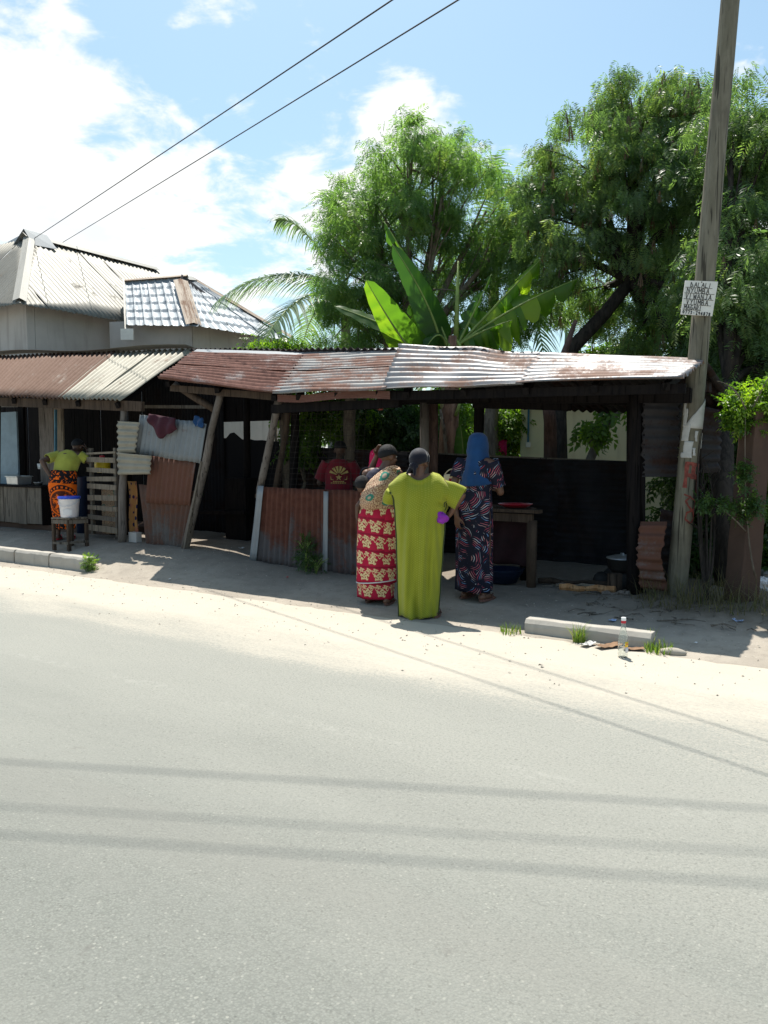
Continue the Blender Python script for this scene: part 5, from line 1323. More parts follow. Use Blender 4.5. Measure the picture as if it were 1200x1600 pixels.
# ------------------------------------------------------------------ utility pole, its sign, concrete post, wires
def build_pole():
    b = drop(gp(1056, 936)); tp = atY(1141, 0, b.y + .0); ax = (tp - b).normalized(); top = b + ax * 8.6
    r = thing('utility_pole', 'leaning grey timber utility pole with a torn poster and red paint', 'pole', b)
    mb = MB(); n = 26; r0, r1 = .100, .078
    mb.tube([(b - ax * .25).lerp(top, i / n) for i in range(n + 1)], [r0 + (r1 - r0) * i / n for i in range(n + 1)], 20, wob=.05); put('shaft', mb, M['pole_wood'], r, smooth=True)
    rad = lambda h: (r0 + (r1 - r0) * (h + .25) / 8.85) * 1.035 + .003
    x = ax.cross(Vector((0, 1, 0))).normalized(); y = x.cross(ax)   # x to the right, y away from the camera
    def on(u, h):  # u: angle in radians from the side facing the camera
        q = rad(h); return b + ax * h + x * (math.sin(u) * q) - y * (math.cos(u) * q)
    def hpx(py): # height along the pole of an image row
        pt = atY(1056 + (936 - py) * (85 / 936), py, b.y); return (pt - b).dot(ax)
    def patch(name, poly, mat, label=None, lift=.0, seed=0):
        """poly(v) -> (u0,u1) angular span at each height fraction, ragged"""
        mb = MB(); h0, h1, f = poly
        def P(u, v):
            a, c = f(v); h = h0 + (h1 - h0) * v; an = a + (c - a) * u
            an += .05 * mnoise.noise((v * 9 + seed, u * 3, 0)) * (1 if u in (0, 1) else 0)
            q = rad(h) + .002 + lift + .004 * (mnoise.noise((u * 4, v * 5, seed)) + .3); return b + ax * h + x * math.sin(an) * q - y * math.cos(an) * q
        mb.grid(P, 8, 10); o = put(name, mb, M[mat], r, smooth=True, solid=.0015)
        if label: o['label'] = label
    patch('torn_poster', (hpx(670), hpx(622), lambda v: (-1.5, min(1.0, -1.4 + 2.5 * (1 - v) ** .7))), 'paper', 'white torn poster corner', seed=1)
    for i, (p0, p1, a, c) in enumerate(((716, 690, .1, .9), (690, 664, .5, 1.25), (668, 640, .85, 1.3), (716, 708, .55, 1.15), (700, 676, -1.2, -.95), (712, 700, -.2, .1), (690, 674, -.3, -.05), (650, 615, 1.0, 1.3))):
        patch('paper_scrap', (hpx(p0), hpx(p1), lambda v, a=a, c=c, i=i: (a + .05 * math.sin(v * 4 + i), c + .06 * math.sin(v * 3 + 2 * i))), 'paper', seed=i + 3)
    def stroke(pts, w=.026):
        mb = MB(); n = len(pts); vs = []
        fine = []
        for i in range(n - 1):
            for k in range(5): fine.append((pts[i][0] + (pts[i + 1][0] - pts[i][0]) * k / 5, pts[i][1] + (pts[i + 1][1] - pts[i][1]) * k / 5))
        fine.append(pts[-1])
        for i, (u, py) in enumerate(fine):
            h = hpx(py); a = fine[max(0, i - 1)]; c = fine[min(len(fine) - 1, i + 1)]
            du = (c[0] - a[0]) * .11; dh = hpx(c[1]) - hpx(a[1]); L = math.hypot(du, dh) + 1e-6
            nu, nh = -dh / L, du / L; ww = w * (.8 + .5 * mnoise.noise((i * .7, u, py * .1)))
            vs += [on(u + nu * ww / 2 / .11, h + nh * ww / 2), on(u - nu * ww / 2 / .11, h - nh * ww / 2)]
        mb.add(vs, [(2 * i, 2 * i + 1, 2 * i + 3, 2 * i + 2) for i in range(len(fine) - 1)]); put('red_mark', mb, M['red_paint'], r, solid=.001)
    for pts, w in (([(-.9, 770), (-.85, 724)], .05), ([(-.9, 726), (.5, 724)], .05), ([(.45, 722), (.5, 762)], .045), ([(-.2, 728), (-.2, 748)], .06), ([(-.9, 745), (.4, 742)], .05),
                   ([(-.8, 782), (-.1, 776), (.3, 782), (.0, 790), (-.6, 798), (-.8, 810), (-.3, 816), (.2, 810), (.1, 800), (-.5, 796), (-.85, 790), (-.8, 782)], .022), ([(-.2, 776), (.5, 772)], .02)):
        stroke(pts, w)
    # sign board nailed to it
    bl, br, tl, tr = (1064, 491), (1113, 494), (1071, 438), (1122, 440)
    Y = b.y - .125; q = [atY(*p, Y) for p in (bl, br, tr, tl)]
    s = thing('sign_board', 'small white hand-lettered board nailed high on the pole', 'sign', (q[0] + q[1]) / 2); mb = MB()
    bk = Vector((0, .012, 0)); mb.hexa([q[0], q[1], q[1] + bk, q[0] + bk, q[3], q[2], q[2] + bk, q[3] + bk]); put('board', mb, M['white_paint'], s)
    GL = {'A': [[(0, 0), (.45, 1), (.9, 0)], [(.2, .38), (.72, .38)]], 'B': [[(0, 0), (0, 1), (.6, .9), (.6, .6), (0, .52), (.75, .4), (.7, .05), (0, 0)]], 'D': [[(0, 0), (.05, 1), (.8, .12), (0, 0)]],
          'G': [[(.8, .85), (.4, 1), (0, .5), (.3, 0), (.8, .1), (.8, .45), (.45, .45)]], 'I': [[(.15, 0), (.25, 1)]], 'J': [[(.6, 1), (.6, .2), (.3, 0), (0, .2)], [(.3, 1), (.9, 1)]], 'L': [[(.05, 1), (0, 0), (.75, .03)]],
          'M': [[(0, 0), (.1, 1), (.45, .35), (.85, 1), (.9, 0)]], 'N': [[(0, 0), (.05, 1), (.75, 0), (.8, 1)]], 'R': [[(0, 0), (0, 1), (.65, .85), (.6, .55), (0, .5), (.75, 0)]], 'U': [[(0, 1), (.05, .2), (.4, 0), (.75, .2), (.8, 1)]],
          'V': [[(0, 1), (.35, 0), (.75, 1)]], 'W': [[(0, 1), (.25, 0), (.5, .8), (.75, 0), (1, 1)]], 'Y': [[(0, 1), (.4, .5), (.8, 1)], [(.4, .5), (.3, 0)]],
          '0': [[(.4, 1), (.05, .5), (.4, 0), (.75, .5), (.4, 1)]], '7': [[(0, 1), (.75, 1), (.3, 0)]], '3': [[(0, .9), (.6, .95), (.3, .55), (.7, .3), (.3, 0), (0, .1)]], '9': [[(.7, .7), (.3, .5), (.1, .8), (.5, 1), (.7, .7), (.55, 0)]],
          '4': [[(.5, 0), (.55, 1), (0, .35), (.8, .35)]], '8': [[(.4, .52), (.1, .8), (.45, 1), (.7, .78), (.4, .52), (.05, .25), (.4, 0), (.75, .25), (.4, .52)]], '-': [[(.2, .45), (.55, .45)]], '5': [[(.7, 1), (.1, 1), (.1, .55), (.6, .5), (.6, .1), (0, 0)]]}
    Bq = bil(q[0], q[1], q[3], q[2]); fr = Vector((0, -.0025, 0))
    lines = [('DALALI', .18, .86, .82, .95), ('NYUMBA', .09, .81, .645, .79), ('VIWANJA', .07, .91, .475, .62), ('VYUMBA', .12, .83, .31, .455), ('MAGARI', .07, .66, .165, .285), ('0773-794878', .04, .95, .03, .125)]
    for txt, u0, u1, v0, v1 in lines:
        mb = MB(); cw = (u1 - u0) / len(txt)
        for i, ch in enumerate(txt):
            for st_ in GL[ch]:
                P = [Bq(u0 + cw * (i + .82 * p[0]), v0 + (v1 - v0) * p[1] - .012 * i * .3) + fr for p in st_]
                for a, c in zip(P[:-1], P[1:]):
                    d = (c - a).normalized(); a = a - d * .001; c = c + d * .001; sd = d.cross(Vector((0, 1, 0))) * .0027
                    mb.hexa([a - sd, a + sd, a + sd + fr * .4, a - sd + fr * .4, c - sd, c + sd, c + sd + fr * .4, c - sd + fr * .4])
        put('lettering', mb, M['ink'], s)
    mb = MB()
    for (u0, u1, v) in ((.03, .86, .80), (.02, .95, .632), (.02, .95, .463), (.04, .9, .298), (.03, .6, .15)):
        a = Bq(u0, v) + fr; c = Bq(u1, v - .01) + fr; mb.bar(a, c, .002, .0035)
    put('ruled_lines', mb, M['ink'], s)
    mb = MB()
    for (u, v) in ((.5, .965), (.5, .02)): mb.ell(Bq(u, v) + fr, (.006, .004, .006), 8, 5)
    put('nails', mb, M['mesh_wire'], s)

    # concrete post
    p = drop(gp(1157, 942)); a = atY(1157, 700, p.y); 
    cp = thing('concrete_post', 'tall brown-stained concrete post at the right edge wrapped by a creeper', 'post', p)
    top = atY(1183, 640, p.y); mb = MB(); w0, w1 = .235, .205; ax2 = (top - p).normalized(); n = 14; vs = []
    ang = R(18); xx = Vector((math.cos(ang), math.sin(ang), 0)); yy = Vector((-math.sin(ang), math.cos(ang), 0))
    for i in range(n + 1):
        c = (p - ax2 * .15).lerp(top, i / n); w = w0 + (w1 - w0) * i / n
        for (sx, sy) in ((-1, -1), (1, -1), (1, 1), (-1, 1)):
            vs.append(c + xx * sx * (w / 2 + rng.uniform(-.006, .004)) + yy * sy * (w / 2 + rng.uniform(-.006, .004)))
    fs = [(3, 2, 1, 0), (4 * n, 4 * n + 1, 4 * n + 2, 4 * n + 3)]
    for i in range(n):
        for k in range(4): fs.append((4 * i + k, 4 * i + (k + 1) % 4, 4 * i + 4 + (k + 1) % 4, 4 * i + 4 + k))
    mb.add(vs, fs); put('shaft', mb, M['concrete_brown'], cp, bevel=.012)
    # creeper: bright crown on the post, dark arm lower down
    c1 = atY(1172, 640, p.y - .1); cr = thing('creeper', 'bright leafy creeper crowning the concrete post', 'creeper', p)
    g = np.random.default_rng(5); 
    def leaves(cs, n, size, mat, nm):
        P = []
        for (c, rad) in cs:
            v = g.normal(size=(n, 3)); v /= np.linalg.norm(v, axis=1, keepdims=True); v *= (g.uniform(0, 1, n) ** .45)[:, None]
            cl = g.normal(size=(9, 3)); cl /= np.linalg.norm(cl, axis=1, keepdims=True)
            v = v * .55 + cl[g.integers(0, 9, n)] * .55; P.append(np.array(tuple(c)) + v * np.array(rad))
        P = np.concatenate(P); n_ = len(P); d = g.normal(size=(n_, 3)); d[:, 2] -= .2
        scatter(nm, TWG, P, rots(n_, d, .6), size * g.uniform(.6, 1.3, n_), np.clip(g.beta(2, 1.6, n_), 0, 1), M[mat], cr)
    A = atY; y = p.y
    leaves([(A(1165, 620, y - .05), (.26, .24, .20)), (A(1195, 650, y - .05), (.22, .2, .22)), (A(1150, 650, y - .1), (.16, .16, .16)), (A(1215, 610, y), (.22, .2, .2))], 150, .10, 'bush', 'foliage')
    leaves([(A(1150, 800, y - .2), (.26, .14, .11)), (A(1115, 785, y - .25), (.18, .12, .08)), (A(1185, 790, y - .22), (.14, .12, .12)), (A(1160, 745, y - .2), (.06, .06, .18))], 85, .075, 'bush_dark', 'lower_foliage')
    mb = MB()
    for (p0, p1, p2) in (((1180, 900), (1160, 820), (1165, 640)), ((1165, 830), (1140, 800), (1098, 775)), ((1165, 640), (1150, 600), (1120, 595)), ((1175, 640), (1195, 600), (1200, 590))):
        mb.tube(bez(A(*p0, y - .16), A(*p1, y - .2), A(*p2, y - .16), 10), [.010 - .0007 * i for i in range(11)], 5)
    put('stems', mb, M['bark_grey'], cr, smooth=True)

    # wires across the sky, and the heavier cables overhead that only show by their shadows
    H = 6.1
    def wire(name, pa, pb, rad, label, sag=.3, gap=0.0, group=None):
        n = 60; pts = [Vector(pa).lerp(Vector(pb), i / n) - Z * sag * 4 * (i / n) * (1 - i / n) for i in range(n + 1)]; mb = MB(); mb.tube(pts, rad, 6)
        tag(put(name, mb, M['wire']), label, 'cable', group)
    for (p1, p2, lb) in (((600, 0), (0, 405), 'upper of the two power wires crossing the sky'), ((702, 0), (90, 381), 'lower of the two power wires crossing the sky')):
        r1 = ray(*p1); a = CP + r1 * ((H - CAM_H) / r1.z)
        # same height line: far point where the ray meets a gently falling wire
        c = atY(*p2, 24.0); d = (c - a)
        wire('power_wire', a - d * .8, a + d * 1.7, .008, lb, .06, group='power wires across the sky')
    el = 1 / math.tan(SUN_EL); sh = Vector((SUN_DIR.x, SUN_DIR.y, 0)).normalized() * el
    for i, (l, rr, hh, rad) in enumerate((((0, 1197), (1200, 1272), 9.6, .0095), ((0, 1268), (1200, 1342), 9.2, .0065), ((0, 1313), (1200, 1392), 8.9, .0085))):
        def g0(px, py): r_ = ray(px, py); return CP + r_ * (-CAM_H / r_.z)
        a = g0(*l) + sh * hh + Z * hh; c = g0(*rr) + sh * hh + Z * hh; d = c - a
        wire('overhead_cable', a - d * 5, c + d * 5, rad, 'black cable high over the road casting the %s shadow band' % ('farthest', 'middle', 'nearest')[i], .05, group='cables over the road')
build_pole()
# ------------------------------------------------------------------ people
def seg_path(mb, pts, rad, seg=10):
    for i in range(len(pts) - 1): mb.capsule(pts[i], pts[i + 1], rad[i], rad[i + 1], seg)
def hand(mb, wrist, d, n, thumb, curl=.5, k=1.0):
    """palm, four unequal bent fingers and a thumb; d: along the hand, n: out of the palm, thumb: side of the thumb"""
    w = Vector(wrist); d = Vector(d).normalized(); n = Vector(n); n = (n - d * n.dot(d)).normalized(); s = d.cross(n).normalized()
    if s.dot(Vector(thumb)) < 0: s = -s
    for i, (off, L) in enumerate(((.030, .068), (.010, .076), (-.010, .070), (-.029, .056))):
        kn = w + d * .082 * k + s * off * k; mb.capsule(w + d * .012 + s * off * .6 * k, kn, .0155 * k, .0115 * k, 8)
        p = kn; a = curl * .35
        for j, f in enumerate((.45, .32, .23)):
            dd = (d * math.cos(a) + n * math.sin(a)).normalized(); q = p + dd * L * f * k; mb.capsule(p, q, (.0098 - .001 * j) * k, (.009 - .0012 * j) * k, 8); p = q; a += curl * (.75 + .1 * i)
    t0 = w + d * .022 * k + s * .022 * k + n * .006; t1 = t0 + (d * .55 + s * .7 + n * .25).normalized() * .042 * k; t2 = t1 + (d * .85 + s * .3 + n * .35).normalized() * .032 * k; t3 = t2 + (d + n * .4).normalized() * .024 * k
    mb.capsule(t0, t1, .014 * k, .0115 * k, 8); mb.capsule(t1, t2, .0108 * k, .0098 * k, 8); mb.capsule(t2, t3, .0095 * k, .0075 * k, 8)
def body(root, k=1.0, lean=(0, 0), tw=0.0, armL=None, armR=None, head=(0, 0, 0), yaw=0.0, nod=0.0, mat='skin', legs=((-.09, 0), (.09, 0)), voxel=.0065, slim=1.0):
    """one continuous body: capsules and ellipsoids fused by a voxel remesh. Positions in metres of a 1.62 m figure, scaled by k."""
    V = lambda x, y, z: Vector((x, y, z)) * k
    def up(x, y, z): # trunk points lean above the pelvis
        h = max(0, z - .9); return V(x + lean[0] * h, y + lean[1] * h, z - .5 * h * (lean[0] ** 2 + lean[1] ** 2))
    mb = MB(); s_ = slim
    for sx, (lx, ly) in zip((-1, 1), legs):
        hip = up(.082 * sx, 0, .85); kn = V(lx * .98, ly * .5 + .02, .46); an = V(lx, ly - .02, .085)
        mb.capsule(hip, kn, .082 * k * s_, .052 * k, 12); mb.capsule(kn, kn.lerp(an, .35) + V(0, -.012, 0), .05 * k, .052 * k, 12); mb.capsule(kn.lerp(an, .35) + V(0, -.012, 0), an, .052 * k, .032 * k, 12)
        heel = V(lx, ly - .045, .04); ball = V(lx + .015 * sx, ly + .10, .03); mb.capsule(heel, V(lx + .005 * sx, ly + .03, .045), .034 * k, .034 * k); mb.capsule(V(lx + .005 * sx, ly + .03, .045), ball, .034 * k, .027 * k)
        for q in range(5):
            o = (q - 2) * .016; ln_ = (.052 - .006 * q) if sx > 0 else (.028 + .006 * q); mb.capsule(ball + V(o, -.005, -.004), ball + V(o * 1.15, .02 + ln_ * .5, -.012), .0115 * k, .0095 * k, 7)
    rot = Matrix.Rotation(0, 3, 'Z')
    mb.ell(up(0, -.01, .90), (.155 * k * s_, .112 * k * s_, .13 * k), 18, 11); mb.capsule(up(0, 0, .92), up(0, .005, 1.12), .112 * k * s_, .118 * k * s_, 14)
    mb.ell(up(0, 0, 1.19), (.145 * k * s_, .098 * k, .17 * k), 18, 11); mb.capsule(up(-.12, -.005, 1.325), up(.12, -.005, 1.325), .056 * k, .056 * k, 12)
    hc = up(head[0], .018 + head[1], 1.495 + head[2]); nb = up(0, -.008, 1.35); mb.capsule(nb, hc - Z * .05 * k - V(0, .015, 0), .05 * k, .047 * k, 12)
    Rh = Matrix.Rotation(yaw, 3, 'Z') @ Matrix.Rotation(nod, 3, 'X'); E = lambda x, y, z: hc + Rh @ V(x, y, z)
    mb.ell(E(0, -.008, .018), (.073 * k, .090 * k, .088 * k), 18, 12, Rh); mb.ell(E(0, .022, -.045), (.054 * k, .062 * k, .066 * k), 16, 10, Rh)
    mb.capsule(E(0, .082, .006), E(0, .103, -.030), .009 * k, .013 * k, 8); mb.ell(E(0, .083, -.066), (.024 * k, .011 * k, .010 * k), 10, 6, Rh); mb.ell(E(0, .066, -.10), (.022 * k, .016 * k, .016 * k), 10, 6, Rh)
    for sx in (-1, 1):
        mb.ell(E(.074 * sx, -.004, -.012), (.011 * k, .021 * k, .032 * k), 10, 8, Rh); mb.ell(E(.03 * sx, .072, .022), (.024 * k, .012 * k, .009 * k), 8, 6, Rh); mb.ell(E(.04 * sx, .058, -.03), (.022 * k, .02 * k, .02 * k), 8, 6, Rh)
    arms = []
    for sx, arm in ((-1, armL), (1, armR)):
        sh = up(.165 * sx, -.005, 1.315)
        if arm is None: arm = dict(el=(.20 * sx, -.03, 1.03), wr=(.20 * sx, .05, .80), d=(0, .1, -1), n=(-sx, 0, 0), th=(0, 1, 0))
        el = V(*arm['el']); wr = V(*arm['wr']); mb.capsule(sh, el, .052 * k * s_, .038 * k * s_, 12); mb.capsule(el, el.lerp(wr, .3), .037 * k * s_, .037 * k * s_, 12); mb.capsule(el.lerp(wr, .3), wr, .037 * k * s_, .025 * k, 12)
        hand(mb, wr, arm['d'], arm['n'], arm['th'], arm.get('curl', .5), k * .95); arms.append((sh, el, wr))
    o = put('body', mb, M[mat], root, local=True, smooth=True)
    md = o.modifiers.new('fuse', 'REMESH'); md.mode = 'VOXEL'; md.voxel_size = voxel * k; md.use_smooth_shade = True
    md = o.modifiers.new('smooth', 'SMOOTH'); md.factor = .5; md.iterations = 3
    for sx in (-1, 1):
        e = MB(); e.ell(E(.03 * sx, .078, .004), (.0115 * k, .009 * k, .008 * k), 10, 6, Rh); put('eye', e, M['eye'], root, local=True, smooth=True)
    return dict(up=up, V=V, hc=hc, E=E, Rh=Rh, arms=arms, k=k)
def loft(name, root, rings, mat, n=56, fold=0.0, nf=9, seed=0, nv=4, solid=.004, closed=True, foldtop=.15, a0=0.0, power=2.0):
    """rings: (centre, rx, ry[, foldscale]); a draped tube of cloth with folds that grow towards the hem; uv in metres"""
    rs = []
    for i in range(len(rings) - 1):
        A, B = rings[i], rings[i + 1]
        for j in range(nv):
            f = j / nv; rs.append((Vector(A[0]).lerp(Vector(B[0]), f), A[1] + (B[1] - A[1]) * f, A[2] + (B[2] - A[2]) * f, (A[3] if len(A) > 3 else 1) + ((B[3] if len(B) > 3 else 1) - (A[3] if len(A) > 3 else 1)) * f))
    L = rings[-1]; rs.append((Vector(L[0]), L[1], L[2], L[3] if len(L) > 3 else 1)); m = len(rs) - 1
    cl = [0]
    for i in range(m): cl.append(cl[-1] + (rs[i + 1][0] - rs[i][0]).length)
    circ = 2 * math.pi * max(r[1] for r in rs) * .85; g = random.Random(seed); ph = [g.uniform(0, 6.28) for _ in range(4)]; fr = [nf, nf + g.randint(2, 4), max(2, nf // 2)]
    ax = [((rs[min(i + 1, m)][0] - rs[max(i - 1, 0)][0]).normalized()) for i in range(m + 1)]
    def P(u, v):
        i = min(m, int(round(v * m))); c, rx, ry, fs = rs[i]; a = a0 + 2 * math.pi * u; d = ax[i]
        x = Vector((1, 0, 0)) if abs(d.x) < .75 else Vector((0, 0, 1)); x = (x - d * x.dot(d)).normalized(); y = d.cross(x)
        if abs(d.x) < .75 and y.y < 0: y = -y
        w = fold * fs * (math.sin(fr[0] * a + ph[0] + .8 * math.sin(v * 3)) * .55 + math.sin(fr[1] * a + ph[1] - v * 2) * .3 + math.sin(fr[2] * a + ph[2]) * .4)
        w += .006 * mnoise.noise((c.x * 6 + math.cos(a) * 1.2, math.sin(a) * 1.2 + seed, c.z * 6))
        ca, sa = math.cos(a), math.sin(a)
        if power != 2.0: ca = math.copysign(abs(ca) ** (2 / power), ca); sa = math.copysign(abs(sa) ** (2 / power), sa)
        return c + x * ca * (rx + w) + y * sa * (ry + w)
    mb = MB(); mb.grid(P, n, m, lambda u, v: (u * circ, cl[min(m, int(round(v * m)))]), closed=False)
    return put(name, mb, M[mat] if isinstance(mat, str) else mat, root, local=True, smooth=True, solid=solid), P
def cap_hair(B, name, root, mat='hair', r=(.083, .098, .092), c=(0, -.014, .026), cut=.35, n=24, puff=.006, low=-.02):
    mb = MB()
    def P(u, v):
        a = 2 * math.pi * u; ph = v * (math.pi * (.52 + .16 * max(0, -math.sin(a)) + low)); x, y, z = r[0] * math.sin(ph) * math.cos(a), r[1] * math.sin(ph) * math.sin(a), r[2] * math.cos(ph)
        q = 1 + puff * 8 * mnoise.noise((x * 40, y * 40, z * 40)); return B['E'](c[0] + x * q, c[1] + y * q, c[2] + z * q)
    mb.grid(P, n, 12); return put(name, mb, M[mat], root, local=True, smooth=True, solid=.012)
def sandals(root, B, legs, mat='sandal'):
    for sx, (lx, ly) in zip((-1, 1), legs):
        mb = MB(); V = B['V']; o = []
        for i in range(16):
            a = 2 * math.pi * i / 16; y = math.sin(a); o.append(V(lx + .01 * sx + .047 * math.cos(a) * (1 + .15 * y), ly + .04 + .135 * y, 0))
        mb.add([p + Z * .004 for p in o] + [p + Z * .024 for p in o], [tuple(range(15, -1, -1)), tuple(range(16, 32))] + [(i, (i + 1) % 16, 16 + (i + 1) % 16, 16 + i) for i in range(16)])
        c = V(lx + .012 * sx, ly + .155, .03)
        for q in (-1, 1): mb.tube([c, V(lx + .012 * sx + q * .03, ly + .10, .064), V(lx + .012 * sx + q * .052, ly + .05, .03)], .006, 6)
        put('sandal', mb, M[mat], root, local=True)

def build_people():
    # --- woman in the lime kaftan
    p = drop(gp(655, 963)); lg = ((-.09, .03), (.150, .0)); k = 1.60 / 1.62
    r = thing('person', 'woman in a long lime green kaftan with her right hand on her hip', 'person', p, R(-6))
    B = body(r, k, (0, .0), armL=dict(el=(-.28, .12, 1.08), wr=(-.16, .30, 1.12), d=(.8, .6, 0), n=(0, -.4, -1), th=(0, 0, 1)), armR=dict(el=(.405, -.06, 1.175), wr=(.285, -.005, .985), d=(-.75, .35, -.35), n=(-.2, .9, -.3), th=(0, 0, 1), curl=.9),
             yaw=R(-28), nod=R(-8), legs=lg, mat='skin', slim=.92)
    V = B['V']
    # one draped panel: the side edges follow the cut, front and back meet along sloping shoulders
    EL = [(0, -.200), (.3, -.212), (.7, -.222), (1.0, -.238), (1.12, -.252), (1.2, -.285), (1.25, -.30)]
    ER = [(0, .188), (.3, .206), (.6, .228), (.9, .246), (1.0, .25), (1.06, .275), (1.12, .335), (1.17, .385), (1.22, .40)]
    DP = [(0, .155), (.4, .140), (.85, .150), (1.0, .140), (1.15, .125), (1.28, .112), (1.36, .095)]
    def ip(tab, z):
        for (a, fa), (b, fb) in zip(tab[:-1], tab[1:]):
            if z <= b: return fa + (fb - fa) * sm(a, b, z) if z > a else fa
        return tab[-1][1]
    def ztop(x):
        ax = abs(x); return 1.402 - .30 * max(0, ax - .09) - .62 * max(0, ax - .185)
    g = random.Random(5)
    def P(u, v):
        a = 2 * math.pi * u; ca, sa = math.cos(a), math.sin(a)
        cx_ = math.copysign(abs(ca) ** .8, ca)
        zz = .012 + 1.24 * v
        for _ in range(3):
            xl, xr = ip(EL, zz), ip(ER, zz); x = (xl + xr) / 2 + (xr - xl) / 2 * cx_
            zt = ztop(x); zz = .010 + .012 * math.sin(5 * a + 1) * (1 - v) + (zt - .01) * v
        d = ip(DP, zz); edge = max(0.0, 1 - abs(cx_) ** 3.2) ** .5
        close = 1 - (1 - math.sqrt(max(0, 1 - (max(0, v - .93) / .07) ** 2))) * sm(.06, .13, abs(x)) * .97
        fo = (.034 * (1 - v) ** .7 + .005) * (math.sin(x * 46 + 1.6 * math.sin(v * 5) + sa) * .6 + math.sin(x * 79 - v * 5) * .4 + .5 * mnoise.noise((x * 9, v * 2.2, sa)))
        if x > .06: fo += .026 * math.sin((x - .2) * 60 + (zz - .95) * 75) * sm(.08, .25, x) * math.exp(-((zz - 1.07) / .10) ** 2)
        if x > .1: fo += .024 * math.sin(x * 90 + zz * 9) * sm(.1, .22, x) * sm(1.0, .85, zz)
        neck = .082 * math.sqrt(max(0, 1 - (x / .125) ** 2)) if abs(x) < .125 else 0
        y = sa / max(.25, abs(sa) ** .4) * (d * edge * close + fo * edge * close)
        if v > .86 and abs(x) < .15:
            k2 = sm(.86, 1, v) * sm(.15, .10, abs(x)); y = y * (1 - k2) + math.copysign(neck + .012, sa) * k2; zz -= .085 * k2 * max(0, 1 - (x / .125) ** 2) * (1 if sa < 0 else .6)
        return V(x, y - .005, zz)
    mb = MB(); mb.grid(P, 110, 46, lambda u, v: (u * 1.25, v * 1.38)); put('kaftan', mb, M['green_dress'], r, local=True, smooth=True, solid=.004)
    for us, v0, v1 in (((.535, .548), .0, .93), ((.955, .965), .0, .70), ((.925,), .78, .97), ((.90,), .80, .985)):
        for u in us:
            mb = MB(); pts = [P(u, v0 + (v1 - v0) * i / 40) + V(-.003 if u < .7 else .003, -.005, 0) for i in range(41)]
            mb.tube(pts, .0055, 5); put('piping', mb, M['dark_green_trim'], r, local=True)
    loft('sleeve', r, [(V(-.20, -.005, 1.235), .075, .05), (V(-.262, .02, 1.19), .07, .052), (V(-.292, .05, 1.14), .065, .05), (V(-.30, .07, 1.10), .06, .05)], 'green_dress', n=32, fold=.005, nf=3, seed=3)
    loft('sleeve', r, [(V(.20, -.012, 1.235), .085, .058), (V(.29, -.03, 1.195), .105, .062), (V(.365, -.045, 1.155), .112, .060), (V(.392, -.05, 1.14), .110, .056)], 'green_dress', n=40, fold=.007, nf=3, seed=4)
    mb = MB()
    mb.grid(lambda u, v: V(.215, -.085, .965) + V(*(x * (.056 + .022 * mnoise.noise((math.cos(6.283 * u) * 1.4, math.sin(6.283 * u) * 1.4, v * 3.2)) + .006 * mnoise.noise((math.cos(6.283 * u) * 5, math.sin(6.283 * u) * 5, v * 11))) for x in (math.sin(3.1416 * v) * math.cos(6.283 * u) * 1.1, math.sin(3.1416 * v) * math.sin(6.283 * u) * .8, math.cos(3.1416 * v) * .9))), 18, 12)
    o = put('plastic_bag', mb, M['purple'], None, local=True); o.location = r.location; o.rotation_euler = r.rotation_euler; tag(o, 'crumpled purple plastic bag held in the kaftan woman\'s right hand', 'bag')
    # black head wrap with tails at the nape
    cap_hair(B, 'head_wrap', r, 'black_scarf', (.089, .106, .100), (0, -.012, .02), puff=.002, low=.06)
    mb = MB(); E = B['E']; mb.ell(E(0, -.10, -.055), (.045 * k, .03 * k, .035 * k), 12, 8); mb.capsule(E(-.02, -.10, -.06), E(-.07, -.10, -.13), .022, .010); mb.capsule(E(.01, -.105, -.06), E(.02, -.11, -.14), .022, .012); put('scarf_knot', mb, M['black_scarf'], r, local=True, smooth=True)
    sandals(r, B, lg)

    # --- woman in the crimson kanga with a child on her back
    p = drop(gp(592, 942)); lg = ((-.10, .03), (.10, -.05)); k = 1.64 / 1.62
    r = thing('person', 'woman in a crimson flowered kanga carrying a child, left hand raised to her head', 'person', p, R(-14))
    B = body(r, k, (.09, .03), armL=dict(el=(-.155, .19, 1.30), wr=(-.055, .135, 1.50), d=(.35, -.25, .9), n=(.6, -.7, 0), th=(.3, -.8, 0), curl=.6), armR=dict(el=(.21, .08, 1.06), wr=(.12, .25, 1.05), d=(-.6, .7, 0), n=(-.5, -.5, 0), th=(0, 0, 1)),
             head=(.03, .02, 0), yaw=R(-42), nod=R(-6), legs=lg)
    V = B['V']; up = B['up']
    loft('kanga', r, [(V(-.03, 0, .055), .185, .14), (V(-.03, 0, .25), .19, .145), (V(-.02, 0, .5), .195, .15), (V(.0, 0, .75), .205, .155), (V(.01, -.01, .90), .205, .155), (V(.015, 0, 1.0), .175, .13, .5), (V(.02, 0, 1.05), .160, .118, .3)], 'red_kanga', n=72, fold=.017, nf=5, seed=6, nv=6)
    loft('kanga_overlap', r, [(V(-.025, -.01, .225), .202, .158), (V(-.02, -.01, .5), .205, .16), (V(0, -.01, .75), .212, .163), (V(.01, -.015, .90), .212, .163), (V(.015, -.005, .985), .186, .142, .5)], 'red_kanga', n=72, fold=.013, nf=5, seed=8, nv=6)
    mb = MB()
    mb.tube([V(-.025 + .204 * math.cos(a), -.01 + .160 * math.sin(a), .232 + .02 * math.cos(a)) for a in [2 * math.pi * i / 40 for i in range(41)]], .006, 5); put('hem_band', mb, M['litter_white'], r, local=True)
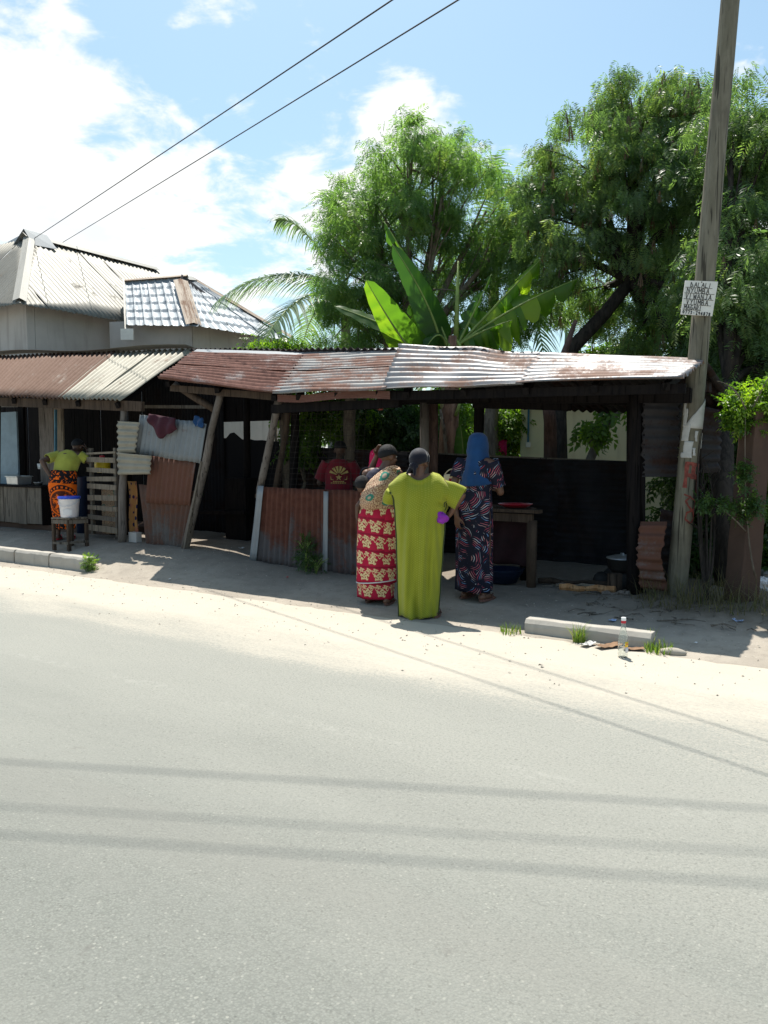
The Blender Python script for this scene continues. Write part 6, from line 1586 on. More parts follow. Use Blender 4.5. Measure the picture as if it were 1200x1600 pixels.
    loft('shirt', r, [(up(0, 0, .98), .165, .125), (up(0, 0, 1.15), .175, .128), (up(0, 0, 1.27), .195, .115), (up(0, -.005, 1.335), .155, .088, .3), (up(0, -.01, 1.375), .075, .066, .0)], 'navy_shirt', n=44, fold=.004)
    sh, el, wr = B['arms'][0]; loft('sleeve', r, [(sh - Vector((.0, 0, .0)), .072, .07), (sh.lerp(el, .35), .07, .065), (sh.lerp(el, .75), .066, .06)], 'navy_shirt', n=24, fold=.003)
    sh, el, wr = B['arms'][1]; loft('sleeve', r, [(sh, .072, .07), (sh.lerp(el, .35), .07, .065), (sh.lerp(el, .7), .066, .06)], 'navy_shirt', n=24, fold=.003)
    # carrying cloth: over the right shoulder, round the child, under the left arm
    mb = MB()
    def P(u, v):
        # u across from the left side to the right, v from the bottom to the top edge (which rises to the right shoulder)
        a = math.pi * (1.02 + .96 * u); top = 1.155 + .245 * sm(.05, .72, u) - .05 * sm(.8, 1, u); z = .955 + .03 * u + (top - .955 - .03 * u) * v
        bul = math.exp(-((u - .40) / .33) ** 2) * math.sin(math.pi * min(1, .12 + .80 * (v ** .9)))
        rx = .19 + .035 * bul; ry = .128 + .15 * bul - .035 * sm(.6, 1, v)
        fo = .007 * math.sin(v * 26 + u * 9) * (.3 + .7 * v) + .006 * math.sin(u * 20 - v * 6)
        cx = .012 + .08 * (z - .95)
        return V(cx + (rx + fo) * math.cos(a) - .01 * v, .01 + (ry + fo) * math.sin(a), z)
    mb.grid(P, 46, 26, lambda u, v: (u * .62, v * .42)); put('carrying_cloth', mb, M['carry'], r, local=True, smooth=True, solid=.006)
    mb = MB(); mb.grid(lambda u, v: up(.13 - .10 * v + .05 * (u - .5), -.105 + .21 * v, 1.375 + .035 * math.sin(math.pi * v) - .03 * v + .006 * math.sin(u * 14)) + V((u - .5) * .10, 0, -.03 * abs(u - .5)), 10, 10, lambda u, v: (u * .15, .42 + v * .2)); put('shoulder_fold', mb, M['carry'], r, local=True, smooth=True, solid=.006)
    cap_hair(B, 'hair', r, 'hair', (.081, .098, .094), (0, -.010, .022), puff=.003, low=-.01)
    sandals(r, B, lg)
    # child
    c = world_of(r) @ V(-.155, -.06, 1.21); ch = thing('person', 'small child peeping out of the beige carrying cloth on the woman\'s back', 'person', c, R(-14)); mb = MB()
    E = lambda x, y, z: Vector((x, y, z)); mb.ell(E(0, 0, 0), (.066, .078, .078), 16, 11); mb.ell(E(-.02, .03, -.035), (.048, .05, .05), 12, 8); mb.capsule(E(.02, .0, -.05), E(.06, .0, -.13), .035, .05); mb.ell(E(.09, -.0, -.22), (.09, .075, .13), 14, 10)
    mb.capsule(E(.03, -.01, -.13), E(-.045, -.02, -.22), .034, .026); mb.capsule(E(-.045, -.02, -.22), E(-.06, .01, -.34), .026, .018); hand(mb, E(-.06, .01, -.34), (0, .1, -1), (1, 0, 0), (0, 1, 0), .6, .55)
    mb.ell(E(-.065, -.0, -.015), (.010, .015, .022), 8, 6); mb.ell(E(.066, -.0, -.015), (.010, .015, .022), 8, 6); mb.ell(E(-.03, .078, -.03), (.010, .012, .010), 8, 6)
    for sx in (-1, 1): mb.capsule(E(.09 + sx * .05, .02, -.30), E(.09 + sx * .09, .08, -.36), .04, .032); mb.capsule(E(.09 + sx * .09, .08, -.36), E(.09 + sx * .09, .02, -.45), .032, .02)
    o = put('body', mb, M['skin_dark'], ch, local=True, smooth=True); md = o.modifiers.new('fuse', 'REMESH'); md.mode = 'VOXEL'; md.voxel_size = .005; md.use_smooth_shade = True; md = o.modifiers.new('smooth', 'SMOOTH'); md.iterations = 3
    Bc = dict(E=lambda x, y, z: Vector((x, y, z))); cap_hair(Bc, 'hair', ch, 'hair', (.073, .085, .083), (0, -.006, .006), puff=.006)

    # --- woman with the blue hijab
    p = drop(gp(741, 936)); lg = ((-.09, .0), (.12, -.02)); k = 1.70 / 1.62
    r = thing('person', 'tall woman in a blue hijab and a dark dress with swirling red and white strokes', 'person', p, R(-38))
    B = body(r, k, (.02, .04), armL=dict(el=(-.20, -.12, 1.05), wr=(-.10, -.17, .82), d=(.05, .05, -1), n=(.3, 1, 0), th=(1, 0, 0), curl=.7), armR=dict(el=(.22, .10, 1.05), wr=(.10, .26, 1.08), d=(-.7, .7, 0), n=(-.3, -.8, 0), th=(0, 0, 1)), yaw=R(-18), nod=R(-6), legs=lg)
    V = B['V']; up = B['up']
    loft('dress', r, [(V(0, 0, .085), .195, .15), (V(0, 0, .3), .185, .145), (V(0, 0, .55), .18, .145), (V(0, -.01, .80), .185, .15, .8), (V(0, -.01, .93), .18, .145, .6), (up(0, 0, 1.08), .16, .125, .4), (up(0, 0, 1.22), .195, .122, .3), (up(0, 0, 1.31), .205, .102, .1), (up(0, 0, 1.355), .17, .085, .1), (up(0, -.01, 1.39), .085, .07, 0)], 'swirl', n=84, fold=.024, nf=7, seed=12, nv=6)
    for i in (0, 1):
        sh, el, wr = B['arms'][i]; loft('sleeve', r, [(sh.lerp(el, -.12), .078, .078), (sh.lerp(el, .15), .082, .08), (sh.lerp(el, .5), .074, .07), (sh.lerp(el, .8 if i else .55), .07, .064)], 'swirl', n=26, fold=.004)
    E = B['E']; mb = MB()
    def H(u, v):
        a = 2 * math.pi * u + math.pi / 2; prof = [(0, .122), (.05, .118), (.086, .085), (.101, .02), (.104, -.05), (.103, -.10), (.115, -.16), (.138, -.22), (.160, -.30), (.172, -.36)]
        x = v * (len(prof) - 1); i = min(len(prof) - 2, int(x)); f = x - i; rr = prof[i][0] * (1 - f) + prof[i + 1][0] * f; zz = prof[i][1] * (1 - f) + prof[i + 1][1] * f
        fo = .012 * max(0, v - .45) * (math.sin(7 * a + 1) + .7 * math.sin(11 * a)) + .004 * math.sin(zz * 60 + 2 * math.cos(a)) * (v > .4)
        back = -math.sin(a); zz -= .06 * max(0, v - .5) * back
        face = 1 - .55 * math.exp(-((a - math.pi / 2) / .5) ** 2 if a < math.pi * 1.5 else -((a - 2.5 * math.pi) / .5) ** 2) * (1 if .25 < v < .52 else 0)
        q = E(0, -.012, 0); return q + Vector(((rr + fo) * math.cos(a) * k * (.92 + .12 * v), ((rr + fo) * math.sin(a) * face * (1.08 - .25 * max(0, v - .5))) * k, zz * k + .0))
    mb.grid(H, 56, 30, lambda u, v: (u * .8, v * .6)); put('hijab', mb, M['blue_hijab'], r, local=True, smooth=True, solid=.006)
    sandals(r, B, lg, 'sandal')
    q = world_of(r) @ V(-.215, -.075, 1.13); bg = thing('handbag', 'cream handbag tucked under the left arm of the woman in blue hijab', 'bag', q, R(-20)); mb = MB()
    mb.hexa([(-.10, -.03, -.10), (.10, -.03, -.09), (.10, .03, -.09), (-.10, .03, -.10), (-.09, -.015, .09), (.09, -.015, .10), (.09, .015, .10), (-.09, .015, .09)]); put('bag_body', mb, M['bag'], bg, local=True, bevel=.015)
    mb = MB(); mb.hexa([(-.03, -.037, .0), (.03, -.037, .0), (.03, -.025, .0), (-.03, -.025, .0), (-.03, -.024, .05), (.03, -.024, .05), (.03, -.014, .05), (-.03, -.014, .05)]); put('clasp', mb, M['maroon_shirt'], bg, local=True, bevel=.006)
    mb = MB(); mb.tube(bez((-.08, 0, .09), (0, 0, .20), (.08, 0, .09), 12), .006, 6); put('strap', mb, M['bag'], bg, local=True)

    # --- woman at the left counter
    p = drop(gp(101, 843)); lg = ((-.09, .02), (.09, -.03)); k = 1.64 / 1.62
    r = thing('person', 'woman in an olive yellow T-shirt and an orange kanga leaning at the counter', 'person', p, R(10))
    B = body(r, k, (.16, .40), armL=dict(el=(-.285, -.02, 1.20), wr=(-.175, -.055, .985), d=(.75, .3, -.5), n=(.6, .6, 0), th=(0, 0, 1), curl=.6), armR=dict(el=(.37, .16, 1.17), wr=(.30, .34, 1.36), d=(-.35, .2, .8), n=(-.8, 0, 0), th=(0, -.7, .3), curl=.7), head=(.07, .10, -.03), yaw=R(-30), nod=R(-22), legs=lg, mat='skin_dark')
    V = B['V']; up = B['up']
    loft('kanga', r, [(V(.0, 0, .16), .15, .12), (V(-.0, .01, .35), .16, .13), (V(-.0, 0, .6), .185, .15), (V(0, -.01, .82), .20, .165), (V(.01, .0, .94), .19, .155, .6), (V(.02, .02, 1.03), .165, .13, .3)], 'orange_kanga', n=60, fold=.014, nf=5, seed=16, nv=6, a0=R(170))
    loft('waist_roll', r, [(V(.012, .005, .955), .192, .158), (V(.015, .012, .99), .203, .168), (V(.02, .02, 1.03), .192, .156), (V(.02, .02, 1.05), .17, .138)], 'orange_kanga', n=48, fold=.006, seed=17)
    loft('t_shirt', r, [(up(0, 0, .99), .168, .138), (up(0, 0, 1.08), .172, .14), (up(0, -.005, 1.2), .182, .13), (up(0, -.005, 1.29), .185, .108), (up(0, -.008, 1.345), .14, .085, .3), (up(0, -.01, 1.385), .075, .066, 0)], 'yellow_shirt', n=52, fold=.008, nf=5, seed=18)
    for i in (0, 1):
        sh, el, wr = B['arms'][i]; loft('sleeve', r, [(sh.lerp(el, -.1), .07, .07), (sh.lerp(el, .3), .078, .072), (sh.lerp(el, .66), .076, .07)], 'yellow_shirt', n=26, fold=.005, seed=i)
    cap_hair(B, 'hair', r, 'hair', (.083, .10, .096), (0, -.012, .024), puff=.008)
    sandals(r, B, lg, 'plastic_red')

    # --- man in a maroon T-shirt inside the stall, woman with a pink scarf
    q = T(529, 760, 8.35); p = Vector((q.x, q.y, gz(S_(q), 8.35))); k = 1.62 / 1.62
    r = thing('person', 'person in a maroon T-shirt with a golden sunburst print behind the rusty fence', 'person', p, R(-5))
    B = body(r, k, (.0, .12), armL=dict(el=(-.27, .06, 1.06), wr=(-.2, .26, 1.0), d=(.3, .9, 0), n=(0, 0, -1), th=(1, 0, 0)), armR=dict(el=(.27, .06, 1.07), wr=(.2, .27, 1.02), d=(-.3, .9, 0), n=(0, 0, -1), th=(-1, 0, 0)), nod=R(-25), head=(0, .07, .01), mat='skin_dark')
    V = B['V']; up = B['up']
    _, P = loft('t_shirt', r, [(up(0, 0, .88), .185, .14), (up(0, 0, 1.05), .18, .135), (up(0, 0, 1.2), .192, .125), (up(0, 0, 1.29), .195, .108), (up(0, -.005, 1.345), .15, .085, .3), (up(0, -.01, 1.385), .075, .066, 0)], 'maroon_shirt', n=52, fold=.006, seed=22)
    for i in (0, 1):
        sh, el, wr = B['arms'][i]; loft('sleeve', r, [(sh.lerp(el, -.1), .075, .075), (sh.lerp(el, .4), .085, .08), (sh.lerp(el, .85), .084, .078)], 'maroon_shirt', n=26, fold=.005, seed=i)
    loft('trousers', r, [(V(0, 0, .1), .14, .10), (V(0, 0, .5), .15, .12), (V(0, 0, .9), .17, .13)], 'dark_cloth', n=36, fold=.006)
    mb = MB()
    def back(x, z): # point on the back of the shirt
        return up(x, -.105 - .022 * math.cos(x * 8) - .012 * (1.29 - z), z) + V(0, -.016, 0)
    def flat(poly): 
        n = len(poly); a = [back(*q_) for q_ in poly]; mb.add(a + [q_ + V(0, .004, 0) for q_ in a], [tuple(range(n)), tuple(range(2 * n - 1, n - 1, -1))] + [(i, n + i, n + (i + 1) % n, (i + 1) % n) for i in range(n)])
    cx, cz = .02, 1.165
    for a in (-64, -36, -12, 12, 36, 64):
        a0, a1 = R(90 + a - 8), R(90 + a + 8); flat([(cx + .035 * math.cos(a0), cz + .035 * math.sin(a0)), (cx + .135 * math.cos(a0), cz + .125 * math.sin(a0)), (cx + .135 * math.cos(a1), cz + .125 * math.sin(a1)), (cx + .035 * math.cos(a1), cz + .035 * math.sin(a1))])
    star = [(cx + (.045 if i % 2 == 0 else .018) * math.sin(math.pi * i / 5), cz - .025 + (.045 if i % 2 == 0 else .018) * math.cos(math.pi * i / 5)) for i in range(10)]
    for i in range(10): flat([(cx, cz - .025), star[i], star[(i + 1) % 10]])
    for z, w in ((cz - .085, .075), (cz - .105, .105)):
        for i in range(7): x = cx - w + 2 * w * i / 7; flat([(x, z), (x + w * .2, z), (x + w * .2, z + .012), (x, z + .012)])
    for sx in (-1, 1): flat([(cx + sx * .06, cz - .06), (cx + sx * .11, cz - .055), (cx + sx * .11, cz + .0), (cx + sx * .10, cz - .045)])
    put('print', mb, M['gold'], r, local=True)
    cap_hair(B, 'hair', r, 'hair', (.083, .10, .096), (0, -.012, .024), puff=.008)

    q = T(590, 740, 7.95); p = Vector((q.x, q.y, gz(S_(q), 7.95)))
    r = thing('person', 'person with a pink dotted headscarf half hidden behind the woman with the child', 'person', p, R(-20))
    B = body(r, .945, (-.02, .05), mat='skin_dark', nod=R(-8), yaw=R(-30)); V = B['V']; up = B['up']; E = B['E']; k = .945
    loft('dress', r, [(V(0, 0, .08), .19, .15), (V(0, 0, .5), .18, .14), (V(0, 0, .9), .18, .145), (up(0, 0, 1.1), .16, .12), (up(0, 0, 1.28), .18, .11), (up(0, 0, 1.34), .13, .085), (up(0, 0, 1.37), .08, .07)], 'dark_cloth', n=44, fold=.01, seed=31)
    mb = MB()
    def H(u, v):
        a = 2 * math.pi * u + math.pi / 2; prof = [(0, .118), (.05, .114), (.088, .08), (.102, .02), (.106, -.05), (.11, -.10), (.135, -.16), (.165, -.22), (.17, -.28)]
        x = v * 8; i = min(7, int(x)); f = x - i; rr = prof[i][0] * (1 - f) + prof[i + 1][0] * f; zz = prof[i][1] * (1 - f) + prof[i + 1][1] * f
        fo = .01 * max(0, v - .4) * (math.sin(7 * a) + math.sin(11 * a)); return E(0, -.01, 0) + Vector(((rr + fo) * math.cos(a), (rr + fo) * math.sin(a), zz)) * k
    mb.grid(H, 40, 20, lambda u, v: (u * .8, v * .5)); put('headscarf', mb, M['pink'], r, local=True, smooth=True, solid=.005)
build_people()
# ------------------------------------------------------------------ small things
def build_small():
    # pallet gate
    a = T(141, 838, 7.62); b = T(184, 838, 7.55); za = T(160, 834, 7.6).z; zb = T(160, 700, 7.6).z
    r = thing('wooden_pallet', 'upright grey slatted pallet standing as a gate by the post', 'pallet', Vector(((a.x + b.x) / 2, (a.y + b.y) / 2, za - .02)))
    L = (b - a).length; d = (b - a).normalized(); d.z = 0; H = zb - za
    P = lambda u, z, o=0: Vector((a.x, a.y, 0)).lerp(Vector((b.x, b.y, 0)), u) + Z * (za + z) - NV * o
    for u in (.06, .94):
        mb = MB(); mb.bar(P(u, -.02, -.03), P(u, H, -.03), .05, .05, jit=.04); put('upright', mb, M['wood_grey'], r)
    for f, h in ((.965, .03), (.885, .075), (.765, .07), (.665, .07), (.575, .075), (.445, .085), (.325, .07), (.21, .07), (.085, .09)):
        mb = MB(); q = rng.uniform(-.02, .02); mb.bar(P(-.02, f * H - .03 + q * .5, .012), P(1.02, f * H - .03 - q * .5, .012), .022, h, jit=.05); put('slat', mb, M['wood_pale' if rng.random() < .45 else 'wood_grey'], r)
    # yellow jerrycan behind the pallet
    c = T(160, 727, 7.95); j = thing('yellow_container', 'round yellow plastic container behind the slatted pallet', 'container', c - Z * .12)
    mb = MB(); mb.lathe([(.001, 0), (.08, .0), (.115, .03), (.12, .1), (.118, .17), (.08, .22), (.035, .235), (.035, .25)], (0, 0, 0), 20); put('container_body', mb, M['plastic_yellow'], j, local=True, smooth=True)
    mb = MB(); mb.lathe([(.04, .245), (.04, .275), (.001, .278)], (0, 0, 0), 16); put('cap', mb, M['plastic_red'], j, local=True)
    mb = MB(); q = c - Z * .145; wall_slab(mb, q - DV * .22, q + DV * .28, gz(-9.5, 8) , q.z, .35, NV); tag(put('wooden_box', mb, M['wood_dark']), 'dark wooden box under the yellow container', 'box')
    # cloths
    q = T(207, 752, 7.62); mb = MB(); mb.grid(lambda u, v: q + DV * ((u - .5) * .22 + .02 * math.sin(7 * v)) + NV * (.025 * math.sin(11 * u + 2 * v)) - Z * (.86 * v), 16, 14, lambda u, v: (u * .5, v * .9))
    tag(put('ochre_cloth', mb, M['spotted'], smooth=True, solid=.004), 'ochre spotted cloth hanging in the gap beside the post', 'cloth')
    q = T(172, 762, 7.75); mb = MB(); mb.grid(lambda u, v: q + DV * ((u - .5) * .42) + NV * (.02 * math.sin(13 * u)) - Z * (.72 * v), 16, 8, lambda u, v: (u * .6, v * .75))
    tag(put('flowered_cloth', mb, M['carry'], smooth=True, solid=.004), 'flowered cloth hanging behind the lower pallet slats', 'cloth')
    tl = T(236, 650, 7.42); tr = T(278, 657, 7.42); mb = MB()
    def C(u, v):
        low = .10 + .19 * math.exp(-((u - .42) / .26) ** 2) + .07 * sm(.55, .8, u) - .05 * sm(.8, 1, u); p = tl.lerp(tr, u)
        return p + Z * (.03 - low * v - .03 * sm(0, .2, v)) - NV * (.03 + .015 * math.sin(u * 15 + v * 3) + .03 * math.sin(3.14 * v))
    mb.grid(C, 22, 12); tag(put('maroon_cloth', mb, M['maroon'], smooth=True, solid=.008), 'maroon cloth draped over the grey tin sheet', 'cloth')
    tl2 = T(306, 652, 7.44); mb = MB(); mb.grid(lambda u, v: tl2 + DV * (u * .16 + .01 * math.sin(9 * v)) - Z * (.13 * v - .02 * math.sin(6 * u)) - NV * (.03 + .02 * math.sin(u * 9 + v * 4)), 10, 6)
    tag(put('blue_cloth', mb, M['blue_hijab'], smooth=True, solid=.006), 'small blue cloth stuffed over the corner of the grey tin sheet', 'cloth')
    # stool with the white bucket
    o = drop(gp(83, 862)); ex = Vector((.27, -.10, 0)); ey = Vector((.21, .20, 0)); ctr = drop(o + ex * .5 + ey * .5); hz = ctr.z + .45
    s = thing('wooden_stool', 'rickety dark wooden stool on the verge under the white bucket', 'stool', ctr); 
    hh = hz - ctr.z; Q = lambda u, v, z: o + ex * u + ey * v + Z * (z - o.z + ctr.z)
    for k in range(3):
        mb = MB(); v0 = (k + .5) / 3; mb.bar(Q(-.1, v0, hh), Q(1.1, v0, hh), .105, .022); put('seat_board', mb, M['wood_grey'], s)
    for u in (0.03, .97):
        for v in (.05, .95): mb = MB(); mb.bar(Q(u, v, -.02), Q(u, v, hh - .01), .042, .042, jit=.08); put('leg', mb, M['wood_brown'], s)
    for (p0, p1, z) in (((0, 0), (1, 0), hh - .05), ((1, 0), (1, 1), hh - .05), ((1, 1), (0, 1), hh - .05), ((0, 1), (0, 0), hh - .05), ((0, 0), (1, 0), .09), ((1, 0), (1, 1), .10), ((0, 0), (0, 1), .08)):
        mb = MB(); mb.bar(Q(*p0, z), Q(*p1, z), .03, .055 if z > .2 else .035, jit=.06); put('rung', mb, M['wood_grey'], s)
    p = Q(.55, .45, hh + .0125); bk = thing('plastic_bucket', 'translucent white bucket with a blue lid on the stool', 'bucket', p)
    mb = MB(); mb.lathe([(.001, .0), (.118, .0), (.122, .006), (.143, .27), (.148, .272), (.148, .285), (.14, .285)], (0, 0, 0), 32); put('bucket_body', mb, M['bucket'], bk, local=True, smooth=True)
    mb = MB(); mb.lathe([(.150, .268), (.158, .27), (.160, .298), (.150, .306), (.13, .302), (.06, .306), (.001, .306)], (0, 0, 0), 32); put('lid', mb, M['plastic_blue'], bk, local=True, smooth=True)
    mb = MB(); mb.tube([Vector((.148 * math.cos(a), -.148 * abs(math.sin(a)) * 1.02, .262 - .10 * math.sin(a))) for a in [math.pi * i / 16 for i in range(17)]], .004, 5); put('handle', mb, M['litter_white'], bk, local=True)
    mb = MB(); mb.grid(lambda u, v: Vector(((.124 + .019 * (.08 + .1 * v) / .27) * math.sin((u - .35) * 1.0) * 1.012, -(.128 + .02 * v * .3) * math.cos((u - .35) * 1.0) * 1.012, .04 + .09 * v * (1 - .3 * abs(u - .5)))), 8, 6); o_ = put('sticker', mb, M['litter_white'], bk, local=True, smooth=True)
    mb = MB(); p = drop(T(130, 768, 8.0)); q = T(130, 745, 8.0); mb.lathe([(.001, 0), (.12, 0), (.15, q.z - p.z - .02), (.16, q.z - p.z)], p, 20); tag(put('blue_drum', mb, M['plastic_dblue'], smooth=True), 'dark blue drum behind the yellow-shirted woman', 'drum')

    # kerb stones
    def kerb(p0, p1, hgt, label, group):
        a = gp(*p0); b = gp(*p1); d = (b - a); d.z = 0; L = d.length; d.normalize(); n = Vector((-d.y, d.x, 0))
        if n.dot(NV) < 0: n = -n
        z0 = -.12; mb = MB(); nn = 10; vs = []; prof = [(0, z0), (0.0, hgt * .55), (.004, hgt - .035), (.03, hgt), (.14, hgt), (.15, hgt - .02), (.15, z0)]
        sd = rng.uniform(0, 50)
        for i in range(nn + 1):
            e = .012 + (L - .024) * i / nn
            for (y, z) in prof:
                w = mnoise.noise((e * 5 + sd, y * 9, z * 9)) * .007 + (mnoise.noise((e * 14 + sd, 2, z * 20)) * .006 if z > .03 else 0); vs.append(a + d * e + n * (y + w) + Z * (z - a.z + a.z * 0 + w))
        m = len(prof); fs = [tuple(range(m)), tuple(nn * m + k for k in range(m - 1, -1, -1))]
        for i in range(nn):
            for k in range(m): fs.append((i * m + k, (i + 1) * m + k, (i + 1) * m + (k + 1) % m, i * m + (k + 1) % m))
        mb.add(vs, fs); tag(put('kerb_stone', mb, M['concrete'], smooth=False, bevel=.006), label, 'kerb stone', group)
    kerb((-60, 869), (22, 880), .21, 'kerb stone cut by the left edge of the photo', 'kerb stones on the left verge')
    kerb((22.5, 880), (76, 886.5), .21, 'middle kerb stone in front of the counter', 'kerb stones on the left verge')
    kerb((76.5, 886.5), (136, 894), .205, 'last left kerb stone with a weed at its end', 'kerb stones on the left verge')
    kerb((817, 988), (1019, 1015), .135, 'lone kerb stone on the right behind the glass bottle', None)

    # bottle
    p = drop(gp(973, 1031)); p.z = .014; bt = thing('glass_bottle', 'clear glass bottle with a white and red cap on the sandy road edge', 'bottle', p); mb = MB()
    out = [(.001, .004), (.030, .0), (.036, .006), (.037, .03), (.037, .12), (.034, .15), (.024, .20), (.0165, .235), (.0145, .265), (.0155, .27)]
    inn = [(r - .003, z + .002) for r, z in out[::-1] if r > .01] + [(.001, .010)]
    mb.lathe(out + inn, (0, 0, 0), 24); put('glass', mb, M['glass'], bt, local=True, smooth=True)
    mb = MB(); mb.lathe([(.018, .262), (.018, .282), (.017, .2825)], (0, 0, 0), 18); put('cap_ring', mb, M['plastic_red'], bt, local=True)
    mb = MB(); mb.lathe([(.0185, .2826), (.0185, .303), (.016, .306), (.001, .306)], (0, 0, 0), 18); put('cap', mb, M['white_plate'], bt, local=True)
    def band(z0, z1, a0, a1, mat, nm):
        mb = MB(); mb.grid(lambda u, v: Vector((.0377 * math.sin(a0 + (a1 - a0) * u), -.0377 * math.cos(a0 + (a1 - a0) * u), z0 + (z1 - z0) * v)), 10, 2); put(nm, mb, M[mat], bt, local=True, smooth=True, solid=.0006)
    band(.085, .125, .1, 1.1, 'plastic_yellow', 'label'); band(.04, .08, .2, 1.2, 'litter_white', 'label'); band(.10, .112, .35, .8, 'plastic_red', 'label_print')

    # grass tufts and weeds
    def tuft(p, n, h, spread, mat, label, seed, cat='grass tuft', name='grass_tuft', lean=.6, kind=None):
        g = np.random.default_rng(seed); V = []; F = []; ti = []
        for i in range(n):
            a = g.uniform(0, 6.283); r0 = spread * math.sqrt(g.uniform(0, 1)); x, y = r0 * math.cos(a), r0 * math.sin(a); hh = h * g.uniform(.5, 1.2); b = g.uniform(0, 6.283); l = lean * g.uniform(.2, 1.1); o = len(V); w = .0035 + .003 * g.uniform(0, 1)
            dx, dy = math.cos(b), math.sin(b); t_ = g.uniform(0, 1)
            for k in range(4):
                f = k / 3; cx = x + dx * l * hh * f * f; cy = y + dy * l * hh * f * f; cz = hh * (f - .35 * l * f * f); ww = w * (1 - f * .92)
                V += [(cx - dy * ww, cy + dx * ww, cz), (cx + dy * ww, cy - dx * ww, cz)]; ti += [t_, t_]
            for k in range(3): F.append((o + 2 * k, o + 2 * k + 1, o + 2 * k + 3, o + 2 * k + 2))
        V = np.array(V) + np.array(tuple(p)); me = fast_mesh(name, V, np.array(F), np.array(ti)); o = put(name, me, M[mat]); 
        return tag(o, label, cat, kind=kind)
    tuft(drop(gp(798, 989)), 70, .085, .10, 'grass', 'fresh green grass tuft at the left end of the right kerb stone', 1)
    tuft(drop(gp(905, 1003)), 80, .17, .05, 'grass', 'pale yellow-green weed in front of the right kerb stone', 2, lean=.8)
    tuft(drop(gp(1030, 1018)), 90, .10, .12, 'grass', 'green grass tuft at the right end of the lone kerb stone', 3)
    tuft(drop(gp(1015, 1008)), 30, .15, .04, 'grass', 'small tall grass tuft against the corner of the lone kerb stone', 4)
    def weed(p, h, rad, n, size, mat, label, seed):
        g = np.random.default_rng(seed); v = g.normal(size=(n, 3)); v /= np.linalg.norm(v, axis=1, keepdims=True); v *= (g.uniform(0, 1, n) ** .5)[:, None]
        P = np.array(tuple(p)) + v * np.array([rad, rad, h * .5]) + np.array([0, 0, h * .55]); d = v + g.normal(0, .3, (n, 3)); r = thing('weed', label, 'weed', p)
        scatter('foliage', TWG, P, rots(n, d, .6), size * g.uniform(.6, 1.2, n), g.uniform(0, 1, n), M[mat], r); mb = MB()
        for i in range(7): mb.tube(bez(p, p + Vector((g.normal(0, rad * .3), g.normal(0, rad * .3), h * .5)), p + Vector((g.normal(0, rad * .6), g.normal(0, rad * .6), h * .9)), 5), [.004] * 6, 4)
        put('stems', mb, M['banana_green'], r)
    weed(drop(gp(141, 892)), .20, .09, 120, .055, 'bush', 'bright leafy weed at the end of the left kerb', 5)
    weed(drop(T(478, 885, 7.42)), .42, .10, 130, .075, 'bush_dark', 'dark leafy weed growing at the foot of the rusty fence', 6)
    weed(drop(T(494, 885, 7.40)), .22, .14, 70, .05, 'bush_dark', 'low ferny weed beside the fence foot', 8)

    # dry grass and scrub round the pole and post (nobody could count it)
    g = np.random.default_rng(8); V = []; F = []; ti = []
    for i in range(1700):
        s0 = g.uniform(-1.95, 1.2); t0 = 7.3 + abs(g.normal(0, .55)) + (.25 if s0 < -1.8 else 0)
        z0 = gz(s0, t0); tall = (t0 > 7.6); h = g.uniform(.06, .22) if not tall else g.uniform(.12, .45); b = g.uniform(0, 6.283); l = g.uniform(.2, 1.1); w = .003 + .003 * g.uniform(); o = len(V); dx, dy = math.cos(b), math.sin(b); p = st(s0, t0, z0); tt = g.uniform(0, 1) ** 1.3
        for k in range(4):
            f = k / 3; V += [(p.x + dx * l * h * f * f - dy * w * (1 - .9 * f), p.y + dy * l * h * f * f + dx * w * (1 - .9 * f), p.z + h * (f - .4 * l * f * f)), (p.x + dx * l * h * f * f + dy * w * (1 - .9 * f), p.y + dy * l * h * f * f - dx * w * (1 - .9 * f), p.z + h * (f - .4 * l * f * f))]; ti += [tt, tt]
        for k in range(3): F.append((o + 2 * k, o + 2 * k + 1, o + 2 * k + 3, o + 2 * k + 2))
    tag(put('dry_grass', fast_mesh('dry_grass', np.array(V), np.array(F), np.array(ti)), M['grass_dry']), 'dry grass and scrub round the foot of the pole and post', 'grass', kind='stuff')
    mb = MB()
    for i in range(170):
        p = drop(st(rng.uniform(-2.4, .9), rng.uniform(6.95, 7.9)), .015); a = rng.uniform(0, 6.28); L = rng.uniform(.05, .3); mb.tube([p, p + Vector((math.cos(a) * L * .5, math.sin(a) * L * .5, rng.uniform(0, .04))), p + Vector((math.cos(a + .3) * L, math.sin(a + .3) * L, rng.uniform(-.01, .03)))], rng.uniform(.003, .007), 4)
    tag(put('dry_twigs', mb, M['wood_grey']), 'dry twigs and stalks strewn between pole and post', 'twigs', kind='stuff')
    # bare shrub between pole and post
    c = drop(T(1105, 900, 8.0)); r = thing('bare_shrub', 'leafless dark shrub between the pole and the concrete post', 'shrub', c); mb = MB(); g2 = random.Random(4)
    for i in range(9):
        a = T(g2.uniform(1085, 1125), g2.uniform(660, 760), 8.0 + g2.uniform(-.1, .3)); k = bez(c, c.lerp(a, .6) + Vector((g2.uniform(-.15, .15), 0, 0)), a, 8); mb.tube(k, [.016 - .0015 * j for j in range(9)], 5)
        for q in range(4): s0 = k[g2.randint(3, 8)]; mb.tube([s0, s0 + Vector((g2.uniform(-.12, .12), g2.uniform(-.1, .1), g2.uniform(.03, .2)))], [.006, .003], 4)
    put('stems', mb, M['bark_dark'], r)

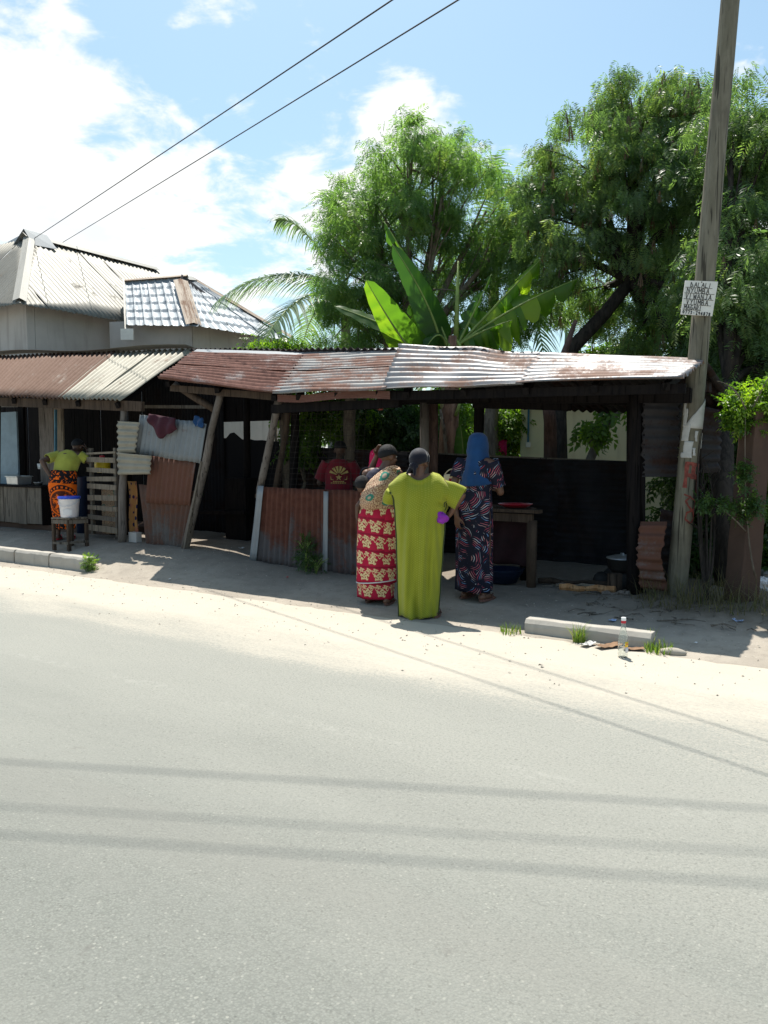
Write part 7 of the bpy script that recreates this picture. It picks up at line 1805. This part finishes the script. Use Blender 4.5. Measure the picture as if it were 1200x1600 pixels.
    # litter, stones
    def scrap(p, w, h, mat, name, label, cat, seed, curl=.02):
        g = random.Random(seed); a = g.uniform(0, 3.14); ex = Vector((math.cos(a), math.sin(a), 0)); ey = Vector((-math.sin(a), math.cos(a), 0)); mb = MB()
        mb.grid(lambda u, v: p + ex * ((u - .5) * w * (1 - .3 * v * g.random() * .2)) + ey * ((v - .5) * h) + Z * (.006 + curl * (abs(u - .5) + .5 * mnoise.noise((u * 4 + seed, v * 4, 0)) + .3)), 6, 5); tag(put(name, mb, M[mat], solid=.002), label, cat)
    scrap(drop(gp(950, 1012)), .22, .10, 'card', 'card_scrap', 'brown cardboard scrap behind the glass bottle', 'cardboard', 1, .03)
    scrap(drop(gp(990, 1016)), .16, .07, 'card', 'card_scrap', 'torn brown scrap right of the glass bottle', 'cardboard', 2, .02)
    scrap(drop(gp(918, 1010)), .15, .07, 'paper', 'paper_scrap', 'pale crumpled paper in front of the right kerb stone', 'paper', 3, .03)
    scrap(drop(gp(957, 972)), .07, .05, 'litter_blue', 'plastic_scrap', 'small blue wrapper behind the right kerb stone', 'wrapper', 4, .02)
    scrap(drop(gp(1153, 973)), .09, .05, 'litter_blue', 'plastic_scrap', 'blue and white wrapper below the concrete post', 'wrapper', 5, .03)
    scrap(drop(gp(1122, 977)), .12, .02, 'maroon', 'cloth_scrap', 'thin dark red rag below the concrete post', 'rag', 6, .01)
    scrap(drop(gp(377, 858)), .09, .04, 'litter_white', 'plastic_scrap', 'white wrapper on the doorstep by the zinc strip', 'wrapper', 7, .02)
    scrap(drop(gp(1087, 1006)), .03, .02, 'litter_white', 'litter_scrap', 'white scrap on the shaded path right of the lone kerb', 'litter', 8, .01)
    scrap(drop(gp(214, 1126)), .05, .02, 'litter_white', 'litter_scrap', 'white scrap lying on the grey road at left', 'litter', 9, .004)
    scrap(drop(gp(921, 1288)), .04, .018, 'wood_orange', 'litter_scrap', 'orange scrap lying on the grey road at right', 'litter', 10, .003)
    scrap(drop(gp(449, 903)), .05, .02, 'plastic_red', 'litter_scrap', 'red scrap in the shade in front of the fence', 'litter', 11, .01)
    scrap(drop(gp(265, 906)), .05, .02, 'litter_white', 'litter_scrap', 'white scrap at the tip of the roof shadow', 'litter', 12, .01)
    p = drop(gp(1052, 1022), .0); mb = MB(); mb.ell(p + Z * .015, (.10, .045, .035), 10, 7, Matrix.Rotation(R(-25), 3, 'Z')); tag(put('flat_stone', mb, M['rock'], smooth=True), 'flat pale stone in the grass at the right kerb end', 'stone')
    for (px, py, w, lb) in ((1192, 922, .11, 'white plastic bag of rubbish right of the concrete post'), (1197, 905, .09, 'grey plastic rubbish heaped behind the white bag')):
        p = drop(gp(px, py), .05); mb = MB(); mb.grid(lambda u, v: p + Vector((math.sin(3.1416 * v) * math.cos(6.283 * u), math.sin(3.1416 * v) * math.sin(6.283 * u), math.cos(3.1416 * v) * .8)) * w * (1 + .35 * mnoise.noise((math.cos(6.283 * u) * 2, math.sin(6.283 * u) * 2, v * 5 + w * 9))), 16, 10)
        tag(put('rubbish_bag', mb, M['litter_white' if px < 1195 else 'ash']), lb, 'bag')
    mb = MB()
    for i in range(2600):
        s0 = rng.uniform(-13, 1.5); t0 = rng.triangular(4.4, 8.2, 6.4); p = st(s0, t0, max(gz(s0, t0), .010) + .004); q = .002 + .012 * rng.random() ** 3; o = Vector((rng.uniform(-q, q), rng.uniform(-q, q), 0))
        mb.add([p + Vector((q, 0, 0)), p + Vector((-.5 * q, .8 * q, 0)) + o, p + Vector((-.5 * q, -.8 * q, 0)), p + Vector((0, 0, q * .8)) + o], [(0, 1, 3), (1, 2, 3), (2, 0, 3)])
    tag(put('pebbles', mb, M['rock']), 'pebbles and crumbs scattered on the dirt verge', 'pebbles', kind='stuff')
    # red rag hanging from the beam
    q = T(594, 620, 7.3); mb = MB(); mb.grid(lambda u, v: q + DV * ((u - .5) * .075 * (1 - .3 * abs(v - .5))) - Z * (.15 * v) + NV * .01 * math.sin(9 * u), 6, 6); tag(put('hanging_rag', mb, M['red_paint'], solid=.004), 'reddish rag hanging from the beam above the women', 'rag')
    # smoke from the cooking fire
    m = Mat('smoke'); pv = m.n('ShaderNodeVolumePrincipled'); o = m.coord('Object'); x, y, z = m.xyz(o)
    pv.inputs['Color'].default_value = (.82, .86, .95, 1); n_ = m.noise(m.comb(x * 1.0, y * 1.0, z * .6), 2.4, 4, .6, .6); rad = (x * x + y * y).sqrt()
    m.put(pv.inputs['Density'], n_.ss(.42, .72) * (1 - rad.ss(.25, .75)) * .10); m.ln(pv.outputs[0], m.out.inputs['Volume'])
    c = T(900, 880, 8.9); c = drop(c); mb = MB(); mb.box((0, 0, .95), (1.6, 1.3, 1.85)); o = put('smoke', mb, m.mat); o.location = c; tag(o, 'thin blue smoke drifting up from the cooking fire', 'smoke', kind='stuff')
build_small()
